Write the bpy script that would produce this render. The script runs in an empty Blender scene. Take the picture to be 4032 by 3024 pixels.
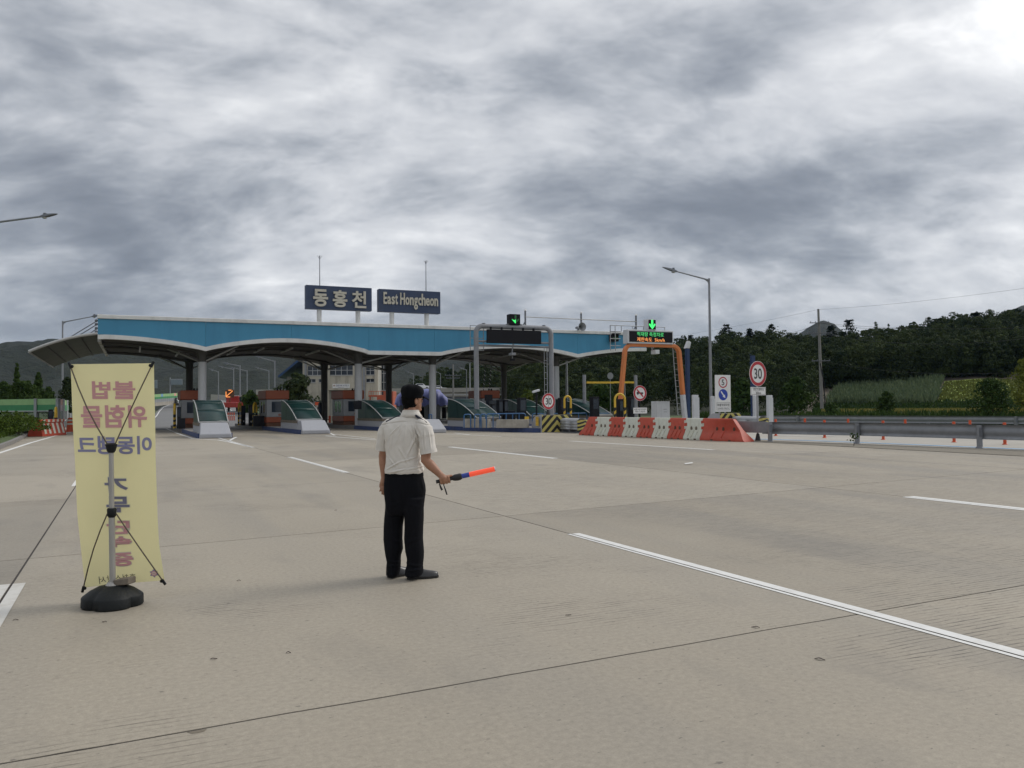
import bpy, bmesh, math, random
import numpy as np
from mathutils import Vector, Matrix, Euler
random.seed(7)
RNG = np.random.default_rng(7)
S = bpy.context.scene
COL = S.collection
PI = math.pi

# ------------------------------------------------------------------ camera
F, HC, HY, W, H = 3260.0, 1.57, 1593.0, 4032.0, 3024.0     # focal length in photo pixels, eye height, horizon row
ROLL, PITCH = math.radians(0.5), math.atan((HY - H / 2) / F)
FWD = Vector((0, math.cos(PITCH), math.sin(PITCH)))
_up = Vector((0, -math.sin(PITCH), math.cos(PITCH))); _rt = Vector((1, 0, 0))
RIGHT = math.cos(ROLL) * _rt - math.sin(ROLL) * _up
UP = math.cos(ROLL) * _up + math.sin(ROLL) * _rt
EYE = Vector((0, 0, HC))
cd = bpy.data.cameras.new('camera'); cam = bpy.data.objects.new('camera', cd); COL.objects.link(cam)
cd.sensor_width = 36; cd.lens = F / W * 36; cd.clip_start = 0.05; cd.clip_end = 6000
mw = Matrix((RIGHT, UP, -FWD)).transposed().to_4x4(); mw.translation = EYE
cam.matrix_world = mw
S.camera = cam

# ------------------------------------------------------------------ sky, sun, exposure
SUN_AZ, SUN_EL = math.radians(64), math.radians(40)          # to the right of the view, a little ahead
SUNV = Vector((math.sin(SUN_AZ) * math.cos(SUN_EL), math.cos(SUN_AZ) * math.cos(SUN_EL), math.sin(SUN_EL)))
ld = bpy.data.lights.new('sun', 'SUN'); ld.energy = 1.1; ld.angle = math.radians(24); ld.color = (1.0, 0.95, 0.88)
sun = bpy.data.objects.new('sun', ld); COL.objects.link(sun); sun.rotation_euler = SUNV.to_track_quat('Z', 'Y').to_euler()
S.view_settings.view_transform = 'Standard'; S.view_settings.look = 'None'; S.view_settings.gamma = 1
S.view_settings.use_curve_mapping = False; S.view_settings.exposure = 0.3
S.cycles.max_bounces = 5; S.cycles.diffuse_bounces = 3; S.cycles.glossy_bounces = 2; S.cycles.transmission_bounces = 3; S.cycles.volume_bounces = 0; S.cycles.transparent_max_bounces = 8

def node(nt, t, ins=None, **props):
    n = nt.nodes.new(t)
    for k, v in props.items(): setattr(n, k, v)
    for k, v in (ins or {}).items():
        s = n.inputs[k]
        if isinstance(v, bpy.types.NodeSocket): nt.links.new(v, s)
        else: s.default_value = v
    return n
def math_(nt, op, a, b=0.0, clamp=False):
    return node(nt, 'ShaderNodeMath', {0: a, 1: b}, operation=op, use_clamp=clamp).outputs[0]
def mapr(nt, v, a, b, c=0.0, d=1.0, smooth=False):
    n = node(nt, 'ShaderNodeMapRange', {0: v, 1: a, 2: b, 3: c, 4: d}, clamp=True)
    if smooth: n.interpolation_type = 'SMOOTHSTEP'
    return n.outputs[0]
def noise_(nt, vec, scale, detail=3.0, rough=0.55, dist=0.0):
    n = node(nt, 'ShaderNodeTexNoise', {'Scale': scale, 'Detail': detail, 'Roughness': rough, 'Distortion': dist})
    if vec is not None: nt.links.new(vec, n.inputs['Vector'])
    return n.outputs[0]
def mix_(nt, f, a, b, mode='MIX'):
    n = node(nt, 'ShaderNodeMix', data_type='RGBA', blend_type=mode, clamp_factor=True)
    for i, v in ((0, f), (6, a), (7, b)):
        if isinstance(v, bpy.types.NodeSocket): nt.links.new(v, n.inputs[i])
        else: n.inputs[i].default_value = v if i == 0 else (*v, 1)[:4]
    return n.outputs[2]

world = bpy.data.worlds.new('World'); S.world = world; world.use_nodes = True
world.cycles.sampling_method = 'MANUAL'; world.cycles.sample_map_resolution = 512
SKY_ROT, SKY_LOC = -45, (51.3, 9.4, 0.0)
def build_world():
    nt = world.node_tree; nt.nodes.clear()
    g = node(nt, 'ShaderNodeTexCoord').outputs['Generated']
    sep = node(nt, 'ShaderNodeSeparateXYZ', {0: g})
    z = math_(nt, 'MAXIMUM', sep.outputs[2], 0.0)
    zz = math_(nt, 'ADD', z, 0.42)
    px = math_(nt, 'DIVIDE', sep.outputs[0], zz); py = math_(nt, 'DIVIDE', sep.outputs[1], zz)
    p = node(nt, 'ShaderNodeCombineXYZ', {0: px, 1: py, 2: 0.0}).outputs[0]
    # the cloud deck drifts from front left to back right: rolls are longer along that direction
    rot = node(nt, 'ShaderNodeMapping', {'Vector': p, 'Rotation': (0, 0, math.radians(SKY_ROT)), 'Scale': (0.78, 1.2, 1.0), 'Location': SKY_LOC}).outputs[0]
    def warp(vec, scale, amt):
        w_ = node(nt, 'ShaderNodeTexNoise', {'Vector': vec, 'Scale': scale, 'Detail': 1.0}).outputs[1]
        w_ = node(nt, 'ShaderNodeVectorMath', {0: w_, 1: (0.5, 0.5, 0.5)}, operation='SUBTRACT').outputs[0]
        return node(nt, 'ShaderNodeVectorMath', {0: vec, 1: node(nt, 'ShaderNodeVectorMath', {0: w_, 3: amt}, operation='SCALE').outputs[0]}, operation='ADD').outputs[0]
    q = warp(rot, 2.2, 0.16); q2 = warp(q, 12.0, 0.022)
    big = noise_(nt, rot, 1.5, 2.0, 0.5)
    mid = noise_(nt, q2, 4.2, 5.0, 0.57)
    puff = math_(nt, 'MULTIPLY', math_(nt, 'ABSOLUTE', math_(nt, 'SUBTRACT', noise_(nt, q2, 6.0, 1.0, 0.4), 0.5)), 3.0)
    fine = noise_(nt, q2, 15.0, 3.0, 0.6)
    d = math_(nt, 'ADD', math_(nt, 'ADD', math_(nt, 'MULTIPLY', big, 0.48), math_(nt, 'MULTIPLY', mid, 0.40)), math_(nt, 'ADD', math_(nt, 'MULTIPLY', fine, 0.13), math_(nt, 'MULTIPLY', math_(nt, 'SUBTRACT', 0.40, puff), 0.07)))
    # thin cloud near the sun's direction lets more light through
    sd = node(nt, 'ShaderNodeVectorMath', {0: g, 1: tuple(SUNV)}, operation='DOT_PRODUCT').outputs['Value']
    glow = math_(nt, 'POWER', mapr(nt, sd, 0.45, 1.0), 1.6)
    d = math_(nt, 'ADD', d, math_(nt, 'MULTIPLY', glow, 0.14))
    elev = mapr(nt, z, 0.05, 0.5)
    d = math_(nt, 'ADD', d, math_(nt, 'SUBTRACT', math_(nt, 'MULTIPLY', elev, 0.085), 0.030))
    ramp = node(nt, 'ShaderNodeValToRGB', {0: d})
    cr = ramp.color_ramp; cr.interpolation = 'B_SPLINE'
    cr.elements[0].position = 0.36; cr.elements[0].color = (0.165, 0.182, 0.212, 1)
    cr.elements[1].position = 0.82; cr.elements[1].color = (1.35, 1.35, 1.33, 1)
    for pos, c in ((0.44, (0.225, 0.245, 0.280)), (0.51, (0.35, 0.371, 0.405)), (0.57, (0.50, 0.515, 0.545)), (0.65, (0.68, 0.69, 0.705)), (0.72, (0.95, 0.95, 0.95))):
        e = cr.elements.new(pos); e.color = (*c, 1)
    # distance softens the deck into an even grey towards the horizon
    hor = mapr(nt, z, 0.0, 0.13, 0.8, 0.0, True)
    col = mix_(nt, hor, ramp.outputs[0], (0.33, 0.352, 0.388))
    sky = node(nt, 'ShaderNodeTexSky', sky_type='NISHITA', sun_disc=False, sun_elevation=SUN_EL, sun_rotation=SUN_AZ)
    skyc = node(nt, 'ShaderNodeVectorMath', {0: sky.outputs[0], 3: 0.10}, operation='SCALE').outputs[0]
    col = mix_(nt, 0.95, skyc, col)
    bg = node(nt, 'ShaderNodeBackground', {'Color': col, 'Strength': 1.0})
    out = node(nt, 'ShaderNodeOutputWorld', {0: bg.outputs[0]})
build_world()

# ------------------------------------------------------------------ surveyed positions
TH = math.radians(24.5)                                       # the road runs 24.5 degrees left of the view
UU = Vector((math.cos(TH), math.sin(TH), 0)); VV = Vector((-math.sin(TH), math.cos(TH), 0))
def ray(px, py): return (px - W / 2) * RIGHT + (H / 2 - py) * UP + F * FWD
def at(px, py, Y):                                            # point of a sight line at distance Y
    d = ray(px, py); return EYE + d * (Y / d.y)
def gnd(px, py, z=0.0):
    d = ray(px, py); return EYE + d * ((z - HC) / d.z)
def uvz(p): return Vector((p.dot(UU), p.dot(VV), p.z))
def V(px, py, v):                                             # (u, v, z): across the road, along the road, up
    d = ray(px, py); return uvz(EYE + d * (v / d.dot(VV)))
def G(px, py): return uvz(gnd(px, py))
def wld(u, v, z=0.0): return UU * u + VV * v + Vector((0, 0, z))

# ------------------------------------------------------------------ objects
def tag(o, label=None, cat=None, group=None, kind=None):
    for k, x in (('label', label), ('category', cat), ('group', group), ('kind', kind)):
        if x: o[k] = x
    return o
def thing(name, label, cat, loc=(0, 0, 0), rz=0.0, group=None):
    o = bpy.data.objects.new(name, None); COL.objects.link(o); o.empty_display_size = 0.2
    o.location = loc; o.rotation_euler = (0, 0, rz)
    return tag(o, label, cat, group)
def thing_uv(name, label, cat, u, v, z=0.0, rz=0.0, group=None):   # local x across the road, y along it
    return thing(name, label, cat, wld(u, v, z), TH + rz, group)
def dup(o, parent=None, loc=None, rz=None, label=None):
    c = o.copy(); COL.objects.link(c); c.parent = parent
    if loc is not None: c.location = loc
    if rz is not None: c.rotation_euler = (0, 0, rz)
    if label: c['label'] = label
    for ch in list(o.children): dup(ch, c)
    return c

class B:
    """collects shapes; mk() links them as one mesh object"""
    def __init__(s): s.v = []; s.f = []
    def add(s, vs, fs):
        n = len(s.v); s.v += [tuple(x) for x in vs]; s.f += [tuple(i + n for i in f) for f in fs]; return s
    def box(s, x0, x1, y0, y1, z0, z1):
        return s.add([(x0, y0, z0), (x1, y0, z0), (x1, y1, z0), (x0, y1, z0), (x0, y0, z1), (x1, y0, z1), (x1, y1, z1), (x0, y1, z1)],
                     [(3, 2, 1, 0), (4, 5, 6, 7), (0, 1, 5, 4), (1, 2, 6, 5), (2, 3, 7, 6), (3, 0, 4, 7)])
    def loft(s, rings, cap=True):
        n = len(rings[0]); vs = [p for r in rings for p in r]; fs = []
        for i in range(len(rings) - 1):
            for j in range(n):
                k = (j + 1) % n; fs.append((i * n + j, i * n + k, (i + 1) * n + k, (i + 1) * n + j))
        if cap: fs.append(tuple(range(n - 1, -1, -1))); fs.append(tuple((len(rings) - 1) * n + j for j in range(n)))
        return s.add(vs, fs)
    def sheet(s, rows):
        n = len(rows[0]); vs = [p for r in rows for p in r]
        return s.add(vs, [(i * n + j, i * n + j + 1, (i + 1) * n + j + 1, (i + 1) * n + j) for i in range(len(rows) - 1) for j in range(n - 1)])
    def tube(s, pts, r, n=8, cap=True):
        pts = [Vector(p) for p in pts]; rs = r if isinstance(r, (list, tuple)) else [r] * len(pts)
        rings = []; a = None
        for i, p in enumerate(pts):
            t = (pts[min(i + 1, len(pts) - 1)] - pts[max(i - 1, 0)]).normalized()
            if a is None:
                a = t.orthogonal().normalized()
            else:
                a = (a - t * a.dot(t)).normalized()
            b = t.cross(a)
            rings.append([p + (a * math.cos(2 * PI * j / n) + b * math.sin(2 * PI * j / n)) * rs[i] for j in range(n)])
        return s.loft(rings, cap)
    def cyl(s, p0, p1, r0, r1=None, n=12): return s.tube([p0, p1], [r0, r0 if r1 is None else r1], n)
    def prism(s, poly, axis, a, b):
        def P(q, t): return {'x': (t, q[0], q[1]), 'y': (q[0], t, q[1]), 'z': (q[0], q[1], t)}[axis]
        n = len(poly); vs = [P(q, a) for q in poly] + [P(q, b) for q in poly]
        return s.add(vs, [tuple(range(n)), tuple(range(2 * n - 1, n - 1, -1))] + [(i, i + n, (i + 1) % n + n, (i + 1) % n) for i in range(n)])
    def ball(s, c, rx, ry=None, rz=None, n=12, m=8, rot=None):
        ry = rx if ry is None else ry; rz = rx if rz is None else rz; vs = []; fs = []; c = Vector(c)
        for i in range(m + 1):
            t = PI * i / m
            for j in range(n):
                q = Vector((rx * math.sin(t) * math.cos(2 * PI * j / n), ry * math.sin(t) * math.sin(2 * PI * j / n), rz * math.cos(t)))
                if rot is not None: q = rot @ q
                vs.append(c + q)
        for i in range(m):
            for j in range(n):
                k = (j + 1) % n; fs.append((i * n + j, (i + 1) * n + j, (i + 1) * n + k, i * n + k))
        return s.add(vs, fs)
    def mk(s, name, mat, parent=None, smooth=None, bevel=0.0, seg=2, world_=False):
        me = bpy.data.meshes.new(name); vs = s.v
        if world_ and parent is not None:                      # shapes were given in world coordinates
            inv = parent_matrix(parent).inverted(); vs = [inv @ Vector(p) for p in vs]
        me.from_pydata([tuple(p) for p in vs], [], s.f)
        bm = bmesh.new(); bm.from_mesh(me); bmesh.ops.recalc_face_normals(bm, faces=bm.faces); bm.to_mesh(me); bm.free()
        me.materials.append(mat if not isinstance(mat, str) else M[mat])
        if smooth is not None:
            me.shade_smooth(); me.set_sharp_from_angle(angle=math.radians(smooth))
        o = bpy.data.objects.new(name, me); COL.objects.link(o); o.parent = parent
        if bevel:
            m = o.modifiers.new('bevel', 'BEVEL'); m.width = bevel; m.segments = seg; m.limit_method = 'ANGLE'; m.angle_limit = math.radians(35)
            me.shade_smooth(); m.harden_normals = True
        return o
def parent_matrix(o):
    m = Matrix.Translation(o.location) @ o.rotation_euler.to_matrix().to_4x4()
    return (parent_matrix(o.parent) @ m) if o.parent else m

_txt = {}
def text2d(s, bold=0.02):
    """outline of a word as a flat mesh: points in the unit box and faces, plus width / height"""
    if (s, bold) in _txt: return _txt[s, bold]
    c = bpy.data.curves.new('t', 'FONT'); c.body = s; c.size = 1; c.offset = bold; c.resolution_u = 4
    o = bpy.data.objects.new('t', c); COL.objects.link(o)
    me = bpy.data.meshes.new_from_object(o.evaluated_get(bpy.context.evaluated_depsgraph_get()))
    v = np.array([x.co[:2] for x in me.vertices]); f = [tuple(p.vertices) for p in me.polygons]
    bpy.data.objects.remove(o); bpy.data.curves.remove(c); bpy.data.meshes.remove(me)
    lo, hi = v.min(0), v.max(0); r = ((v - lo) / (hi - lo), f, (hi - lo)[0] / (hi - lo)[1]); _txt[s, bold] = r
    return r
def lettering(s, mat, parent, x0, x1, z0, z1, y, bold=0.02, name='lettering', depth=0.0, fn=None, mirror=False):
    """a word fitted into a box of the plane y = const, read from -y; depth > 0 makes it solid"""
    v, f, _ = text2d(s, bold); b = B()
    q = v.copy()
    if mirror: q[:, 0] = 1 - q[:, 0]; f = [t[::-1] for t in f]
    P = [(x0 + (x1 - x0) * a, z0 + (z1 - z0) * c) for a, c in q]
    if fn: b.add([fn(a, c) for a, c in P], f)
    elif depth:
        n = len(P); b.add([(a, y, c) for a, c in P] + [(a, y + depth, c) for a, c in P], f)
        ec = {}
        for t in f:
            for i in range(len(t)):
                e = (t[i], t[(i + 1) % len(t)]); ec[tuple(sorted(e))] = ec.get(tuple(sorted(e)), 0) + 1
        b.f += [(a_, b_, b_ + n, a_ + n) for (a_, b_), k in ec.items() if k == 1]
    else: b.add([(a, y, c) for a, c in P], f)
    me = bpy.data.meshes.new(name); me.from_pydata(b.v, [], b.f); me.materials.append(M[mat] if isinstance(mat, str) else mat)
    o = bpy.data.objects.new(name, me); COL.objects.link(o); o.parent = parent
    return o

# ------------------------------------------------------------------ materials
M = {}
def mat(name, col, rough=0.6, metal=0.0, var=0.10, scale=3.0, bump=0.0, bscale=40.0, spec=0.5, dirt=0.0, dirtcol=(0.07, 0.06, 0.05), dscale=2.0, emit=0.0, alpha=1.0, coat=0.0, transl=0.0, streak=1.0):
    m = bpy.data.materials.new(name); m.use_nodes = True; nt = m.node_tree; p = nt.nodes['Principled BSDF']; M[name] = m
    m.diffuse_color = (*col, 1)
    co = node(nt, 'ShaderNodeTexCoord').outputs['Object']
    c = None
    if var:
        n = noise_(nt, co, scale, 5.0, 0.6)
        f = mapr(nt, n, 0.25, 0.75, 1 - var, 1 + var)
        c = node(nt, 'ShaderNodeVectorMath', {0: tuple(col), 3: f}, operation='SCALE').outputs[0]
    if dirt:
        st = node(nt, 'ShaderNodeMapping', {'Vector': co, 'Scale': (1.0, 1.0, 1.0 / streak)}).outputs[0]
        n = mapr(nt, noise_(nt, st, dscale, 6.0, 0.65), 0.48, 0.75, 0.0, dirt)
        c = mix_(nt, n, c if c is not None else col, dirtcol)
    if c is not None: nt.links.new(c, p.inputs['Base Color'])
    else: p.inputs['Base Color'].default_value = (*col, 1)
    p.inputs['Roughness'].default_value = rough; p.inputs['Metallic'].default_value = metal; p.inputs['Specular IOR Level'].default_value = spec
    p.inputs['Coat Weight'].default_value = coat; p.inputs['Alpha'].default_value = alpha
    if bump:
        b = node(nt, 'ShaderNodeBump', {'Height': noise_(nt, co, bscale, 4.0), 'Strength': bump, 'Distance': 0.02}); nt.links.new(b.outputs[0], p.inputs['Normal'])
    if emit:
        p.inputs['Emission Color'].default_value = (*col, 1); p.inputs['Emission Strength'].default_value = emit
    if transl:
        t = node(nt, 'ShaderNodeBsdfTranslucent'); 
        if c is not None: nt.links.new(c, t.inputs[0])
        else: t.inputs[0].default_value = (*col, 1)
        mx = node(nt, 'ShaderNodeMixShader', {0: transl, 1: p.outputs[0], 2: t.outputs[0]}); nt.links.new(mx.outputs[0], nt.nodes['Material Output'].inputs[0])
    return m
mat('white_paint', (0.72, 0.72, 0.70), 0.5, var=0.06, dirt=0.25, dscale=1.5, streak=4)
mat('fascia_blue', (0.060, 0.27, 0.44), 0.42, var=0.06, scale=0.6, dirt=0.30, dscale=0.8, streak=5, dirtcol=(0.02, 0.1, 0.2))
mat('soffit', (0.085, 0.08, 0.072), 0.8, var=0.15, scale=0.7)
mat('column_white', (0.46, 0.47, 0.48), 0.55, var=0.06, dirt=0.22, dscale=2, streak=6, dirtcol=(0.2, 0.18, 0.15))
mat('column_dark', (0.075, 0.072, 0.066), 0.7, var=0.12)  # shade under the canopy put into the colour of rear columns and column heads
mat('steel_light', (0.45, 0.45, 0.44), 0.45, 0.3, dirt=0.2)
mat('galvanised', (0.36, 0.375, 0.39), 0.5, 0.35, var=0.14, scale=5, dirt=0.2, dscale=3, dirtcol=(0.16, 0.15, 0.14))
mat('rail_steel', (0.25, 0.26, 0.275), 0.5, 0.35, var=0.12, scale=4, dirt=0.25, dscale=3, dirtcol=(0.14, 0.135, 0.13))
mat('galvanised_dark', (0.16, 0.17, 0.19), 0.55, 0.4, var=0.15)
mat('pole_grey', (0.27, 0.28, 0.30), 0.55, 0.35, var=0.12, dirt=0.15)
mat('portal_grey', (0.25, 0.26, 0.28), 0.6, 0.15, var=0.12, scale=6, dirt=0.3, dscale=3, streak=3, dirtcol=(0.14, 0.12, 0.10))
mat('portal_orange', (0.62, 0.20, 0.06), 0.5, var=0.08, dirt=0.2, dscale=2, streak=4, dirtcol=(0.3, 0.12, 0.06))
mat('portal_white', (0.55, 0.57, 0.60), 0.6, var=0.06, dirt=0.3, dscale=3)
mat('sign_navy', (0.035, 0.055, 0.11), 0.55, var=0.12, dirt=0.3, dscale=1.2, streak=3, dirtcol=(0.10, 0.11, 0.13))
mat('letter_cream', (0.52, 0.49, 0.41), 0.6, var=0.08)
mat('black_panel', (0.011, 0.011, 0.014), 0.6, var=0.3, scale=20, spec=0.2)
mat('dark_box', (0.011, 0.012, 0.016), 0.6, var=0.25, spec=0.2, dirt=0.08, dirtcol=(0.08, 0.08, 0.08))
mat('led_green', (0.06, 0.95, 0.18), 0.5, var=0, emit=0.9)
mat('led_green_dim', (0.03, 0.16, 0.05), 0.5, var=0)
mat('led_green_text', (0.10, 0.75, 0.22), 0.5, var=0, emit=0.55)
mat('led_orange', (1.0, 0.36, 0.10), 0.5, var=0, emit=0.8)
mat('led_red', (1.0, 0.10, 0.06), 0.5, var=0, emit=0.9)
mat('led_blue', (0.12, 0.10, 0.9), 0.5, var=0, emit=0.7)
mat('kerb_blue', (0.030, 0.055, 0.16), 0.6, var=0.22, scale=3, dirt=0.45, dscale=4, dirtcol=(0.13, 0.13, 0.14))
mat('kerb_grey', (0.22, 0.21, 0.20), 0.85, var=0.2, dirt=0.4, dscale=3)
mat('block_grey', (0.36, 0.37, 0.40), 0.65, var=0.07, dirt=0.25, dscale=3, bump=0.15, dirtcol=(0.18, 0.17, 0.17))
mat('barrier_concrete', (0.36, 0.335, 0.29), 0.9, var=0.18, dirt=0.5, dscale=3, streak=4, bump=0.3, dirtcol=(0.13, 0.115, 0.095))
mat('shell_glass', (0.008, 0.036, 0.033), 0.30, var=0.25, scale=1.5, dirt=0.25, dscale=2.5, streak=5, dirtcol=(0.06, 0.09, 0.08), alpha=0.95, spec=0.3)
mat('shell_strip', (0.16, 0.135, 0.10), 0.7, var=0.2, dirt=0.4)
mat('booth_orange', (0.25, 0.062, 0.024), 0.5, var=0.1, dirt=0.3, dscale=3, dirtcol=(0.2, 0.07, 0.03))
mat('booth_grey', (0.24, 0.25, 0.26), 0.5, var=0.08, dirt=0.2)
mat('window_dark', (0.025, 0.035, 0.05), 0.12, var=0.3, scale=1.0, spec=0.7)
mat('yellow_paint', (0.66, 0.43, 0.04), 0.5, var=0.10, dirt=0.25)
mat('chevron_yellow', (0.52, 0.45, 0.13), 0.6, var=0.08, dirt=0.25, dscale=4)
mat('black_paint', (0.016, 0.016, 0.018), 0.6, var=0.2)
mat('rail_blue', (0.035, 0.12, 0.28), 0.45, var=0.12, dirt=0.2)
mat('tower_blue', (0.016, 0.04, 0.11), 0.5, var=0.15)
mat('plastic_red', (0.47, 0.070, 0.038), 0.5, var=0.14, scale=4, dirt=0.55, dscale=4, streak=3, dirtcol=(0.36, 0.10, 0.06), spec=0.4)
mat('plastic_white', (0.60, 0.61, 0.53), 0.5, var=0.09, scale=4, dirt=0.6, dscale=3, streak=3, dirtcol=(0.40, 0.38, 0.25), spec=0.4)
mat('recess_shade', (0.10, 0.05, 0.03), 0.7, var=0.1)  # dark tone standing for the shade inside barrier openings
mat('sign_white', (0.74, 0.74, 0.73), 0.45, var=0.04, dirt=0.12)
mat('sign_red', (0.42, 0.022, 0.035), 0.45, var=0.05)
mat('sign_blue', (0.02, 0.055, 0.36), 0.45, var=0.05)
mat('sign_black', (0.02, 0.02, 0.022), 0.5, var=0)
mat('sign_yellow', (0.72, 0.48, 0.05), 0.5, var=0.06, dirt=0.2)
mat('sign_back', (0.30, 0.31, 0.32), 0.5, 0.3, var=0.1)
mat('text_brown', (0.30, 0.10, 0.03), 0.6, var=0)
mat('text_navy', (0.05, 0.06, 0.16), 0.6, var=0)
mat('cabinet_white', (0.58, 0.60, 0.62), 0.5, var=0.04, dirt=0.15)
mat('orange_post', (0.58, 0.085, 0.025), 0.5, var=0.08, dirt=0.2)
mat('rust', (0.12, 0.055, 0.03), 0.8, var=0.3, dirt=0.3)
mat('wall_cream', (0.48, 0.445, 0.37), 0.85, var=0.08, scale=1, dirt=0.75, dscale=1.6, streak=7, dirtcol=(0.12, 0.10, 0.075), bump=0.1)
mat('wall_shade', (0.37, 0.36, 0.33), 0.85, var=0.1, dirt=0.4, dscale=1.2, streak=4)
mat('frame_alu', (0.50, 0.51, 0.52), 0.5, 0.2, var=0.05)
mat('roof_blue', (0.03, 0.075, 0.19), 0.5, var=0.15, dirt=0.2)
mat('container_red', (0.42, 0.10, 0.05), 0.6, var=0.12, dirt=0.3, dscale=2, streak=4)
mat('tarp_blue', (0.24, 0.27, 0.60), 0.5, var=0.12, scale=1.5, bump=0.35, bscale=5, dirt=0.2, dirtcol=(0.25, 0.28, 0.55), transl=0.15)
mat('pump_grey', (0.22, 0.235, 0.23), 0.7, var=0.12)
mat('asphalt', (0.17, 0.17, 0.17), 0.9, var=0.12, scale=0.5, dirt=0.3, dscale=0.3, dirtcol=(0.11, 0.11, 0.11))
mat('road_concrete', (0.38, 0.36, 0.32), 0.9, var=0.10, scale=0.4, dirt=0.2, dscale=0.6, dirtcol=(0.28, 0.26, 0.23))
mat('marking', (0.72, 0.72, 0.70), 0.7, var=0.05, scale=6, dirt=0.4, dscale=9, dirtcol=(0.42, 0.40, 0.36))
mat('marking_worn', (0.58, 0.57, 0.54), 0.8, var=0.08, scale=6, dirt=0.75, dscale=6, dirtcol=(0.38, 0.36, 0.32))
mat('marking_blue', (0.26, 0.46, 0.70), 0.7, var=0.06, scale=2, dirt=0.4, dscale=3, dirtcol=(0.45, 0.47, 0.48))
mat('verge', (0.20, 0.18, 0.145), 0.95, var=0.3, scale=8, bump=0.4, bscale=30)
mat('grass_ground', (0.055, 0.085, 0.022), 0.95, var=0.35, scale=0.6, bump=0.5, bscale=6)
mat('field_soil', (0.085, 0.07, 0.05), 0.95, var=0.3, scale=0.3)
mat('rice', (0.22, 0.19, 0.045), 0.9, var=0.25, scale=0.5)
mat('barrier_light_green', (0.30, 0.50, 0.22), 0.5, var=0.08, dirt=0.15)
mat('barrier_green', (0.05, 0.25, 0.10), 0.5, var=0.1, dirt=0.15)
mat('barrier_clear', (0.10, 0.14, 0.11), 0.1, var=0.1, alpha=0.30, spec=0.6)
mat('barrier_pink', (0.62, 0.36, 0.26), 0.5, var=0.06)
mat('barrier_lilac', (0.55, 0.42, 0.46), 0.5, var=0.06)
mat('barrier_bluepanel', (0.16, 0.36, 0.62), 0.5, var=0.06)
mat('wood_pole', (0.23, 0.225, 0.215), 0.85, var=0.12, dirt=0.3)
mat('wire', (0.035, 0.037, 0.04), 0.6, var=0)
mat('trunk', (0.055, 0.043, 0.032), 0.9, var=0.3, bump=0.5)
mat('car_white', (0.75, 0.76, 0.77), 0.25, var=0.02, coat=0.5)
mat('car_red', (0.35, 0.03, 0.025), 0.3, var=0.05, coat=0.4)
mat('rubber', (0.02, 0.02, 0.021), 0.75, var=0.2)
mat('hiway_sign', (0.20, 0.24, 0.27), 0.5, var=0.1)
# ================================================================== THE SETTING
def struct(o, kind='structure'): o['kind'] = kind; return o

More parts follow.
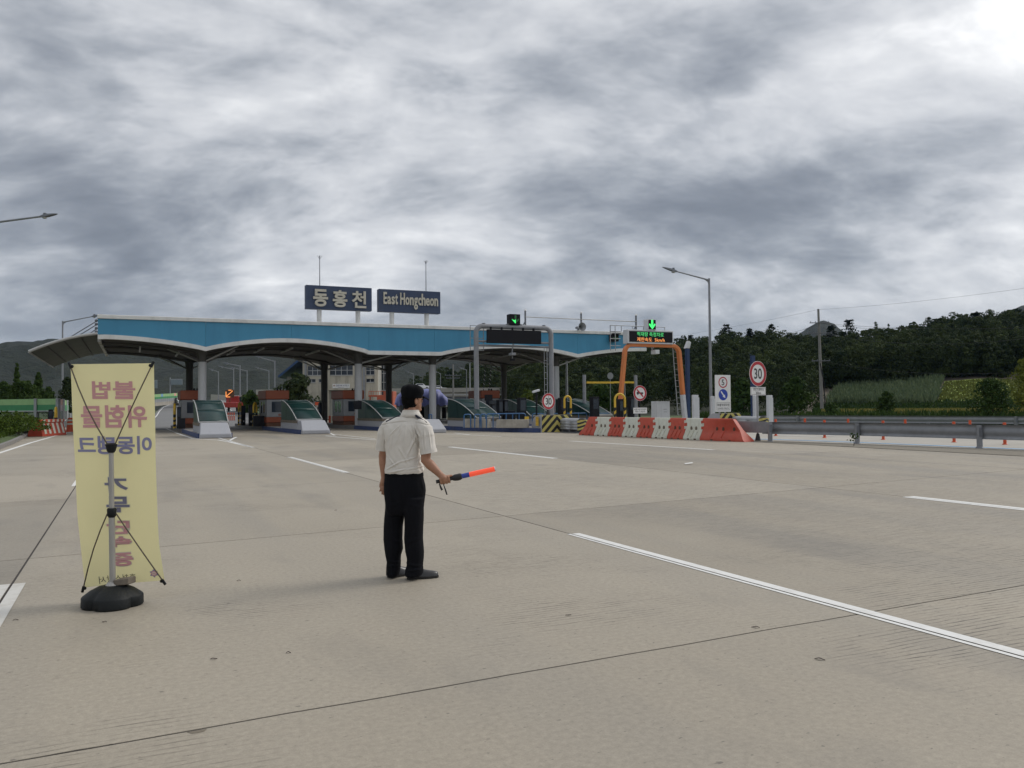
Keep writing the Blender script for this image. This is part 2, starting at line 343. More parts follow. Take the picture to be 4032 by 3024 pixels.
def concrete_mat():
    m = bpy.data.materials.new('slab_concrete'); m.use_nodes = True; nt = m.node_tree; p = nt.nodes['Principled BSDF']; M['slab'] = m
    pos = node(nt, 'ShaderNodeNewGeometry').outputs['Position']
    uvr = node(nt, 'ShaderNodeMapping', {'Vector': pos, 'Rotation': (0, 0, -TH)}).outputs[0]       # x across the road, y along it
    rnd = node(nt, 'ShaderNodeObjectInfo').outputs['Random']
    big = noise_(nt, uvr, 0.35, 4.0, 0.6); med = noise_(nt, uvr, 2.2, 6.0, 0.65); fin = noise_(nt, uvr, 26.0, 5.0, 0.7)
    c = mix_(nt, mapr(nt, big, 0.3, 0.7), (0.268, 0.236, 0.182), (0.348, 0.310, 0.246))
    c = mix_(nt, mapr(nt, med, 0.35, 0.68, 0.0, 0.55), c, (0.302, 0.258, 0.200))
    # worn grey wheel paths, drawn out along the lanes
    wp = node(nt, 'ShaderNodeMapping', {'Vector': uvr, 'Scale': (0.75, 0.06, 1.0)}).outputs[0]
    c = mix_(nt, mapr(nt, noise_(nt, wp, 1.0, 3.0, 0.5), 0.45, 0.62, 0.0, 0.6), c, (0.215, 0.199, 0.172))
    c = mix_(nt, mapr(nt, rnd, 0.0, 1.0, 0.0, 0.8), c, (0.368, 0.328, 0.264))
    tone = mapr(nt, math_(nt, 'FRACT', math_(nt, 'MULTIPLY', rnd, 7.31)), 0.0, 1.0, 0.94, 1.06); c = node(nt, 'ShaderNodeVectorMath', {0: c, 3: tone}, operation='SCALE').outputs[0]
    # aggregate grain and dark pits
    f = mapr(nt, fin, 0.25, 0.78, 0.80, 1.18)
    c = node(nt, 'ShaderNodeVectorMath', {0: c, 3: f}, operation='SCALE').outputs[0]
    gr = mapr(nt, noise_(nt, uvr, 120.0, 3.0, 0.8), 0.3, 0.7, 0.88, 1.12)
    c = node(nt, 'ShaderNodeVectorMath', {0: c, 3: gr}, operation='SCALE').outputs[0]
    pit = mapr(nt, noise_(nt, node(nt, 'ShaderNodeMapping', {'Vector': uvr, 'Scale': (0.5, 1.0, 1.0)}).outputs[0], 34.0, 2.0, 0.5), 0.68, 0.74, 0.0, 0.7)
    c = mix_(nt, pit, c, (0.10, 0.088, 0.075))
    # raked grooves across the road, worn away in patches
    sp = node(nt, 'ShaderNodeSeparateXYZ', {0: uvr})
    wob = noise_(nt, node(nt, 'ShaderNodeMapping', {'Vector': uvr, 'Scale': (0.6, 1.2, 1.0)}).outputs[0], 1.3, 3.0)
    ph = math_(nt, 'ADD', math_(nt, 'MULTIPLY', sp.outputs[1], 2 * PI / 0.055), math_(nt, 'MULTIPLY', wob, 16.0))
    gl = math_(nt, 'SINE', ph)
    groove = mapr(nt, gl, 0.55, 0.95)
    brk = mapr(nt, noise_(nt, node(nt, 'ShaderNodeMapping', {'Vector': uvr, 'Scale': (1.5, 14.0, 1.0)}).outputs[0], 2.2, 4.0, 0.7), 0.42, 0.62)
    lane = mapr(nt, math_(nt, 'ADD', noise_(nt, uvr, 0.42, 3.0, 0.6), mapr(nt, sp.outputs[0], 4.9, 6.2, -0.03, 0.16)), 0.47, 0.60)
    gm = math_(nt, 'MULTIPLY', math_(nt, 'MULTIPLY', groove, brk), math_(nt, 'MULTIPLY', lane, 1.0))
    c = mix_(nt, gm, c, (0.07, 0.062, 0.05))
    # oil and rubber stains
    st = mapr(nt, noise_(nt, node(nt, 'ShaderNodeMapping', {'Vector': uvr, 'Scale': (1.0, 0.35, 1.0), 'Location': (5.3, 2.2, 0)}).outputs[0], 0.7, 5.0, 0.6), 0.57, 0.75, 0.0, 0.45)
    c = mix_(nt, st, c, (0.16, 0.15, 0.135))
    drip = mapr(nt, noise_(nt, uvr, 5.5, 3.0, 0.6), 0.70, 0.77, 0.0, 0.28)
    c = mix_(nt, drip, c, (0.10, 0.092, 0.08))
    nt.links.new(c, p.inputs['Base Color']); p.inputs['Roughness'].default_value = 0.68; p.inputs['Specular IOR Level'].default_value = 0.5
    hgt = math_(nt, 'SUBTRACT', math_(nt, 'ADD', math_(nt, 'MULTIPLY', fin, 0.35), math_(nt, 'MULTIPLY', gr, 0.15)), gm)
    b = node(nt, 'ShaderNodeBump', {'Height': hgt, 'Strength': 0.5, 'Distance': 0.006}); nt.links.new(b.outputs[0], p.inputs['Normal'])
concrete_mat()
mat('joint', (0.045, 0.040, 0.036), 0.95, var=0.4, scale=20)

# ---- far ground: one sheet to the horizon
b = B(); b.add([(-3000, -60, -0.12), (3000, -60, -0.12), (3000, 4000, -0.12), (-3000, 4000, -0.12)], [(0, 1, 2, 3)])
struct(b.mk('ground', 'grass_ground'))

# ---- the toll plaza pavement: cast slabs with sawn joints
pave = bpy.data.objects.new('pavement', None); COL.objects.link(pave); struct(pave)
pb = B(); pb.add([wld(-8.6, -14, -0.0035), wld(22.5, -14, -0.0035), wld(21.6, 95, -0.0035), wld(-8.6, 95, -0.0035)], [(0, 1, 2, 3)])
pb.mk('joint_filler', 'joint', pave)
LONG = [lambda v: -8.6, lambda v: -0.93 - 0.008 * v, lambda v: 5.03 - 0.026 * v, lambda v: 11.93 - 0.040 * v, lambda v: 19.6 - 0.09 * v if v < 34 else 16.54,
        lambda v: 22.75 - 0.012 * v]
TR = [(-7.6, 0.0), (-1.6, 0.02), (4.34, 0.043), (10.16, 0.118), (16.55, 0.155), (23.0, 0.17)]
TR += [(23.0 + 6 * i, 0.17) for i in range(1, 12)]
def tline(k, u): return TR[k][0] + TR[k][1] * u
def wobble(u, v, amp=0.004): return amp * math.sin(u * 3.7 + v * 1.3) + amp * 0.7 * math.sin(u * 9.1 - v * 4.0)
for k in range(len(TR) - 1):
    for j in range(len(LONG) - 1):
        g2 = {1: 0.0055, 2: 0.0085, 3: 0.0100, 4: 0.007}.get(k, 0.004); g3 = {1: 0.0085, 2: 0.0100, 3: 0.007}.get(k, 0.004); gl = 0.0105
        def corner(jj, kk):
            v = TR[kk][0]
            for _ in range(4): v = tline(kk, LONG[jj](v))
            return LONG[jj](v), v
        (a, av), (b_, bv), (c_, cv), (d_, dv) = corner(j, k), corner(j + 1, k), corner(j + 1, k + 1), corner(j, k + 1)
        n = 14 if k < 4 else 1
        lo = [(a + (b_ - a) * i / n, av + (bv - av) * i / n) for i in range(n + 1)]
        hi = [(d_ + (c_ - d_) * i / n, dv + (cv - dv) * i / n) for i in range(n + 1)]
        poly = [(x, y + g2 + (wobble(x, TR[k][0]) if n > 1 else 0)) for x, y in lo] + [(x, y - g3 + (wobble(x, TR[k + 1][0]) if k < 3 else 0)) for x, y in hi[::-1]]
        nn = len(poly); cu = sum(q[0] for q in poly) / nn
        poly = [(x + (gl if x < cu else -gl) if i in (0, n, n + 1, nn - 1) else x, y) for i, (x, y) in enumerate(poly)]
        sb = B(); pts = [wld(x, y) for x, y in poly]
        sb.add([(p.x, p.y, 0.0) for p in pts] + [(p.x, p.y, -0.028) for p in pts], [tuple(range(nn))] + [(i, (i + 1) % nn, (i + 1) % nn + nn, i + nn) for i in range(nn)])
        sb.mk('slab', M['slab'], pave)
# a chipped corner patch beside the nearest cross joint
cp = [gnd(735, 2884), gnd(765, 2878), gnd(815, 2870), gnd(806, 2880), gnd(780, 2887), gnd(755, 2889)]
b = B(); b.add([(p.x, p.y, 0.0015) for p in cp], [tuple(range(len(cp)))]); b.mk('chipped_edge', 'shell_strip', pave)

# ---- painted markings, sheets a few millimetres above the slabs
def strip(pts_l, pts_r, z=0.004):
    b = B(); n = len(pts_l); b.add([wld(*p, z) for p in pts_l] + [wld(*p, z) for p in pts_r], [(i, i + n, i + n + 1, i + 1) for i in range(n - 1)]); return b
def lane_dash(line, v0, v1, wl, wr, name='lane_marking', m='marking'):
    """a dash painted over a joint: two strips with the joint showing between them"""
    g2 = 0.0105; vs = [v0 + (v1 - v0) * i / 6 for i in range(7)]
    b = strip([(line(v) - wl, v) for v in vs], [(line(v) - g2, v) for v in vs])
    c = strip([(line(v) + g2, v) for v in vs], [(line(v) + wr, v) for v in vs])
    b.add(c.v, c.f); return struct(b.mk(name, m))
lA, lC, lD, lB = LONG[2], LONG[3], LONG[4], LONG[1]
lane_dash(lA, 0.2, 8.85, 0.055, 0.115); lane_dash(lA, 19.4, 26.3, 0.05, 0.10); lane_dash(lA, 33.2, 44.5, 0.06, 0.06)
lane_dash(lC, 1.0, 9.72, 0.12, 0.15); lane_dash(lC, 21.3, 29.3, 0.11, 0.11); lane_dash(lC, 38.5, 46, 0.06, 0.06)
lane_dash(lD, 22.4, 31.0, 0.10, 0.10)
lane_dash(lB, -1, 8.65, 0.10, 0.11, m='marking_worn'); lane_dash(lB, 18.9, 27.5, 0.08, 0.10)
def line_px(pts, w, name='edge_line', m='marking', z=0.004):
    q = [G(*p) for p in pts]; L, R = [], []
    for i, p in enumerate(q):
        t = (q[min(i + 1, len(q) - 1)] - q[max(i - 1, 0)]); t.z = 0; t.normalize(); nrm = Vector((-t.y, t.x, 0)) * w / 2
        L.append(((p + nrm).x, (p + nrm).y)); R.append(((p - nrm).x, (p - nrm).y))
    return struct(strip(L, R, z).mk(name, m))
line_px([(-420, 1925), (0, 1783), (120, 1744), (254, 1706), (345, 1690)], 0.16)
# nose outlines of the toll islands
for pts in ([(655, 1688), (700, 1707), (760, 1727), (860, 1733), (900, 1740), (985, 1760)], [(897, 1739), (918, 1727), (931, 1721)],
            [(1195, 1717), (1280, 1716), (1330, 1721), (1420, 1728), (1495, 1733)], [(1283, 1716), (1318, 1714), (1300, 1706)],
            [(1690, 1708), (1800, 1711), (1880, 1714), (1975, 1719)], [(1745, 1706), (1790, 1705), (1850, 1712)]):
    line_px(pts, 0.13, 'island_outline')

# ---- verge and the road of the other carriageway on the right
vb = B(); vl = [(22.75 - 0.012 * v - 0.02, v) for v in (-8, 5, 15, 26, 33, 38)]
vr = [(27.5, -8), (26.35, 5), (25.55, 15), (23.75, 26), (22.95, 33), (22.3, 38)]
vb.add([wld(*p, 0.012) for p in vl] + [wld(*p, 0.012) for p in vr], [(i, i + 6, i + 7, i + 1) for i in range(5)]); struct(vb.mk('verge', 'verge'))
rb = B(); rb.add([wld(21, -10, -0.006), wld(33.5, -10, -0.006), wld(35, 95, -0.006), wld(21.5, 95, -0.006)], [(0, 1, 2, 3)]); struct(rb.mk('side_road', 'road_concrete'))
line_px([(2700, 1716), (2920, 1727), (3200, 1735), (3600, 1751), (4032, 1769), (4600, 1795)], 0.32, 'blue_guide_line', 'marking_blue', 0.006)
line_px([(3040, 1712), (3200, 1719), (3280, 1716)], 0.25, 'lane_marking', 'marking', 0.006)
line_px([(3510, 1755), (3570, 1757)], 0.16, 'lane_marking', 'marking', 0.010)

# ---- ramp leaving behind the plaza
rows = [(1700, 420, 1150, 58), (1680, 520, 1075, 70), (1655, 585, 1030, 88), (1635, 606, 1000, 104), (1618, 618, 962, 122), (1602, 636, 915, 142), (1592, 664, 895, 156), (1584, 705, 905, 170), (1578, 760, 940, 186), (1574, 830, 1000, 205)]
b = B(); L, R = [], []
for y, xl, xr, Y in rows:
    zc = at((xl + xr) / 2, y, Y).z; L.append((at(xl, y, Y).x, Y, max(zc, 0.0) + 0.005 if Y > 80 else 0.003)); R.append((at(xr, y, Y).x, Y, max(zc, 0.0) + 0.005 if Y > 80 else 0.003))
b.sheet([[Vector(l).lerp(Vector(r), t / 6) for t in range(7)] for l, r in zip(L, R)]); struct(b.mk('ramp_road', 'asphalt', smooth=30))
def ramp_line(t, i0, i1, w, name='edge_line'):
    b = B(); b.sheet([[Vector(l).lerp(Vector(r), t) + Vector((-w, 0, 0.02)), Vector(l).lerp(Vector(r), t) + Vector((w, 0, 0.02))] for l, r in list(zip(L, R))[i0:i1]]); return struct(b.mk(name, 'marking'))
ramp_line(0.03, 2, 10, 0.07); ramp_line(0.86, 4, 10, 0.07); ramp_line(0.30, 2, 4, 0.07, 'lane_marking'); ramp_line(0.38, 5, 7, 0.07, 'lane_marking')

# ---- grass bank on the left with its kerb
kb = B(); kp = [G(-700, 1990), G(-300, 1868), G(0, 1770), G(60, 1745), G(100, 1724), G(112, 1718)]
for i in range(len(kp) - 1):
    a, c = kp[i], kp[i + 1]; n = 6
    for j in range(n):
        p, q = a.lerp(c, j / n), a.lerp(c, (j + 0.97) / n); t = (q - p).normalized(); s_ = Vector((-t.y, t.x, 0)) * 0.18
        A = [p, q, q + s_, p + s_]; kb.add([wld(x.x, x.y, z) for z in (0, 0.16) for x in A], [(4, 5, 6, 7), (0, 1, 5, 4), (1, 2, 6, 5), (3, 0, 4, 7), (2, 3, 7, 6)])
struct(kb.mk('kerb', 'kerb_grey'))
gb = B(); inner = [wld(p.x - 0.18, p.y, 0.12) for p in kp] + [wld(-6.2, 58, 0.15), wld(-6.4, 68, 0.2)]
gb.sheet([[p, p + Vector((-4, 0.6, 0.35)), p + Vector((-9, 1.2, 0.75)), p + Vector((-26, 2, 1.0))] for p in inner]); struct(gb.mk('grass_bank', 'grass_ground', smooth=40))

# ---- hills
def vnoise(x, y, seed=0):
    from mathutils import noise as mn
    return mn.noise(Vector((x, y, seed * 7.3)))
def fbm(x, y, seed=0, o=4):
    s = 0.0; a = 1.0
    for i in range(o): s += a * vnoise(x * 2 ** i, y * 2 ** i, seed + i); a *= 0.5
    return s
def interp(x, xs, ys): return float(np.interp(x, xs, ys))
RX = [1400, 1600, 1750, 1850, 1960, 2100, 2300, 2500, 2640, 2760, 2860, 2960, 3040, 3120, 3220, 3330, 3420, 3560, 3640, 3740, 3840, 4032, 4400, 5000]
RY = [1590, 1520, 1462, 1435, 1420, 1405, 1392, 1372, 1352, 1348, 1330, 1330, 1326, 1332, 1334, 1336, 1316, 1296, 1280, 1264, 1252, 1236, 1206, 1186]     # treetops of the wooded hill
YR, TREE = 255.0, 8.0
def hill_z(X, Y):
    px = W / 2 + F * X / max(Y, 1)
    top = HC + (HY - 0.00873 * (px - 2016) - interp(px, RX, RY)) * YR / F - TREE * 0.8
    top = max(top, 0.5); Y0 = interp(px, [1950, 2150], [204, 116]); s = min(max((Y - Y0) / (YR - Y0), 0), 1); s = s * s * (3 - 2 * s) * 0.55 + s * 0.45
    z = top * s
    if Y > YR: z -= (Y - YR) * 0.12
    return z + 0.5 * fbm(X / 18, Y / 18, 3) * min(s * 4, 1) - 0.10
mat('forest_floor', (0.022, 0.028, 0.012), 0.95, var=0.3, scale=0.3)
b = B(); b.sheet([[(a * Y, Y, hill_z(a * Y, Y)) for a in np.linspace(-0.16, 0.92, 70)] for Y in np.linspace(112, 330, 40)]); struct(b.mk('hill', 'forest_floor', smooth=60))

def mountain_mat():
    m = mat('mountain_forest', (0.018, 0.025, 0.016), 0.95, var=0.0); nt = m.node_tree; p = nt.nodes['Principled BSDF']
    pos = node(nt, 'ShaderNodeNewGeometry').outputs['Position']
    n1 = noise_(nt, pos, 0.012, 6.0, 0.65); n2 = noise_(nt, pos, 0.14, 5.0, 0.75)
    c = mix_(nt, mapr(nt, n1, 0.35, 0.65), (0.011, 0.018, 0.013), (0.024, 0.031, 0.018))
    f = mapr(nt, n2, 0.3, 0.7, 0.55, 1.5); c = node(nt, 'ShaderNodeVectorMath', {0: c, 3: f}, operation='SCALE').outputs[0]
    nt.links.new(c, p.inputs['Base Color'])
    bp = node(nt, 'ShaderNodeBump', {'Height': n2, 'Strength': 1.0, 'Distance': 6.0}); nt.links.new(bp.outputs[0], p.inputs['Normal'])
mountain_mat()
def mountain(name, xs, ys, Y0, Y1, seed, amp=10.0, n=160, m=46):
    rows = []
    for Y in np.linspace(Y0, Y1 * 1.25, m):
        s = min((Y - Y0) / (Y1 - Y0), 1.0); r = []
        for px in np.linspace(xs[0], xs[-1], n):
            X = (px - 2016) / F * Y; hz = (HY - 0.00873 * (px - 2016) - interp(px, xs, ys)) * Y1 / F
            prof = s ** 1.15; wgt = min(1, 4 * s * (1 - s) + 0.12)
            z = hz * prof + amp * wgt * fbm(X / 130, Y / 130, seed, 5) + 1.6 * fbm(X / 11, Y / 11, seed + 9, 3) * min(1, s * 3)
            if Y > Y1: z -= (Y - Y1) * 0.35
            r.append((X, Y, z - 0.3))
        rows.append(r)
    b = B(); b.sheet(rows); return struct(b.mk(name, 'mountain_forest', smooth=70))
mountain('mountain', [-900, -300, 0, 60, 130, 190, 215, 240, 300, 420, 560, 800, 1100, 1400, 1650, 1850, 2050, 2300], [1400, 1360, 1346, 1341, 1341, 1328, 1322, 1328, 1345, 1350, 1335, 1310, 1325, 1345, 1372, 1388, 1410, 1470], 420, 900, 1, 16)
mountain('far_hill', [2900, 3060, 3120, 3180, 3215, 3255, 3290, 3330, 3380, 3500, 3700, 3900, 3960, 4032, 4200, 4700], [1560, 1360, 1320, 1283, 1258, 1249, 1263, 1296, 1330, 1380, 1330, 1250, 1222, 1192, 1165, 1150], 700, 1300, 5, 10, 130, 30)

# ---- fields on the lower slope
def field(name, pts, matn, z0=0.0, lift=0.25, nx=14, ny=6):
    a, b_, c, d = [Vector(p) for p in pts]; b = B()
    b.sheet([[(lambda q: (q.x, q.y, max(hill_z(q.x, q.y), 0.0) + lift))(a.lerp(b_, i / nx).lerp(d.lerp(c, i / nx), j / ny)) for i in range(nx + 1)] for j in range(ny + 1)])
    return struct(b.mk(name, matn, smooth=60))
def XY(px, Y): return ((px - 2016) / F * Y, Y, 0)
field('field', [XY(3100, 100), XY(4400, 92), XY(4400, 118), XY(3100, 122)], 'field_soil', lift=0.05)
field('field', [XY(3150, 118), XY(4500, 112), XY(4500, 168), XY(3200, 165)], 'field_soil', lift=0.12)
mat('meadow', (0.20, 0.26, 0.045), 0.9, var=0.35, scale=0.4, bump=0.5, bscale=3)
field('meadow', [XY(3690, 132), XY(4500, 128), XY(4500, 163), XY(3720, 160)], 'meadow', lift=0.2)
field('rice_field', [XY(3230, 80), XY(4400, 72), XY(4400, 96), XY(3230, 104)], 'rice', lift=0.22)
# ================================================================== VEGETATION
def leaf_mat(name, dark, light):
    m = bpy.data.materials.new(name); m.use_nodes = True; nt = m.node_tree; p = nt.nodes['Principled BSDF']; M[name] = m
    t = node(nt, 'ShaderNodeAttribute', attribute_name='tint').outputs['Fac']
    pos = node(nt, 'ShaderNodeNewGeometry').outputs['Position']
    n = noise_(nt, pos, 0.5, 3.0)
    f = math_(nt, 'ADD', math_(nt, 'MULTIPLY', t, 0.8), mapr(nt, n, 0.3, 0.7, -0.1, 0.3))
    c = mix_(nt, f, dark, light); nt.links.new(c, p.inputs['Base Color']); p.inputs['Roughness'].default_value = 0.65; p.inputs['Specular IOR Level'].default_value = 0.05
    tr = node(nt, 'ShaderNodeBsdfTranslucent', {0: c}); mx = node(nt, 'ShaderNodeMixShader', {0: 0.22, 1: p.outputs[0], 2: tr.outputs[0]})
    nt.links.new(mx.outputs[0], nt.nodes['Material Output'].inputs[0])
leaf_mat('leaf_forest', (0.020, 0.033, 0.017), (0.074, 0.096, 0.034))
leaf_mat('leaf_pine', (0.012, 0.022, 0.013), (0.032, 0.045, 0.022))
leaf_mat('leaf_bush', (0.022, 0.045, 0.015), (0.075, 0.115, 0.03))
leaf_mat('leaf_yellow', (0.07, 0.10, 0.02), (0.23, 0.24, 0.05))
leaf_mat('leaf_corn', (0.07, 0.105, 0.06), (0.15, 0.19, 0.10))
leaf_mat('leaf_rice', (0.11, 0.12, 0.03), (0.25, 0.215, 0.07))
leaf_mat('leaf_meadow', (0.07, 0.085, 0.025), (0.16, 0.18, 0.05))
leaf_mat('leaf_grass', (0.035, 0.06, 0.012), (0.11, 0.16, 0.03))

def quads(C, size, rng, tint, flat=0.0, out=None):
    """one little leaf-spray face at every point of C"""
    n = len(C); a = rng.normal(size=(n, 3)); a[:, 2] *= (1 - flat); a /= np.linalg.norm(a, axis=1)[:, None] + 1e-9
    r = rng.normal(size=(n, 3)); r[:, 2] *= (1 - flat); b = np.cross(a, r); b /= np.linalg.norm(b, axis=1)[:, None] + 1e-9
    if flat: 
        b = np.cross(a, np.array([0, 0, 1.0]) + 0.4 * r); b /= np.linalg.norm(b, axis=1)[:, None] + 1e-9
    if out is not None:                                        # sprays lie roughly along the crown's surface
        nn = out + 0.45 * rng.normal(size=(n, 3)); nn /= np.linalg.norm(nn, axis=1)[:, None] + 1e-9
        a = np.cross(nn, r); a /= np.linalg.norm(a, axis=1)[:, None] + 1e-9; b = np.cross(nn, a)
    s = (np.broadcast_to(size, n) * rng.uniform(0.6, 1.3, n))[:, None]; w = s * rng.uniform(0.45, 0.8, n)[:, None]
    Vt = np.stack([C - a * s, C - b * w * 0.9, C + a * s, C + b * w], 1).reshape(-1, 3)
    return Vt, np.broadcast_to(tint, n)
def leaf_obj(name, Vt, tint, m, parent=None, origin=(0, 0, 0)):
    n = len(Vt) // 4; me = bpy.data.meshes.new(name)
    me.vertices.add(len(Vt)); me.vertices.foreach_set('co', (Vt - np.array(origin)).astype(np.float32).ravel())
    me.loops.add(n * 4); me.loops.foreach_set('vertex_index', np.arange(n * 4, dtype=np.int32))
    me.polygons.add(n); me.polygons.foreach_set('loop_start', np.arange(0, n * 4, 4, dtype=np.int32))
    me.update(calc_edges=True)
    at_ = me.attributes.new('tint', 'FLOAT', 'FACE'); at_.data.foreach_set('value', np.asarray(tint, dtype=np.float32))
    me.materials.append(M[m]); o = bpy.data.objects.new(name, me); COL.objects.link(o); o.parent = parent
    return o
def crown_pts(rng, base, h, r, n, blobs, lo=0.25, taper=0.0, normals=False):
    """points through a crown made of several uneven lobes"""
    P = []; Nn = []; k = max(1, n // blobs)
    for i in range(blobs):
        t = lo + (1 - lo) * (i + rng.uniform(0.1, 0.9)) / blobs
        rr = r * (1 - taper * t) * math.sin(PI * min(0.18 + 0.78 * t, 0.97)) ** 0.6; an = rng.uniform(0, 2 * PI); d = rng.uniform(0, 0.6) * rr
        c = np.array(base) + [d * math.cos(an), d * math.sin(an), h * t * 0.95]; br = rr * rng.uniform(0.5, 0.85)
        q = rng.normal(size=(k, 3)); q /= np.linalg.norm(q, axis=1)[:, None]; Nn.append(q.copy()); q *= (rng.uniform(0.25, 1.0, k) ** (0.45 if not normals else 0.2))[:, None]
        P.append(c + q * [br, br, br * rng.uniform(0.55, 0.85)])
    return (np.concatenate(P), np.concatenate(Nn)) if normals else np.concatenate(P)
# ---- the wood on the hill reads as one mass
Vs, Ts = [], []; rng = np.random.default_rng(11); cnt = 0
field_px = lambda px, Y: px > 3215 and Y < 162
while cnt < 1380:
    a = rng.uniform(-0.12, 0.74); Y = 116 + 150 * rng.uniform() ** 0.8; px = 2016 + F * a
    if cnt > 1240: a = rng.uniform(0.365, 0.72); Y = rng.uniform(162, 172); px = 2016 + F * a
    if field_px(px, Y) or (px < 2250 and Y < interp(px, [1950, 2150], [206, 130])): continue
    X = a * Y; z = hill_z(X, Y); h = rng.uniform(5.5, 8.8) * (0.85 if Y < 150 else 1.0); r = h * rng.uniform(0.34, 0.48); far = Y > 205
    n = 620 if not far else 430
    C, Nv = crown_pts(rng, (X, Y, z), h, r, n, int(rng.integers(4, 8)), 0.12, rng.choice([0.0, 0.0, 0.4]), True)
    tint = float(np.clip(rng.normal(0.36, 0.27), 0, 1.2)); Vq, t = quads(C, 0.235 if not far else 0.29, rng, 0, out=Nv)
    Vs.append(Vq); Ts.append(np.clip(tint + rng.normal(0, 0.09, len(C)), 0, 1.3)); cnt += 1
o = leaf_obj('woodland', np.concatenate(Vs), np.concatenate(Ts), 'leaf_forest'); struct(tag(o, 'dense dark green wood covering the hill on the right', 'woodland'), 'stuff')

def tree(name, label, base, h, r, n, m, leaf=0.2, blobs=9, taper=0.3, lo=0.2, seed=0, tint=0.4, group=None, tr=None, kind='broad', cat='tree'):
    rng = np.random.default_rng(100 + seed); t = thing(name, label, cat, base, 0, group)
    tb = B(); k = 6; tr = tr or h * 0.022
    lean = Vector((rng.normal(0, 0.03), rng.normal(0, 0.03), 0)) * h
    spine = [Vector((0, 0, -0.3)) if i == 0 else Vector((0, 0, h * 0.92 * i / k)) + lean * (i / k) ** 2 for i in range(k + 1)]
    tb.tube(spine, [tr * (1 - 0.85 * i / k) for i in range(k + 1)], 7)
    P = []; Nout = None
    if kind == 'pine':
        nb = 8
        for i in range(nb):
            z = h * (0.36 + 0.62 * i / (nb - 1)); rr = r * (1.0 - 0.78 * (i / (nb - 1)) ** 1.1) * rng.uniform(0.75, 1.15)
            for j in range(int(rng.integers(3, 6))):
                an = rng.uniform(0, 2 * PI); L = rr * rng.uniform(0.6, 1.0); e = Vector((math.cos(an) * L, math.sin(an) * L, z + L * rng.uniform(0.02, 0.22)))
                tb.tube([Vector((0, 0, z - 0.1 * L)), e], [tr * 0.28, 0.01], 5)
                k2 = n // 34; q = rng.normal(size=(k2, 3)) * [0.34 * L + 0.15, 0.34 * L + 0.15, 0.10 * L + 0.08]; P.append(np.array(e) * [0.72, 0.72, 1] + q)
    else:
        cpts, Nout = crown_pts(rng, (0, 0, 0), h, r, n, blobs, lo, taper, True); P.append(cpts)
        for i in range(10):
            q = P[0][rng.integers(len(P[0]))]; z = min(max(q[2] * 0.55, h * 0.15), h * 0.85); s0 = Vector((0, 0, z)) + lean * (z / h) ** 2
            tb.tube([s0, s0.lerp(Vector(q), 0.5) + Vector((0, 0, 0.02 * h)), Vector(q)], [tr * 0.4, tr * 0.22, tr * 0.06], 5)
    tb.mk('trunk', 'trunk', t)
    C = np.concatenate(P); Vq, _ = quads(C, leaf, rng, 0, 0.5 if kind == 'pine' else 0.0, out=Nout)
    leaf_obj('crown', Vq, np.clip(tint + rng.normal(0, 0.16, len(C)), 0, 1.3), m, t)
    return t
# ---- pines standing out on the ridge
ridge = [(2720, 1322, 'lone flat-topped pine on the ridge nearest the orange portal', 6), (2858, 1280, 'tallest dark pine just right of the tall lamp post', 10), (2952, 1296, 'small pointed pine on the ridge between two taller pines', 6),
         (3036, 1279, 'layered dark pine on the ridge above the cargo sign', 8), (3272, 1285, 'slim pine in front of the far grey peak', 6.5), (3342, 1262, 'broad dark pine right of the far grey peak', 9),
         (3685, 1258, 'rounded pine on the ridge above the meadow', 7), (3845, 1232, 'dark pine on the ridge at far right', 7)]
for i, (px, py, lab, h) in enumerate(ridge):
    Y = 248 - 4 * (i % 3); top = at(px, py, Y); z = top.z - h
    tree('pine_tree', lab, (top.x, Y, z), h, h * 0.34, 620, 'leaf_pine', 0.36, seed=i, tint=0.25, kind='pine', group='pines on the ridge', tr=0.16)
top = at(3446, 1264, 236)
tree('ridge_tree', 'thin pale tree with airy twigs on the ridge above the corn', (top.x, 236, top.z - 9), 9, 2.0, 330, 'leaf_bush', 0.28, 12, 0.4, 0.3, 31, 0.7)
top = at(3498, 1268, 236)
tree('ridge_tree', 'thin pale sapling right beside the airy ridge tree', (top.x, 236, top.z - 8), 8, 1.0, 200, 'leaf_bush', 0.26, 9, 0.4, 0.3, 32, 0.7)
# ---- single trees nearer by
def tree_px(name, label, px, ytop, ybot, Y, wpx, m, n=900, leaf=None, seed=0, tint=0.4, blobs=10, taper=0.3, lo=0.15, group=None, base_z=None, cat='tree'):
    a, c = at(px, ytop, Y), at(px, ybot, Y); z = c.z if base_z is None else base_z; h = a.z - z
    return tree(name, label, (c.x, Y, z), h, wpx / 2 / F * Y, n, m, leaf or 0.0024 * Y, blobs, taper, lo, seed, tint, group, cat=cat)
tree_px('field_tree', 'dark bush-like tree in front of the corn field', 3490, 1540, 1645, 66, 120, 'leaf_bush', 1500, 0.11, seed=41, tint=0.3, blobs=18, taper=0.35, lo=0.05)
tree_px('field_tree', 'dark branching tree growing behind the guard rail at right', 3910, 1490, 1650, 58, 230, 'leaf_bush', 2600, 0.10, seed=42, tint=0.22, blobs=26, taper=0.2, lo=0.08)
tree_px('roadside_tree', 'yellow-green tree cut off by the right picture edge', 4045, 1395, 1640, 60, 150, 'leaf_yellow', 2600, 0.10, seed=43, tint=0.5, blobs=16)
tree_px('field_shrub', 'low shrub at the foot of the concrete utility pole', 3280, 1590, 1640, 80, 90, 'leaf_bush', 500, seed=44, tint=0.5, cat='shrub')
tree_px('field_shrub', 'round shrub between the tall speed sign and utility pole', 3130, 1480, 1640, 88, 170, 'leaf_bush', 1500, seed=45, tint=0.3, blobs=14, cat='shrub')
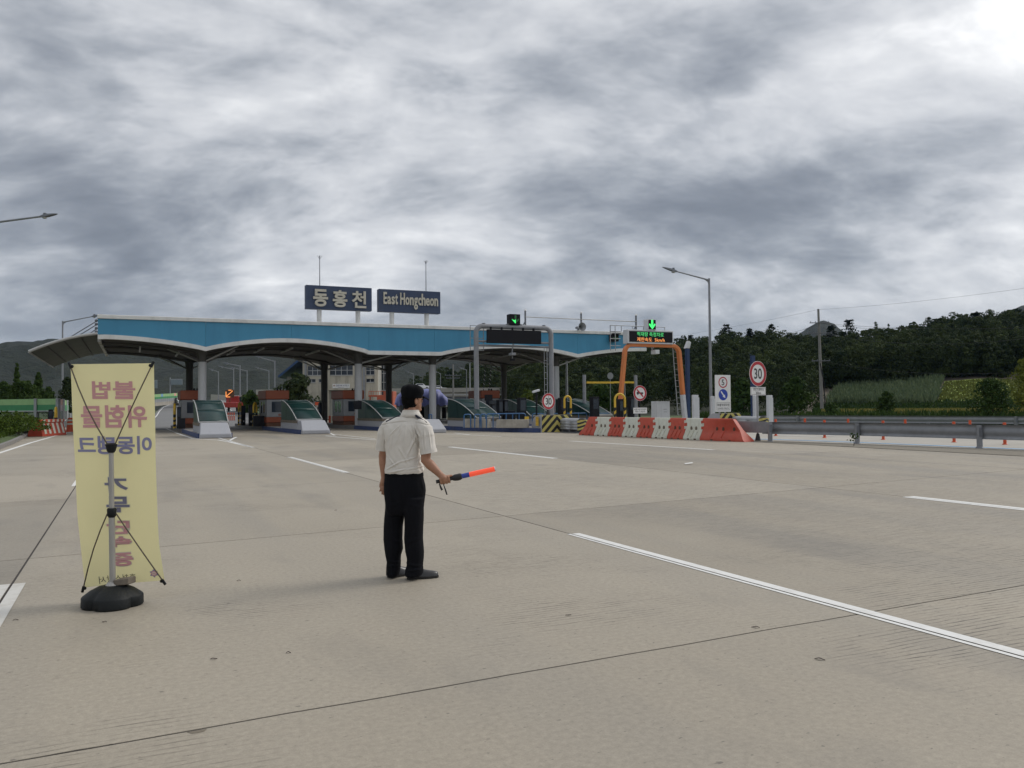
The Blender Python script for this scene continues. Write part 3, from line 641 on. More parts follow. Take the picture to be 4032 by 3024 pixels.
tree_px('field_shrub', 'leafy shrub behind the white cargo truck sign', 2930, 1490, 1640, 92, 190, 'leaf_bush', 1500, seed=46, tint=0.2, blobs=14, cat='shrub')
tree_px('field_shrub', 'leafy shrub beneath the yellow height bar', 2370, 1500, 1640, 90, 150, 'leaf_bush', 1300, seed=47, tint=0.25, blobs=12, cat='shrub')
tree_px('roadside_tree', 'yellowing tree behind the small camera post', 2075, 1530, 1640, 84, 90, 'leaf_yellow', 900, seed=48, tint=0.15, blobs=10)
tree_px('roadside_tree', 'dark tree in front of the depot building', 1165, 1465, 1640, 88, 190, 'leaf_forest', 1800, seed=49, tint=0.25, blobs=16)
tree_px('roadside_tree', 'small round tree beside the ramp in front of the pale wall', 985, 1535, 1640, 112, 110, 'leaf_bush', 1100, seed=50, tint=0.45, blobs=12)
left = [(65, 1420, 60, 'tall poplar-like tree with a spire behind the sound barrier'), (150, 1455, 85, 'second poplar-like tree behind the sound barrier'), (20, 1500, 110, 'low bushy tree at the left picture edge'),
        (105, 1495, 130, 'broad bushy tree below the two poplars'), (190, 1520, 80, 'short tree beside the far lamp post'), (265, 1480, 90, 'dark tree half hidden by the yellow banner')]
for i, (px, yt, w, lab) in enumerate(left):
    tree_px('roadside_tree', lab, px, yt, 1640, 66 + 3 * (i % 3), w, 'leaf_bush' if i < 5 else 'leaf_forest', 3600, 0.085, seed=60 + i, tint=0.6 if i < 5 else 0.2, blobs=26, taper=0.55 if i < 2 else 0.25, group='trees behind the sound barrier')
tree_px('roadside_tree', 'yellowing tree growing right of the grey portal leg', 1905, 1560, 1650, 70, 70, 'leaf_bush', 600, seed=71, tint=0.8)

# ---- crops and grass: nobody could count the blades
def blades(name, label, pts, n, hgt, wid, m, seed, zf, cat, tint=0.5):
    rng = np.random.default_rng(seed); a, b_, c, d = [np.array(p[:2]) for p in pts]; s, t = rng.uniform(size=n), rng.uniform(size=n)
    q = (a[None] * (1 - s)[:, None] + b_[None] * s[:, None]) * (1 - t)[:, None] + (d[None] * (1 - s)[:, None] + c[None] * s[:, None]) * t[:, None]
    z = np.array([zf(x, y) for x, y in q]); hh = hgt * rng.uniform(0.6, 1.2, n); an = rng.uniform(0, PI, n); w = wid * rng.uniform(0.6, 1.3, n)
    dx, dy = np.cos(an) * w, np.sin(an) * w; lean = rng.normal(0, 0.25, (n, 2)) * hh[:, None]
    Vt = np.stack([np.stack([q[:, 0] - dx, q[:, 1] - dy, z], 1), np.stack([q[:, 0] + dx, q[:, 1] + dy, z], 1),
                   np.stack([q[:, 0] + dx * 0.4 + lean[:, 0], q[:, 1] + dy * 0.4 + lean[:, 1], z + hh], 1), np.stack([q[:, 0] - dx * 0.4 + lean[:, 0], q[:, 1] - dy * 0.4 + lean[:, 1], z + hh * 0.9], 1)], 1).reshape(-1, 3)
    return struct(tag(leaf_obj(name, Vt, np.clip(tint + rng.normal(0, 0.25, n), 0, 1.2), m), label, cat), 'stuff')
hz0 = lambda x, y: max(hill_z(x, y), 0.0) + 0.1
blades('corn', 'grey-green corn standing on the slope', [XY(3250, 130), XY(3680, 128), XY(3710, 162), XY(3300, 162)], 5200, 1.5, 0.16, 'leaf_corn', 5, hz0, 'corn', 0.5)
blades('meadow_grass', 'bright green meadow grass on the slope', [XY(3690, 132), XY(4300, 128), XY(4300, 160), XY(3720, 158)], 6000, 0.4, 0.2, 'leaf_meadow', 6, hz0, 'grass', 0.6)
blades('rice', 'yellowing rice standing behind the guard rails', [XY(3240, 82), XY(4300, 74), XY(4300, 94), XY(3240, 102)], 9000, 0.55, 0.10, 'leaf_rice', 7, lambda x, y: 0.15, 'rice', 0.5)
blades('weeds', 'low green weeds along the field edge', [XY(2700, 70), XY(4300, 52), XY(4300, 58), XY(2700, 78)], 9000, 1.15, 0.09, 'leaf_bush', 8, lambda x, y: -0.55 + 0.45 * fbm(x / 3.0, y / 3.0, 4), 'weeds', 0.4)
blades('field_grass', 'dark green grass between the fields', [XY(3200, 104), XY(4400, 97), XY(4400, 130), XY(3200, 132)], 9000, 0.6, 0.16, 'leaf_bush', 9, hz0, 'grass', 0.15)
kpw = [wld(p.x, p.y) for p in kp]
blades('grass', 'green grass on the bank behind the left kerb', [kpw[1] + Vector((-0.5, 0, 0)), wld(-6.3, 62), wld(-6.3, 62) + Vector((-9, 1, 0)), kpw[1] + Vector((-9, 1, 0))], 15000, 0.28, 0.022, 'leaf_grass', 10, lambda x, y: 0.16, 'grass', 0.5)
rng = np.random.default_rng(21)
for i, (px, py, Y, w, h, lab) in enumerate([(20, 1680, 44, 1.9, 1.1, 'dark clipped hedge bush at the left picture edge'), (75, 1690, 46, 1.7, 0.85, 'second hedge bush beside the red and white barrier'), (-60, 1690, 43, 1.8, 1.0, 'hedge bush mostly outside the left picture edge')]):
    c = at(px, py, Y); t = thing('hedge_bush', lab, 'bush', (c.x, Y, 0.4), 0, 'hedge bushes on the bank')
    q = rng.normal(size=(1500, 3)); q /= np.linalg.norm(q, axis=1)[:, None]; q[:, 2] = np.abs(q[:, 2]); q *= (rng.uniform(0.4, 1, 1500) ** 0.4)[:, None] * [w, w * 0.7, h]
    Vq, _ = quads(q, 0.07, rng, 0); leaf_obj('foliage', Vq, np.clip(0.35 + rng.normal(0, 0.2, 1500), 0, 1.2), 'leaf_grass', t)
    sb = B()
    for j in range(6): sb.tube([(rng.normal(0, 0.1), rng.normal(0, 0.1), -0.4), (rng.normal(0, 0.5), rng.normal(0, 0.3), h * 0.6)], [0.02, 0.008], 5)
    sb.mk('stem', 'trunk', t)
# ================================================================== TOLL CANOPY
CV0, CV1 = 54.5, 70.0                                                # front and rear edge of the canopy
LOWS = [(4.0, 5.33), (14.3, 5.27), (19.5, 5.30), (30.3, 5.32)]
UL, UR = -2.0, 36.4
def scallop(u):
    """lower edge of the fascia: arches spring from the columns, flat between the middle pair"""
    if u < 4.0: s = (u + 6.4) / 20.8; return 5.33 + 0.60 * (1 - ((u + 2.0) / 6.0) ** 2) ** 1.0 if u > -2 else 5.9
    if u < 14.3: s = (u - 4.0) / 10.3; return 5.31 + 0.66 * math.sin(PI * s) ** 0.85
    if u < 19.5: return 5.28
    if u < 30.3: s = (u - 19.5) / 10.8; return 5.30 + 0.62 * math.sin(PI * s) ** 0.85
    s = min((u - 30.3) / 6.1, 1); return 5.32 + 0.60 * math.sin(PI / 2 * s) ** 0.9
US = sorted(set([UL + (UR - UL) * i / 96 for i in range(97)] + [4.0, 14.3, 19.5, 30.3]))
can = thing_uv('toll_canopy', 'long toll plaza canopy with bright blue scalloped fascia on white columns', 'canopy', 3.9, 56.0)
OX, OY = 3.9, 56.0
def cu(u, v, z): return (u - OX, v - OY, z)
ZT = 6.86
# blue front panels, butted with fine seams
cuts = [UL, 4.0, 9.2, 14.3, 18.95, 24.9, 30.3, UR]
for a, c in zip(cuts[:-1], cuts[1:]):
    us = [a + 0.006] + [u for u in US if a + 0.05 < u < c - 0.05] + [c - 0.006]; b = B()
    for y0, y1 in ((CV0, CV0 + 0.12),):
        n = len(us); vs = [cu(u, y0, scallop(u)) for u in us] + [cu(u, y0, ZT) for u in us] + [cu(u, y1, scallop(u)) for u in us] + [cu(u, y1, ZT) for u in us]
        fs = [(i, i + 1, n + i + 1, n + i) for i in range(n - 1)] + [(2 * n + i, 3 * n + i, 3 * n + i + 1, 2 * n + i + 1) for i in range(n - 1)] + [(0, n, 3 * n, 2 * n), (n - 1, 3 * n - 1, 4 * n - 1, 2 * n - 1)]
        fs += [(i, 2 * n + i, 2 * n + i + 1, i + 1) for i in range(n - 1)]
        b.add(vs, fs)
    b.mk('fascia_panel', 'fascia_blue', can)
b = B(); b.box(UL - OX - 0.03, UR - OX + 0.03, CV0 - 0.10 - OY, CV0 + 0.5 - OY, ZT + 0.003, ZT + 0.24); b.mk('cap_trim', 'white_paint', can, bevel=0.03)
def rim(v0, v1, dz0, dz1, nm, m):
    b = B(); rows = []
    for u in US:
        z = scallop(u); rows.append([cu(u, v0, z + dz0), cu(u, v1, z + dz0), cu(u, v1, z + dz1), cu(u, v0, z + dz1)])
    b.loft(rows); return b.mk(nm, m, can, smooth=30)
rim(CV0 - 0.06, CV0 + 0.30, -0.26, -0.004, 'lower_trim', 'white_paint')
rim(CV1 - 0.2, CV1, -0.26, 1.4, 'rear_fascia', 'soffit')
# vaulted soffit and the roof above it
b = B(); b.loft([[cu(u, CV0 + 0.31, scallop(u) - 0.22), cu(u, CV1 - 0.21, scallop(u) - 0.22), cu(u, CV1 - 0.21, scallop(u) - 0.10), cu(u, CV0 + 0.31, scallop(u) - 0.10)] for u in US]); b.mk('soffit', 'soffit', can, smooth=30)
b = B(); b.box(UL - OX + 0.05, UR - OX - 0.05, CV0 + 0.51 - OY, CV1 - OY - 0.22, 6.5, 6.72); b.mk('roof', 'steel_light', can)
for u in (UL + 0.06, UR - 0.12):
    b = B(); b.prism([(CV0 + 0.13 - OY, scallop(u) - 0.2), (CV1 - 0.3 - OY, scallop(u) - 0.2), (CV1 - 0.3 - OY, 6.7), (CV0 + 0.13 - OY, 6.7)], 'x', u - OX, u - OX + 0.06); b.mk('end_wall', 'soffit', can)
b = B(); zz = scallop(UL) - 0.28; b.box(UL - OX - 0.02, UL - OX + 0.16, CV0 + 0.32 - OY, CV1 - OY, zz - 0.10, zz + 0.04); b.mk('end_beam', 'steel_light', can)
# purlins under the vault and slim fluorescent battens
for v in (57.0, 60.5, 66.5):
    b = B(); b.tube([cu(u, v, scallop(u) - 0.33) for u in US[::3]], 0.07, 6); b.mk('purlin', 'column_dark', can)
for u in (0.3, 2.6, 6.0, 7.9, 9.8, 11.6, 22.0, 24.4, 26.8, 33.0):
    b = B(); z = scallop(u) - 0.40; b.box(u - 0.05 - OX, u + 0.05 - OX, 57.6 - OY, 62.5 - OY, z - 0.05, z + 0.05); b.mk('light_batten', 'steel_light', can)
# columns with spreading struts
CF = [(3.9, 56.0), (13.95, 56.0), (19.3, 56.0), (29.2, 56.0)]; CR_ = [(3.75, 67.0), (13.9, 67.0), (19.25, 67.0), (29.75, 67.0)]
for k, (u, v) in enumerate(CF + CR_):
    front = k < 4; b = B(); b.cyl(cu(u, v, 0.2), cu(u, v, 4.45), 0.255, n=20)
    o = b.mk('column', 'column_white' if front else 'column_dark', can, smooth=40)  # rear row takes the darkened colour that stands for canopy shade
    c = B(); c.tube([cu(u, v, 4.452), cu(u, v, 4.9), cu(u, v, 5.2)], [0.262, 0.30, 0.44], 20); c.mk('column_head', 'column_dark', o, smooth=40)
    for sx, sy in ((-1, -0.4), (1, -0.4), (-1, 1), (1, 1)):
        uu_, vv_ = u + sx * 2.1, v + sy * 2.2
        if vv_ < CV0 + 0.4: vv_ = CV0 + 0.45
        s = B(); s.cyl(cu(u + sx * 0.18, v + sy * 0.18, 4.5), cu(uu_, vv_, scallop(uu_) - 0.25), 0.055, 0.05, 8); s.mk('strut', 'steel_light' if sx * sy < 0 else 'column_dark', o)
# glazed side awning at the left end, hung from four rods
aw = []
def awf(t):  # along the drop of the awning
    return UL - 0.02 - 3.5 * t, 5.93 - 0.42 * t - 0.70 * t * t
b = B(); rows = []
for i in range(17):
    u, z = awf(i / 16); rows.append([cu(u, CV0, z), cu(u, CV1, z - 0.18), cu(u, CV1, z - 0.13), cu(u, CV0, z + 0.05)])
mat('awning_sheet', (0.055, 0.075, 0.05), 0.5, var=0.25, scale=0.8, dirt=0.3, dscale=1.0, dirtcol=(0.10, 0.10, 0.08), transl=0.25)
b.loft(rows); b.mk('awning', 'awning_sheet', can, smooth=30)
b = B(); b.tube([cu(awf(i / 16)[0], CV0 - 0.04, awf(i / 16)[1] + 0.03) for i in range(17)], 0.085, 8); b.mk('awning_edge_tube', 'steel_light', can, smooth=60)
b = B(); u, z = awf(1.0); b.cyl(cu(u, CV0, z), cu(u, CV1, z - 0.17), 0.05, n=8); b.mk('awning_gutter', 'steel_light', can, smooth=60)
for t in (0.25, 0.5, 0.75):
    b = B(); u, z = awf(t); b.cyl(cu(u, CV0 + 0.05, z - 0.05), cu(u, CV1, z - 0.22), 0.035, n=6); b.mk('awning_rib', 'column_dark', can)
for t, zt in ((0.46, 6.74), (0.32, 6.53), (0.155, 6.29), (0.06, 6.08)):
    b = B(); u, z = awf(t); b.cyl(cu(u, CV0 + 0.05, z), cu(UL - 0.02, CV0 + 0.05, zt), 0.028, n=6); b.ball(cu(UL - 0.08, CV0 + 0.05, zt), 0.09, n=8, m=6); b.mk('tie_rod', 'galvanised_dark', can)

# ---- roof name signs
def roof_sign(u0, u1, z0, z1, posts, label, text, kor):
    t = thing_uv('roof_name_sign', label, 'sign', (u0 + u1) / 2, 58.0, 6.72); ox = (u0 + u1) / 2; oz = 6.72
    b = B(); b.box(u0 - ox, u1 - ox, 0.0, 0.55, z0 - oz, z1 - oz); b.mk('sign_box', 'sign_navy', t, bevel=0.02)
    for p in posts:
        b = B(); b.cyl((p - ox, 0.28, 0.0), (p - ox, 0.28, z0 - oz + 0.02), 0.17, n=16); b.mk('post', 'white_paint', t, smooth=40)
    if kor:
        cw = 1.02; x = u0 + 0.48
        for ch in text:
            lettering(ch, 'letter_cream', t, x - ox, x - ox + cw, z0 - oz + 0.18, z1 - oz - 0.28, -0.14, 0.03 if ch != '천' else 0.022, 'letter', 0.135); x += 1.36
    else:
        widths = {'E': .30, 'a': .34, 's': .29, 't': .24, ' ': .17, 'H': .42, 'o': .36, 'n': .35, 'g': .34, 'c': .29, 'h': .35, 'e': .34}
        tot = sum(widths[c] for c in text); k = (u1 - u0 - 0.5) / tot; x = u0 + 0.32
        for ch in text:
            w = widths[ch] * k
            if ch != ' ':
                zb, zt = (0.55, 1.42) if ch in 'EHh' else (0.55, 1.30) if ch == 't' else (0.24, 1.12) if ch == 'g' else (0.55, 1.12)
                lettering(ch, 'letter_cream', t, x - ox, x - ox + w * 0.90, z0 - oz + zb, z0 - oz + zt, -0.10, 0.025, 'letter', 0.095)
            x += w
    return t
roof_sign(10.79, 15.45, 8.35, 10.01, (11.75, 14.5), 'navy roof sign with three cream Korean syllables', '동홍천', True)
roof_sign(15.97, 20.65, 8.35, 9.99, (17.0, 19.65), 'navy roof sign with cream Latin letters East Hongcheon', 'East Hongcheon', False)
for u, z1, lab in ((11.8, 12.15, 'thin lightning rod above the Korean roof sign'), (19.63, 12.3, 'thin lightning rod above the Latin roof sign')):
    t = thing_uv('lightning_rod', lab, 'lightning rod', u, 58.3, 10.0); b = B(); b.cyl((0, 0, 0), (0, 0, z1 - 10), 0.032, 0.022, 6); b.mk('mast', 'galvanised_dark', t)
    b = B()
    for an in range(4): b.cyl((0, 0, z1 - 10 - 0.25), (0.16 * math.cos(an * PI / 2), 0.16 * math.sin(an * PI / 2), z1 - 10), 0.012, n=5)
    b.mk('prong', 'galvanised_dark', t)
# ---- pipe masts on the canopy's right end
mp = [V(2068, 1222, 56.5), V(2288, 1232, 56.5), V(2504, 1241, 56.5)]
for p, lab in zip(mp, ('leftmost pipe mast on the canopy roof', 'middle pipe mast on the canopy roof above the loudspeaker', 'rightmost pipe mast on the canopy roof')):
    t = thing_uv('roof_mast', lab, 'mast', p.x, 56.5, 6.72, group='masts on the canopy roof'); b = B(); b.cyl((0, 0, 0), (0, 0, p.z - 6.72), 0.075, n=8); b.mk('pipe', 'galvanised_dark', t, smooth=40)
    b = B(); b.ball((0, 0, p.z - 6.72), 0.09, n=8, m=6); b.mk('cap', 'white_paint', t)
    b = B(); b.cyl((-0.75, 0, 0.0), (0, 0, 1.15), 0.04, n=6); b.mk('brace', 'galvanised_dark', t)
t = thing_uv('roof_pipe', 'thin horizontal pipe joining the three roof masts', 'pipe', mp[0].x, 56.45, mp[0].z - 0.5); b = B(); b.tube([(0, 0, 0), (mp[1].x - mp[0].x, 0, -0.02), (mp[2].x - mp[0].x, 0, -0.03)], 0.035, 6); b.mk('tube', 'steel_light', t)
p = V(2287, 1297, 54.2)
t = thing_uv('loudspeaker', 'grey horn loudspeaker on the canopy edge', 'loudspeaker', p.x, 54.3, 7.11); b = B()
rg = [[(r * math.cos(2 * PI * j / 16), y, 0.22 + r * math.sin(2 * PI * j / 16)) for j in range(16)] for y, r in ((0.35, 0.07), (0.1, 0.09), (-0.15, 0.17), (-0.33, 0.33))]
b.loft(rg, cap=False); b.mk('horn', 'galvanised', t, smooth=40); b = B(); b.cyl((0, 0.36, 0.22), (0, 0.6, 0.22), 0.1, n=10); b.mk('driver', 'galvanised_dark', t); b = B(); b.box(-0.05, 0.05, 0.2, 0.3, 0, 0.2); b.mk('bracket', 'galvanised_dark', t)

def arrow_pts(w, h, t):  # outline of a downward arrow
    return [(-t / 2, h / 2), (t / 2, h / 2), (t / 2, -h * 0.12), (w * 0.36, h * 0.12), (w / 2, -h * 0.02), (0, -h / 2), (-w / 2, -h * 0.02), (-w * 0.36, h * 0.12), (-t / 2, -h * 0.12)]
def signal_box(t, w, h, d, mbox, marrow, part=True, z=0.0):
    b = B(); b.box(-w / 2, w / 2, 0, d, z, z + h); b.mk('housing', mbox, t, bevel=0.02)
    b = B(); b.box(-w / 2 + 0.06, w / 2 - 0.06, -0.012, -0.002, z + 0.06, z + h - 0.06); b.mk('face', 'black_panel', t)
    b = B(); b.prism([(x, zz + z + h / 2) for x, zz in arrow_pts(w * 0.72, h * 0.78, w * 0.18)], 'y', -0.022, -0.014); b.mk('arrow', marrow, t)
p = V(2415, 1330, 54.3); t = thing_uv('lane_signal', 'unlit dark lane signal box on the blue fascia', 'signal', p.x, 54.0, p.z - 0.3)
signal_box(t, 0.62, 0.55, 0.45, 'dark_box', 'led_green_dim')
b = B(); b.prism([(-0.34, 0.6), (0.34, 0.6), (0.34, 0.54), (-0.34, 0.54)], 'y', -0.28, 0.02); b.mk('visor', 'dark_box', t)

# ================================================================== TOLL ISLANDS
def kerb_ring(t, poly, z, blue_y, top='kerb_grey'):
    """a raised island: blue kerb round the nose, grey kerb behind"""
    n = len(poly)
    for nm, m, sel in (('kerb', 'kerb_blue', True), ('kerb', 'kerb_grey', False)):
        b = B()
        for i in range(n):
            p, q = poly[i], poly[(i + 1) % n]
            if ((p[1] + q[1]) / 2 < blue_y) == sel: b.add([(*p, -0.01), (*q, -0.01), (*q, z), (*p, z)], [(0, 1, 2, 3)])
        if b.f: b.mk(nm, m, t)
    b = B(); b.add([(*p, z) for p in poly], [tuple(range(n))]); b.mk('island_top', top, t)
def nose_block(t, w, z0=0.0, h=0.76, y0=0.0, d=1.5):
    b = B(); k = 0.86
    prof = [(0.0, 0.0, 1.0), (0.0, 0.22, 0.99), (0.08, 0.27, 0.97), (0.72, h, k), (d, h, k), (d, 0.0, 1.0)]
    rows = [[(-w / 2 * s, y0 + y, z0 + z), (w / 2 * s, y0 + y, z0 + z)] for y, z, s in prof]
    vs = [p for r in rows for p in r]; n = len(rows); fs = [(2 * i, 2 * i + 1, 2 * ((i + 1) % n) + 1, 2 * ((i + 1) % n)) for i in range(n)] + [tuple(2 * i for i in range(n)), tuple(2 * i + 1 for i in range(n - 1, -1, -1))]
    b.add(vs, fs); b.mk('nose_block', 'block_grey', t, bevel=0.05, seg=3)
def shell_cover(name, label, u, v, rz, w, L, z0=0.25, zb=0.80, zt=1.96, group='green shell covers before the booths'):
    t = thing_uv(name, label, 'shield', u, v, z0, rz, group); N = 14; zb -= z0; zt -= z0
    f = lambda s: zb + (zt - zb) * (1 - (1 - s) ** 1.75)
    b = B(); b.box(-w / 2, w / 2, 0.0, L, -0.001, zb - 0.20); b.mk('base', 'block_grey', t)
    b = B(); b.box(-w / 2 - 0.02, w / 2 + 0.02, -0.02, L, zb - 0.197, zb - 0.04); b.mk('base_strip', 'shell_strip', t)
    # curved roof in three sheets, side walls in panes
    for k in range(3):
        b = B(); ss = [k / 3 + i / 18 for i in range(7)]; b.sheet([[(-w / 2, L * s, f(s) - zb + zb), (w / 2, L * s, f(s))] for s in ss]); o = b.mk('roof_sheet', 'shell_glass', t, smooth=40)
        m = o.modifiers.new('thick', 'SOLIDIFY'); m.thickness = 0.012
    for sx in (-1, 1):
        for k in range(3):
            s0, s1 = k / 3 + 0.004, (k + 1) / 3 - 0.004; b = B(); ss = [s0 + (s1 - s0) * i / 5 for i in range(6)]
            poly = [(L * s0, zb - 0.04), (L * s1, zb - 0.04)] + [(L * s, f(s) - 0.015) for s in ss[::-1]]
            b.prism(poly, 'x', sx * (w / 2 - 0.02), sx * (w / 2 - 0.035)); b.mk('side_pane', 'shell_glass', t)
        b = B(); b.tube([(sx * w / 2, L * i / N, f(i / N) + 0.005) for i in range(N + 1)], 0.028, 6); b.mk('edge_trim', 'steel_light', t, smooth=60)
    b = B(); b.box(-w / 2, w / 2, -0.03, 0.02, zb - 0.04, zb + 0.05); b.mk('front_sill', 'steel_light', t)
    return t
def booth(label, u, v, rz, w=1.45, L=2.6, z0=0.25):
    t = thing_uv('toll_booth', label, 'booth', u, v, z0, rz, 'toll booths'); x = w / 2
    b = B(); b.box(-x, x, 0, L, 0.25, 0.62); b.mk('lower_band', 'booth_orange', t, bevel=0.03)
    b = B(); b.box(-x + 0.04, x - 0.04, 0.04, L - 0.04, 0.0, 0.245); b.mk('plinth', 'rust', t)
    b = B(); b.box(-x + 0.02, x - 0.02, 0.02, L - 0.02, 0.623, 1.80); b.mk('body', 'booth_grey', t, bevel=0.03)
    r = B(); r.box(-x - 0.06, x + 0.06, -0.06, L + 0.06, 1.803, 2.42); ro = r.mk('roof_box', 'booth_orange', t, bevel=0.08, seg=3)
    c = B(); c.cyl((0.1, 0.5, 2.42), (0.1, 0.5, 2.56), 0.07, n=8); c.cyl((0.3, 0.5, 2.42), (0.3, 0.5, 2.56), 0.07, n=8); c.mk('beacon', 'dark_box', ro)
    for nm, bx in (('window', (-x + 0.35, x - 0.12, 0.004, 0.018, 0.95, 1.66)),):
        b = B(); b.box(*bx); o = b.mk(nm, 'window_dark', t)
    for sx in (-1, 1):
        b = B(); xs = sorted((sx * (x - 0.018), sx * (x - 0.004))); b.box(xs[0], xs[1], 0.45, L - 0.55, 0.9, 1.66); o = b.mk('window', 'window_dark', t)
        f = B(); xs = sorted((sx * (x - 0.004), sx * (x + 0.02)))
        for y in (0.43, 1.2, L - 0.57): f.box(xs[0], xs[1], y, y + 0.05, 0.88, 1.68)
        f.mk('frame', 'frame_alu', o)
    lettering('ex', 'booth_orange', t, 0.05, 0.42, 0.70, 0.84, 0.012, 0.02)
    return t
# island 1, 2, 3 with nose block, shell, booth
ISL = [(3.72, 44.2, math.radians(1.2), 1.55, 'first island from the left', 3.4, 1.05), (9.35, 47.3, math.radians(3.2), 1.62, 'second island from the left', 4.2, 1.5), (15.35, 44.4, math.radians(5.4), 1.62, 'third island, behind the standing man', 4.6, 6.0)]
for i, (u, v, rz, w, lab, sl, so) in enumerate(ISL):
    t = thing_uv('toll_island', 'raised toll island with dark blue kerb, ' + lab, 'island', u, v, 0, rz, 'toll islands'); h = w / 2 + 0.06
    kerb_ring(t, [(-h, 0.25), (h, 0.25), (h, 11.0), (h, 22.0), (h * 0.5, 23.6), (-h * 0.5, 23.6), (-h, 22.0), (-h, 11.0)], 0.25, 8.5)
    nose_block(t, w)
    def loc(y, x=0.0, u=u, v=v, rz=rz): return u + x * math.cos(rz) - y * math.sin(rz), v + x * math.sin(rz) + y * math.cos(rz)
    names = ('nearest the yellow banner', 'on the second island', 'just left of the standing man')
    a = loc(so); shell_cover('shell_cover', 'dark green glazed shell cover ' + names[i], a[0], a[1], rz, w - 0.12, sl)
    bq = loc([13.2, 10.0, 13.0][i], [0, -0.05, -0.2][i]); booth('orange-topped grey toll booth ' + ('behind the first white column', 'with a bare orange front, left of the depot', 'left of the second white column')[i], bq[0], bq[1], rz)
# fourth island: long kerb running to the striped nose
I4 = [(17.75, 50.2), (18.55, 45.3), (19.75, 42.4), (20.38, 41.15), (22.36, 41.1), (22.2, 46), (21.0, 52), (20.3, 66), (18.3, 66)]
t = thing_uv('toll_island', 'long raised toll island with dark blue kerb ending at the striped nose', 'island', 19.6, 45, 0, 0, 'toll islands')
kerb_ring(t, [(a - 19.6, c - 45) for a, c in I4], 0.25, 6.5)
shell_cover('shell_cover', 'dark green glazed shell cover right of the third white column', 19.25, 45.6, math.radians(2), 1.6, 4.6)
I5 = [(24.0, 50), (25.9, 50), (25.9, 70), (24.0, 70)]; I6 = [(27.9, 50), (29.9, 50), (30.4, 70), (28.6, 70)]
for poly, lab in ((I5, 'raised toll island under the right leg of the grey portal'), (I6, 'raised toll island beneath the rightmost white column')):
    cx, cy = poly[0]; t = thing_uv('toll_island', lab, 'island', cx, cy, 0, 0, 'toll islands'); kerb_ring(t, [(a - cx, c - cy) for a, c in poly], 0.25, 3)
shell_cover('shell_cover', 'dark green glazed shell cover behind the first round speed sign', 25.2, 50.6, 0, 1.55, 4.4)
shell_cover('shell_cover', 'pale-topped green shell cover left of the orange portal', 29.3, 49.3, math.radians(2), 1.6, 5.2)
booth('orange-topped toll booth right of the grey portal, partly hidden by the speed sign', 24.7, 58.2, 0)
# block behind the man continues as low concrete barriers on the fourth island
def low_barrier(x0, x1, v0, v1, ytop, lab):
    a, c = V(x0, ytop, v0), V(x1, ytop, v1); d = Vector((c.x - a.x, c.y - a.y, 0)); t = thing_uv('concrete_barrier', lab, 'barrier', a.x, a.y, 0.25, math.atan2(d.y, d.x), 'low concrete barriers'); L = d.length
    b = B(); b.prism([(0, 0), (0.34, 0), (0.30, a.z - 0.25), (0.04, a.z - 0.25)], 'x', 0, L); b.mk('block', 'barrier_concrete', t, bevel=0.02)
    return t
low_barrier(1822, 1921, 45.2, 43.7, 1650, 'stained low concrete barrier at the foot of the fourth shell cover')
low_barrier(1953, 2076, 43.2, 41.9, 1652, 'stained low concrete barrier left of the striped nose block')
# ================================================================== LANE FURNITURE
def chevron_mat_stripes(t, x0, x1, z0, z1, y, pitch=0.30, ym='chevron_yellow', name='stripe'):
    """black plate with raised yellow inverted-V stripes, each a mesh of its own"""
    b = B(); b.box(x0, x1, y - 0.004, y + 0.0, z0, z1); b.mk('stripe_plate', 'black_paint', t)
    xm = (x0 + x1) / 2; half = (x1 - x0) / 2; k = 0
    z = z0 - half * 1.05 - 0.02
    def clip(poly):
        out = poly
        for ax, lim, sgn in ((1, z0, 1), (1, z1, -1)):
            res = []
            for i in range(len(out)):
                p, q = out[i], out[(i + 1) % len(out)]; a, c = sgn * (p[ax] - lim), sgn * (q[ax] - lim)
                if a >= 0: res.append(p)
                if a * c < 0: s = a / (a - c); res.append((p[0] + (q[0] - p[0]) * s, p[1] + (q[1] - p[1]) * s))
            out = res
            if not out: break
        return out
    while z < z1:
        for sx in (-1, 1):
            poly = clip([(xm, z + half * 1.05), (xm + sx * half, z), (xm + sx * half, z + pitch * 0.5), (xm, z + half * 1.05 + pitch * 0.5)])
            if len(poly) > 2: b = B(); b.prism(poly, 'y', y - 0.010, y - 0.005); b.mk(name, ym, t)
        z += pitch
def nose_wall(label, u, v, rz, w=1.52, h=0.97, d=1.3, pitch=0.46):
    t = thing_uv('striped_nose_block', label, 'barrier', u, v, 0, rz, 'striped nose blocks')
    prof = [(0, 0), (0, h)] + [(0.45 + (d - 0.45) * math.sin(a), 0.25 + (h - 0.25) * math.cos(a)) for a in np.linspace(0, PI / 2, 9)] + [(d, 0)]
    b = B(); b.prism(prof, 'x', -w / 2, w / 2); b.mk('block', 'block_grey', t, smooth=30)
    chevron_mat_stripes(t, -w / 2 + 0.005, w / 2 - 0.005, 0.02, h - 0.01, -0.003, pitch)
    b = B()
    for i in range(5): b.box(-w / 2 + i * w / 5 + 0.01, -w / 2 + i * w / 5 + w / 10, 0.0, 0.22, h + 0.002, h + 0.008)
    b.mk('top_stripe', 'chevron_yellow', t)
    return t
nb1 = nose_wall('yellow and black striped nose block below the first speed sign', 21.42, 41.0, 0, w=1.9)
p = V(2090, 1640, 41.2)
nsg = thing_uv('notice_plate', 'small yellow notice plate on the side of the striped nose block', 'notice', 20.385, 41.22, 0.38, -PI / 2)
b = B(); b.box(-0.36, 0.0, -0.012, 0.0, 0, 0.5); b.mk('plate', 'sign_yellow', nsg, bevel=0.01)
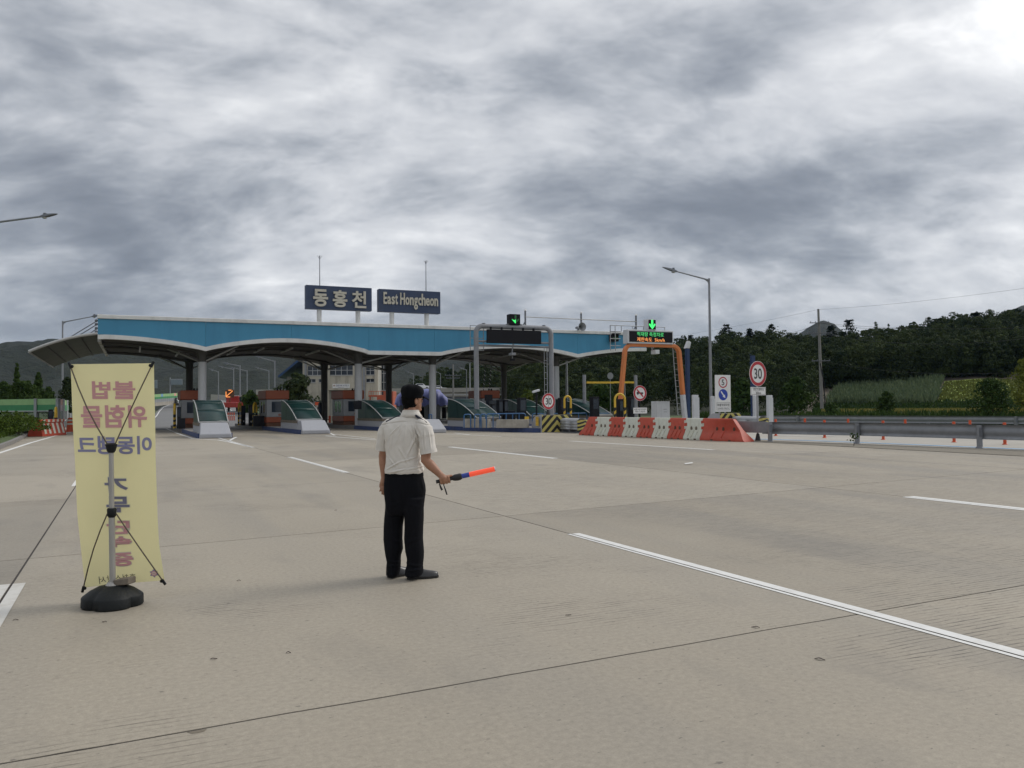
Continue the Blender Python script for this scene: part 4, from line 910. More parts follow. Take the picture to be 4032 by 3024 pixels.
for k, (zz, hh, tx) in enumerate(((0.38, 0.09, '진입 금지'), (0.28, 0.05, '하이패스 차량'), (0.20, 0.05, '일반차량'), (0.12, 0.05, '통행'), (0.04, 0.05, '한국도로'))):
    lettering(tx, 'text_brown', nsg, -0.33 + (0.1 if k == 3 else 0), -0.03 - (0.1 if k == 3 else 0), zz, zz + hh, -0.014, 0.0)
p = V(2089, 1650, 42.5)
t = thing_uv('notice_plate', 'second small yellow notice behind the rounded end of the nose block', 'notice', p.x, 43.0, 0.25); b = B(); b.box(-0.13, 0.13, 0, 0.015, 0.26, 0.62); b.mk('plate', 'sign_yellow', t); b = B(); b.box(-0.02, 0.02, 0.016, 0.05, 0, 0.6); b.mk('post', 'galvanised', t); lettering('주의', 'text_brown', t, -0.1, 0.1, 0.35, 0.48, -0.004, 0.0)

def crash_cushion(label, u, v, rz, w=0.62, L=2.2, h=0.80):
    t = thing_uv('crash_cushion', label, 'crash cushion', u, v, 0, rz, 'steel crash cushions')
    for k, (y0, y1) in enumerate(((0.3, L * 0.55), (L * 0.5, L))):
        for sx in (-1, 1):
            rows = []
            zs = np.linspace(0.18, h - 0.18, 13)
            for z in zs: rows.append([(sx * (w / 2 + 0.03 * math.sin((z - 0.18) * 2 * PI / 0.15) + 0.012 * k), y0, z), (sx * (w / 2 + 0.03 * math.sin((z - 0.18) * 2 * PI / 0.15) + 0.012 * k), y1, z)])
            b = B(); b.sheet(rows); b.mk('side_rail', 'galvanised', t, smooth=50).modifiers.new('thick', 'SOLIDIFY').thickness = 0.01
    b = B(); pr = [(w / 2 * math.cos(a), h - 0.17 + 0.17 * math.sin(a)) for a in np.linspace(0, PI, 11)]; b.prism(pr, 'y', 0.3, L); b.mk('top_cover', 'galvanised', t, smooth=40)
    b = B(); rows = []
    for a in np.linspace(PI, 2 * PI, 9):
        x, y = w / 2 * math.cos(a), 0.32 + 0.30 * math.sin(a); rows.append([(x, y, 0.16), (x, y, h - 0.12), (x * 0.55, 0.32 + (y - 0.32) * 0.55, h)])
    b.sheet(rows); b.mk('nose', 'black_paint', t, smooth=50)
    for k in range(4):
        b = B(); z = 0.16 + k * 0.20; rows = []
        for a in np.linspace(PI, 2 * PI, 13):
            x, y = (w / 2 + 0.006) * math.cos(a), 0.32 + 0.306 * math.sin(a); zc = z + 0.12 * (1 - abs(math.cos(a))); rows.append([(x, y, min(zc, h - 0.1)), (x, y, min(zc + 0.10, h - 0.08))])
        b.sheet(rows); b.mk('nose_stripe', 'chevron_yellow', t, smooth=50)
    for y in (0.5, L * 0.55, L - 0.15):
        b = B(); b.box(-w / 2 + 0.05, w / 2 - 0.05, y, y + 0.08, 0, 0.3); b.mk('leg', 'galvanised_dark', t)
    b = B(); b.box(-w / 2, w / 2, 0.1, L, 0.0, 0.05); b.mk('skid', 'galvanised_dark', t)
    return t
crash_cushion('ribbed steel crash cushion before the left striped nose block', 21.87, 38.6, math.radians(1))

# ---- water-filled barriers
def barrier_unit(kind, m):
    """interlocking plastic road barrier; local x along the row"""
    L, h = 1.0, 0.92; prof = [(-0.30, 0.0), (-0.30, 0.10), (-0.20, 0.28), (-0.115, 0.46), (-0.10, h - 0.05), (-0.07, h), (0.07, h), (0.10, h - 0.05), (0.115, 0.46), (0.20, 0.28), (0.30, 0.10), (0.30, 0.0)]
    return L, h, prof
def water_barrier(label, x0, x1, P0, P1, col, slopeL=0.0, slopeR=0.0, group='red and white plastic barriers', teeth=(True, True)):
    a, c = P0.lerp(P1, x0), P0.lerp(P1, x1); d = c - a; L = d.length; t = thing_uv('plastic_barrier', label, 'barrier', a.x, a.y, 0, math.atan2(d.y, d.x), group)
    m = 'plastic_red' if col == 'r' else 'plastic_white'; _, h, prof = barrier_unit('', m); b = B()
    # body: cross-section swept along x, ends may slope
    def sec(x, s0, s1):
        out = []
        for y, z in prof: out.append((x + s0 * z / h - s1 * z / h, y, z))
        return out
    b.loft([sec(0.008, slopeL, 0), sec(0.1 if L > 0.4 else L * 0.3, slopeL * 0.85, 0), sec(L - 0.1 if L > 0.4 else L * 0.7, 0, slopeR * 0.85), sec(L - 0.008, 0, slopeR)]); body = b.mk('body', m, t, bevel=0.018)
    if teeth[1]:
        for z0 in (0.30, 0.58):
            b = B(); b.box(L - 0.02, L + 0.085, -0.125, 0.125, z0, z0 + 0.14); b.mk('lug', m, t, bevel=0.012)
    if teeth[0] and not slopeL:
        for z0 in (0.45, 0.70):
            b = B(); b.box(-0.075, 0.03, -0.128, 0.128, z0, z0 + 0.12); b.mk('lug', m, t, bevel=0.012)
    xs = (L * 0.36, L * 0.64) if slopeL + slopeR < 0.2 else (L * 0.34, L * 0.48, L * 0.72) if slopeR else (L * 0.72,)
    for x in xs:
        b = B(); n = 12; b.loft([[(x + 0.055 * math.cos(2 * PI * j / n), y, 0.48 + 0.095 * math.sin(2 * PI * j / n)) for j in range(n)] for y in (-0.135, -0.112)]); b.mk('hole', 'recess_shade' if col == 'r' else 'shell_strip', t)  # no opening is cut: raised dark discs stand for the shade in the holes
    for k in range(3):
        x = L * (0.26 + 0.23 * k)
        if slopeR and x > L * 0.62: continue
        if slopeL and k < 1: continue
        b = B(); b.tube([(x, -0.305, 0.12), (x + 0.015, -0.212, 0.28), (x + 0.045, -0.145, 0.40)], [0.016, 0.024, 0.010], 6); b.mk('groove', m, t, smooth=60)
        b = B(); b.tube([(x + 0.05, -0.105, 0.62), (x + 0.06, -0.10, 0.76)], [0.012, 0.012], 6); b.mk('rib', m, t, smooth=60)
    for k in range(2):
        x = L * (0.25 + 0.4 * k); b = B(); b.box(x, x + 0.13, -0.303, -0.2, 0.0, 0.06); b.mk('slot_shade', 'recess_shade', t)  # dark blocks painted as the shade of fork openings, nothing is cut out
    return t
P0, P1 = G(2296, 1712), G(2952, 1740)
fr = [0.0, 0.095, 0.195, 0.295, 0.39, 0.485, 0.585, 0.685, 0.78, 1.0]
names = ['narrow red end piece with a slanted left side', 'white plastic barrier next to the slanted red end piece', 'second red plastic barrier from the striped cushion', 'second white plastic barrier from the striped cushion',
         'middle red plastic barrier below the no-truck sign', 'white plastic barrier below the white cabinet, third white', 'red plastic barrier under the right orange portal leg', 'white plastic barrier nearest the long red end piece', 'long red end piece sloping down towards the guard rail']
# barriers get shorter on screen with distance: place them by equal lengths on the ground
frl = [0, 0.115, 0.212, 0.309, 0.405, 0.5, 0.592, 0.683, 0.775, 1.0]
for i, lab in enumerate(names):
    water_barrier(lab, frl[i], frl[i + 1], P0, P1, 'r' if i % 2 == 0 else 'w', 0.62 if i == 0 else 0.0, 0.80 if i == 8 else 0.0, teeth=(i > 0, i < 8))
# the red and white one on the left
a, c = uvz(at(138, 1700, 46.5)), uvz(at(206, 1700, 48.6)); a.z = c.z = 0
def striped_barrier():
    d = c - a; d = d.normalized() * 2.9; t = thing_uv('plastic_barrier', 'red barrier with white reflective stripes beside the left bank', 'barrier', a.x, a.y, 0, math.atan2(d.y, d.x))
    pr = [(-0.42, 0), (-0.40, 0.12), (-0.24, 0.75), (-0.30, 0.78), (-0.30, 0.95), (0.30, 0.95), (0.30, 0.78), (0.24, 0.75), (0.40, 0.12), (0.42, 0)]
    b = B(); b.prism(pr, 'x', 0, 3.0); b.mk('body', 'plastic_red', t, bevel=0.02)
    for k in range(5):
        b = B(); x = 0.3 + k * 0.56; b.add([(x, 0, 0), (x + 0.26, 0, 0), (x + 0.26, 0, 0), (x, 0, 0)], [])
        b = B(); b.add([(x, -0.408, 0.14), (x + 0.26, -0.408, 0.14), (x + 0.26, -0.252, 0.74), (x, -0.252, 0.74)], [(0, 1, 2, 3)]); b.mk('stripe', 'plastic_white', t)
        b = B(); b.box(x, x + 0.26, -0.308, -0.302, 0.80, 0.94); b.mk('stripe', 'plastic_white', t)
striped_barrier()
p = G(283, 1700); t = thing_uv('traffic_drum', 'orange traffic drum with white bands beside the banner', 'drum', p.x, p.y)
b = B(); rr = [(0.0, 0.40), (0.12, 0.40), (0.13, 0.33), (0.42, 0.32), (0.43, 0.30), (0.66, 0.30), (0.67, 0.28), (0.88, 0.27), (0.95, 0.20)]
b.loft([[(r * math.cos(2 * PI * j / 18), r * math.sin(2 * PI * j / 18), z) for j in range(18)] for z, r in rr]); b.mk('body', 'orange_post', t, smooth=35)
for z in (0.48, 0.72):
    b = B(); r = 0.304 if z < 0.6 else 0.285; b.loft([[(r * math.cos(2 * PI * j / 18), r * math.sin(2 * PI * j / 18), zz) for j in range(18)] for zz in (z, z + 0.10)], cap=False); b.mk('band', 'plastic_white', t, smooth=35)

# ---- guard rails
def w_beam(b, p0, p1, z, flip=1, hgt=0.32):
    d = (p1 - p0).normalized(); nrm = Vector((-d.y, d.x, 0)) * flip; prof = [(0.0, 0.0), (0.06, 0.02), (0.085, 0.05), (0.08, 0.09), (0.05, 0.125), (0.045, 0.19), (0.07, 0.225), (0.085, 0.265), (0.06, 0.30), (0.0, 0.32)]
    n = 2; ring = lambda p: [p + nrm * a + Vector((0, 0, z + q * hgt / 0.32)) for a, q in prof] + [p + nrm * (a - 0.012) + Vector((0, 0, z + q * hgt / 0.32)) for a, q in prof[::-1]]
    b.loft([ring(p0), ring(p1)])
def guard_rail(label, pts, ztop, posts_at, name='guard_rail', side=1, endpanel=False, hgt=0.36, lap=True):
    pts = [Vector((*p[:2], 0)) for p in pts]; w0 = wld(pts[0].x, pts[0].y); t = thing(name, label, 'guard rail', w0, 0, 'steel guard rails')
    P = [wld(p.x, p.y) - w0 for p in pts]
    for i in range(len(P) - 1):
        b = B(); w_beam(b, P[i], P[i + 1] + (P[i + 1] - P[i]).normalized() * 0.02, ztop - hgt, side, hgt); b.mk('rail', 'rail_steel', t, smooth=40)
    for q in posts_at:
        c = wld(q.x, q.y) - w0; b = B(); b.cyl(c + Vector((0, 0, 0)), c + Vector((0, 0, ztop - 0.02)), 0.09, n=14); o = b.mk('post', 'rail_steel', t, smooth=40)
        b = B(); b.cyl(c, c + Vector((0, 0, 0.05)), 0.14, 0.10, 14); b.mk('base_collar', 'galvanised_dark', o)
        b = B(); b.box(c.x - 0.05, c.x + 0.05, c.y - 0.1, c.y + 0.02, ztop - hgt + 0.08, ztop - 0.10); b.mk('bracket', 'galvanised_dark', o)
    return t, P
gp = [G(3000, 1737), G(3033, 1739), G(3376, 1747), G(3858, 1765), Vector((26.0, 13.8, 0)), Vector((26.7, 9.2, 0))]
t, P = guard_rail('near steel guard rail on three posts at right', gp[0:1] + gp[2:], 0.78, gp[1:], side=1, hgt=0.48)
# flat end panel with a pointed edge
d = (P[1] - P[0]).normalized(); n_ = Vector((d.y, -d.x, 0)) * 0.11
b = B(); e0 = P[0] - d * 1.35; e1 = P[0] + d * 0.25
b.add([e0 + n_ + Vector((0, 0, 0.34)), e1 + n_ + Vector((0, 0, 0.34)), e1 + d * 0.45 + n_ + Vector((0, 0, 0.56)), e1 + n_ + Vector((0, 0, 0.80)), e0 + n_ + Vector((0, 0, 0.80))], [(0, 1, 2, 3, 4)])
b.mk('end_panel', 'rail_steel', t).modifiers.new('thick', 'SOLIDIFY').thickness = 0.02
g2a, g2b, g2c = uvz(at(2850, 1634, 52)), uvz(at(3160, 1637, 49)), uvz(at(4032, 1641, 41))
ext = g2c + (g2c - g2b) * 0.5
guard_rail('far steel guard rail along the field behind the road', [g2a, g2b, g2c, ext], 0.78, [uvz(at(x, 1645, Y)) for x, Y in ((3140, 49.2), (3374, 47.0), (3654, 44.4), (4000, 41.3))], hgt=0.40)
# short crash cushion behind it
crash_cushion('ribbed steel crash cushion before the right striped nose block, behind the red end piece', 31.25, 35.2, math.radians(1), L=2.5)

# ---- flexible orange marker posts
dl = [(3055, 1716, 0), (3247, 1724, 1), (3478, 1731, 2), (3757, 1741, 3), (3957, 1750, 4)]
dn = ['nearest the tall speed sign', 'second from the tall speed sign', 'left of the middle guard rail post', 'in the middle of the right guard rail bay', 'nearest the right picture edge']
def marker(label, u, v, h=0.78):
    t = thing_uv('marker_post', label, 'marker post', u, v, 0, 0, 'orange marker posts'); b = B(); b.cyl((0, 0, 0.02), (0, 0, h), 0.055, n=12); b.mk('post', 'orange_post', t, smooth=40)
    b = B(); b.cyl((0, 0, 0), (0, 0, 0.03), 0.10, 0.07, 12); b.mk('foot', 'orange_post', t)
    for z in (h - 0.34,):
        b = B(); b.cyl((0, 0, z), (0, 0, z + 0.08), 0.0575, n=12); b.mk('reflective_band', 'plastic_white', t, smooth=40)
for (x, y, k), nme in zip(dl, dn): q = G(x, y); marker('orange flexible marker post ' + nme, q.x, q.y)
for x, Y, nme in ((3170, 43, 'far row, left of the guard rail post'), (3340, 41, 'far row, beside the guard rail post'), (3565, 38.5, 'far row, middle of the bay'), (3820, 36, 'far row, rightmost')):
    q = uvz(at(x, 1700, Y)); marker('orange flexible marker post in the ' + nme, q.x, q.y, 0.72)

# ---- signs
def disc(t, r, y, z, m, name, n=40, th=0.006, rin=0.0):
    b = B()
    if rin:
        o_ = [(r * math.cos(2 * PI * j / n), r * math.sin(2 * PI * j / n)) for j in range(n)]; i_ = [(rin * math.cos(2 * PI * j / n), rin * math.sin(2 * PI * j / n)) for j in range(n)]
        b.add([(x, y, z + q) for x, q in o_ + i_], [(j, (j + 1) % n, n + (j + 1) % n, n + j) for j in range(n)])
    else: b.prism([(r * math.cos(2 * PI * j / n), z + r * math.sin(2 * PI * j / n)) for j in range(n)], 'y', y, y + th)
    return b.mk(name, m, t)
def speed_sign(label, u, v, z0, rz, zc, r, txt, plate=None, post_r=0.04, base=True):
    t = thing_uv('speed_sign', label, 'sign', u, v, z0, rz); zc -= z0
    b = B(); b.cyl((0, 0.05, 0), (0, 0.05, zc + r * 0.8), post_r, n=12); b.mk('post', 'galvanised', t, smooth=40)
    if base: b = B(); b.cyl((0, 0.05, 0), (0, 0.05, 0.30), 0.12, 0.06, 14); b.mk('post_foot', 'black_paint', t, smooth=40)
    disc(t, r, -0.004, zc, 'sign_white', 'disc'); disc(t, r * 0.97, -0.008, zc, 'sign_red', 'red_ring', rin=r * 0.72)
    w = r * 0.92; lettering(txt, 'sign_black', t, -w / 2, w / 2, zc - r * 0.42, zc + r * 0.42, -0.009, 0.012)
    if plate:
        w, h, zb, lines = plate; zb -= z0; b = B(); b.box(-w / 2, w / 2, -0.004, 0.004, zb, zb + h); b.mk('plate', 'sign_white', t, bevel=0.003)
        frame_lines(t, -w / 2 + 0.03, w / 2 - 0.03, zb + 0.03, zb + h - 0.03, -0.006, 0.012)
        for tx, a0, a1, b0, b1 in lines: lettering(tx, 'sign_black', t, -w / 2 + w * a0, -w / 2 + w * a1, zb + h * b0, zb + h * b1, -0.0075, 0.008)
    return t
def frame_lines(t, x0, x1, z0, z1, y, w):
    b = B()
    for q in ((x0, x1, z0, z0 + w), (x0, x1, z1 - w, z1), (x0, x0 + w, z0 + w, z1 - w), (x1 - w, x1, z0 + w, z1 - w)): b.add([(q[0], y, q[2]), (q[1], y, q[2]), (q[1], y, q[3]), (q[0], y, q[3])], [(0, 1, 2, 3)])
    b.mk('border_line', 'sign_black', t)
p = V(2160, 1605, 41.6); pe = V(2160, 1572, 41.6)
speed_sign('round 30 speed sign standing on the striped nose block', p.x, 41.6, 0.97, math.radians(10), V(2176, 1580, 41.6).z, 0.46, '30', post_r=0.06)
bigp = G(2995, 1737); zc = V(3005, 1471, bigp.y).z
bw = 0.92; zp1, zp0 = V(3003, 1524, bigp.y).z, V(3003, 1556, bigp.y).z
speed_sign('tall round 30 speed sign with a white plate beside the guard rail', bigp.x, bigp.y + 0.1, 0, math.radians(9), zc, 0.515, '30', (bw, zp1 - zp0, zp0, (('여기부터', 0.18, 0.84, 0.50, 0.90), ('30m', 0.33, 0.67, 0.10, 0.44))))
# white board: 5, arrow, loaded trucks
VB = 38.3
q0, q1 = V(2818, 1622, VB), V(2876, 1477, VB); hgt = q1.z - q0.z; wid = q1.x - q0.x
t = thing_uv('lane_sign_board', 'tall white board with round 5 sign and blue arrow', 'sign', (q0.x + q1.x) / 2, VB, 0.97); z0 = q0.z - 0.97
b = B(); b.box(-wid / 2, wid / 2, 0, 0.05, z0, z0 + hgt); b.mk('board', 'sign_white', t, bevel=0.008)
for sx in (-0.2, 0.2): b = B(); b.box(sx - 0.04, sx + 0.04, 0.06, 0.14, 0.0, z0 + 0.5); b.mk('post', 'galvanised', t)
r = 0.29 * wid
disc(t, r, -0.006, z0 + hgt * 0.80, 'sign_red', 'red_ring', rin=r * 0.80, th=0.004); lettering('5', 'sign_black', t, -r * 0.30, r * 0.30, z0 + hgt * 0.80 - r * 0.52, z0 + hgt * 0.80 + r * 0.52, -0.006, 0.01)
disc(t, r * 1.02, -0.006, z0 + hgt * 0.465, 'sign_blue', 'blue_disc', th=0.004)
an = math.radians(-52); ca, sa = math.cos(an), math.sin(an); zc = z0 + hgt * 0.465
arr = [(-0.62, 0.10), (0.16, 0.10), (0.16, 0.26), (0.62, 0.0), (0.16, -0.26), (0.16, -0.10), (-0.62, -0.10)]
b = B(); b.add([((x * ca - y * sa) * r * 1.25, -0.008, zc + (x * sa + y * ca) * r * 1.25) for x, y in arr], [tuple(range(7))]); b.mk('arrow', 'sign_white', t)
frame_lines(t, -wid * 0.43, wid * 0.43, z0 + hgt * 0.045, z0 + hgt * 0.255, -0.004, 0.012)
lettering('화물적재차량', 'sign_black', t, -wid * 0.39, wid * 0.39, z0 + hgt * 0.15, z0 + hgt * 0.225, -0.005, 0.008); lettering('LOADED TRUCK', 'sign_black', t, -wid * 0.36, wid * 0.36, z0 + hgt * 0.07, z0 + hgt * 0.115, -0.005, 0.004)
nose_wall('striped nose block under the tall white board, behind the red end piece', (q0.x + q1.x) / 2 + 0.1, 37.8, 0, w=1.5)
# no-truck sign
VN = 41.0
p = V(2520, 1548, VN); rr = 0.455
t = thing_uv('no_truck_sign', 'round no-truck sign with white Korean plate above the barriers', 'sign', p.x, VN, 0.25); zc = p.z - 0.25
b = B(); b.cyl((0, 0.06, 0), (0, 0.06, zc), 0.05, n=10); b.mk('post', 'dark_box', t)
disc(t, rr, -0.004, zc, 'sign_white', 'disc'); disc(t, rr * 0.97, -0.008, zc, 'sign_red', 'red_ring', rin=rr * 0.74)
truck = [(-0.52, -0.06), (-0.50, 0.10), (-0.40, 0.20), (-0.22, 0.22), (-0.18, 0.10), (0.46, 0.10), (0.48, -0.08), (-0.52, -0.08)]
b = B(); b.add([(x * rr, -0.0085, zc + y * rr) for x, y in truck], [tuple(range(8))])
for x in (-0.34, 0.30): b.add([(x * rr + 0.10 * rr * math.cos(2 * PI * j / 14), -0.0088, zc - 0.12 * rr + 0.10 * rr * math.sin(2 * PI * j / 14)) for j in range(14)], [tuple(range(14))])
b.mk('truck_symbol', 'sign_black', t)
b = B(); k = 0.70 * rr * 0.95; w_ = 0.085 * rr; s2 = math.sqrt(0.5)
b.add([(-k * s2 - w_ * s2, -0.010, zc + k * s2 - w_ * s2), (-k * s2 + w_ * s2, -0.010, zc + k * s2 + w_ * s2), (k * s2 + w_ * s2, -0.010, zc - k * s2 + w_ * s2), (k * s2 - w_ * s2, -0.010, zc - k * s2 - w_ * s2)], [(0, 1, 2, 3)]); b.mk('slash', 'sign_red', t)
zb = V(2520, 1628, VN).z - 0.25; b = B(); b.box(-0.47, 0.47, -0.004, 0.006, zb, zb + 0.34); b.mk('plate', 'sign_white', t)
lettering('4.5톤 이상 진입금지', 'sign_black', t, -0.41, 0.41, zb + 0.19, zb + 0.29, -0.006, 0.008); lettering('위반 시 고발조치', 'sign_black', t, -0.34, 0.34, zb + 0.06, zb + 0.16, -0.006, 0.008)

# ---- grey pipe portal with dark message board
VP = 47.0
a, c, tp = V(1876, 1500, VP), V(2171, 1500, VP), V(2020, 1290, VP)
uc = (a.x + c.x) / 2; hw = (c.x - a.x) / 2; zt = V(2020, 1288, VP).z
t = thing_uv('lane_portal', 'grey pipe portal with a dark message board over the lane', 'portal', uc, VP, 0.25); zt -= 0.25
R_ = 0.42; path = [(-hw, 0, 0), (-hw, 0, zt - R_)] + [(-hw + R_ - R_ * math.cos(x), 0, zt - R_ + R_ * math.sin(x)) for x in np.linspace(0.2, PI / 2, 7)] + [(hw - R_ + R_ * math.sin(x), 0, zt - R_ + R_ * math.cos(x)) for x in np.linspace(0, PI / 2 - 0.2, 7)] + [(hw, 0, zt - R_), (hw, 0, 0)]
b = B(); b.tube(path, 0.155, 14); b.mk('frame', 'portal_grey', t, smooth=40)
b0, b1 = V(1920, 1350, VP - 0.25), V(2130, 1303, VP - 0.25)
b = B(); b.box(b0.x - uc, b1.x - uc, -0.30, -0.05, b0.z - 0.25, b1.z - 0.25); bo = b.mk('message_board', 'black_panel', t, bevel=0.015)
for k in range(5):
    x = b0.x - uc + (b1.x - b0.x) * (k + 0.35) / 5; b = B(); b.box(x - 0.05, x + 0.05, -0.2, -0.1, b1.z - 0.25, zt - 0.05); b.mk('hanger', 'dark_box', t)
for z in (b0.z - 0.25 + 0.12, b0.z - 0.25 - 0.14):
    b = B(); b.cyl((-hw, 0.05, z), (hw, 0.05, z - 0.02), 0.07, n=8); b.mk('cross_pipe', 'portal_grey', t, smooth=40)
b = B(); x0 = -hw - 0.28
for z in (zt - 0.75, zt - 1.2, zt - 1.5, zt + 0.02): b.box(x0, x0 + 0.9, 0.30, 0.34, z, z + 0.04)
for x in (x0, x0 + 0.45, x0 + 0.88): b.box(x, x + 0.04, 0.30, 0.34, zt - 1.5, zt + 0.05)
b.mk('catwalk_railing', 'galvanised', t)
b = B(); b.cyl((hw - 0.24, 0.1, 0), (hw - 0.24, 0.1, b0.z - 0.4), 0.03, n=6); b.cyl((hw - 0.44, 0.1, 0), (hw - 0.44, 0.1, b0.z - 0.4), 0.02, n=6)
for k in range(11): b.cyl((hw - 0.44, 0.1, 0.3 + k * 0.38), (hw - 0.24, 0.1, 0.3 + k * 0.38), 0.015, n=5)
b.mk('ladder', 'galvanised', t)
b = B()
for x in (-hw + 0.5, -0.45, 0.45, hw - 0.5): b.cyl((x, 0, zt + 0.14), (x, 0, zt + 0.19), 0.11, n=10)
b.mk('lug_cap', 'portal_grey', t)
p = V(2026, 1281, VP - 0.1); t = thing_uv('lane_signal', 'black lane signal box with half-lit green arrow on the grey portal', 'signal', p.x, VP - 0.2, zt + 0.25 + 0.14)
b = B(); b.box(-0.36, 0.36, 0, 0.5, 0.0, 0.66); b.mk('housing', 'dark_box', t, bevel=0.02)
b = B(); b.box(-0.34, 0.34, -0.012, -0.002, 0.03, 0.63); b.mk('face', 'black_panel', t)
ap = arrow_pts(0.54, 0.52, 0.13)
b = B(); b.prism([(x + 0.02, z + 0.33) for x, z in ap], 'y', -0.018, -0.014); b.mk('arrow', 'led_green_dim', t)
b = B(); b.prism([(-0.25, 0.33), (-0.06, 0.25), (0.02, 0.33), (0.02, 0.07)], 'y', -0.026, -0.020); b.mk('lit_arrow_half', 'led_green', t)
p = V(2013, 1378, VP); t = thing_uv('lane_camera', 'grey camera unit hanging under the dark message board', 'camera', p.x, VP - 0.1, p.z - 0.35); b = B(); b.box(-0.14, 0.14, -0.3, 0.2, 0.0, 0.16); b.mk('housing', 'portal_grey', t, bevel=0.02); b = B(); b.cyl((0, 0, 0.16), (0.1, 0, 0.75), 0.035, n=6); b.mk('arm', 'portal_grey', t); b = B(); b.box(-0.10, 0.12, -0.2, 0.1, -0.33, -0.2); b.mk('lower_lens', 'dark_box', t); b = B(); b.cyl((0, -0.05, -0.2), (0, -0.05, 0.0), 0.03, n=6); b.mk('stem', 'portal_grey', t)

# ---- orange portal with lit LED board
VO = 44.0
a0, a1, c0, c1 = V(2437, 1640, VO), V(2461, 1375, VO), V(2697, 1645, VO), V(2672, 1372, VO); zt = V(2560, 1360, VO).z; zb = 0.05
def leg_x(p_lo, p_hi, z): s = (z - p_lo.z) / (p_hi.z - p_lo.z); return p_lo.x + (p_hi.x - p_lo.x) * s
uc = (a0.x + c0.x) / 2; t = thing_uv('lane_portal', 'orange arched portal with lit message board and white feet', 'portal', uc, VO, 0)
xl, xr = leg_x(a0, a1, 0) - uc, leg_x(c0, c1, 0) - uc; xlt, xrt = leg_x(a0, a1, zt - 0.5) - uc, leg_x(c0, c1, zt - 0.5) - uc
def rect_sweep(b, pts, w, d):
    rows = []
    for i, p in enumerate(pts):
        p = Vector(p); tg = (Vector(pts[min(i + 1, len(pts) - 1)]) - Vector(pts[max(i - 1, 0)])).normalized(); nn = Vector((tg.z, 0, -tg.x)) * w / 2; dd = Vector((0, d / 2, 0)); rows.append([p + nn + dd, p + nn - dd, p - nn - dd, p - nn + dd])
    b.loft(rows)
R_ = 0.5
path = [(xl, 0, 0.9), (xl + (xlt - xl) * 0.5, 0, (zt - 0.5) * 0.5), (xlt, 0, zt - R_)] + [(xlt + R_ - R_ * math.cos(x), 0, zt - R_ + R_ * math.sin(x)) for x in np.linspace(0.25, PI / 2, 7)] + [(xrt - R_ + R_ * math.sin(x), 0, zt - R_ + R_ * math.cos(x)) for x in np.linspace(0, PI / 2 - 0.25, 7)] + [(xrt, 0, zt - R_), (xr + (xrt - xr) * 0.5, 0, (zt - 0.5) * 0.5), (xr, 0, 0.9)]
zw = V(2697, 1554, VO).z
for i in (0, -1): path[i] = (leg_x(*((a0, a1) if i == 0 else (c0, c1)), zw if i == -1 else 0.4) - uc, 0, zw if i == -1 else 0.4)
b = B(); rect_sweep(b, path, 0.22, 0.30); b.mk('frame', 'portal_orange', t, bevel=0.035)
for p_lo, p_hi, z1 in ((c0, c1, zw - 0.003), (a0, a1, 0.397)):
    b = B(); rect_sweep(b, [(leg_x(p_lo, p_hi, 0) - uc, 0, 0), (leg_x(p_lo, p_hi, z1) - uc, 0, z1)], 0.225, 0.305); b.mk('painted_foot', 'portal_white', t, bevel=0.03)
q0, q1 = V(2473, 1350, VO - 0.3), V(2653, 1306, VO - 0.3); zb0, zb1 = q0.z - 0.02, q1.z + 0.06
b = B(); b.box(q0.x - uc, q1.x - uc, -0.25, 0.30, zb0, zb1); led = b.mk('message_board', 'cabinet_white', t, bevel=0.03)
b = B(); b.box(q0.x - uc + 0.12, q1.x - uc - 0.08, -0.262, -0.252, zb0 + 0.10, zb1 - 0.10); b.mk('display', 'black_panel', led)
wx = q1.x - q0.x; ho = zb1 - zb0
lettering('적재량 측정차로', 'led_green_text', led, q0.x - uc + wx * 0.20, q0.x - uc + wx * 0.78, zb0 + ho * 0.53, zb0 + ho * 0.84, -0.272, 0.0); lettering('제한속도  5km/h', 'led_orange', led, q0.x - uc + wx * 0.20, q0.x - uc + wx * 0.80, zb0 + ho * 0.15, zb0 + ho * 0.45, -0.272, 0.0)
b = B(); x0, x1 = q0.x - uc - 0.85, q1.x - uc - 0.2
for z in (zb1 + 0.28,): b.cyl((x0, 0.4, z), (x1, 0.4, z), 0.025, n=6)
for x in np.linspace(x0, x1, 6): b.cyl((x, 0.4, zb1 - 0.1), (x, 0.4, zb1 + 0.28), 0.025, n=6)
for z in (zb1 - 0.1, zb1 - 0.55, zb1 - 1.0): b.cyl((x0, 0.4, z), (x0 + 0.75, 0.4, z), 0.025, n=6)
for x in (x0, x0 + 0.36): b.cyl((x, 0.4, zb1 - 1.3), (x, 0.4, zb1 + 0.28), 0.025, n=6)
b.mk('catwalk_railing', 'galvanised', t)
b = B(); lx = xr - 0.45
b.cyl((lx, 0.2, 0.8), (lx - 0.35, 0.2, zt), 0.03, n=6); b.cyl((lx + 0.28, 0.2, 0.8), (lx - 0.07, 0.2, zt), 0.02, n=6)
for k in range(12): s = k / 12; b.cyl((lx - 0.35 * s, 0.2, 0.8 + (zt - 0.8) * s), (lx + 0.28 - 0.35 * s, 0.2, 0.8 + (zt - 0.8) * s), 0.015, n=5)
b.mk('ladder', 'galvanised', t)
p = V(2563, 1307, VO - 0.2); t = thing_uv('lane_signal', 'white lane signal box with bright green down arrow on the LED board', 'signal', p.x, VO - 0.3, zb1 + 0.003)
b = B(); b.box(-0.32, 0.32, 0, 0.45, 0, 0.68); b.mk('housing', 'cabinet_white', t, bevel=0.02); b = B(); b.box(-0.24, 0.30, -0.010, -0.002, 0.04, 0.64); b.mk('face', 'black_panel', t)
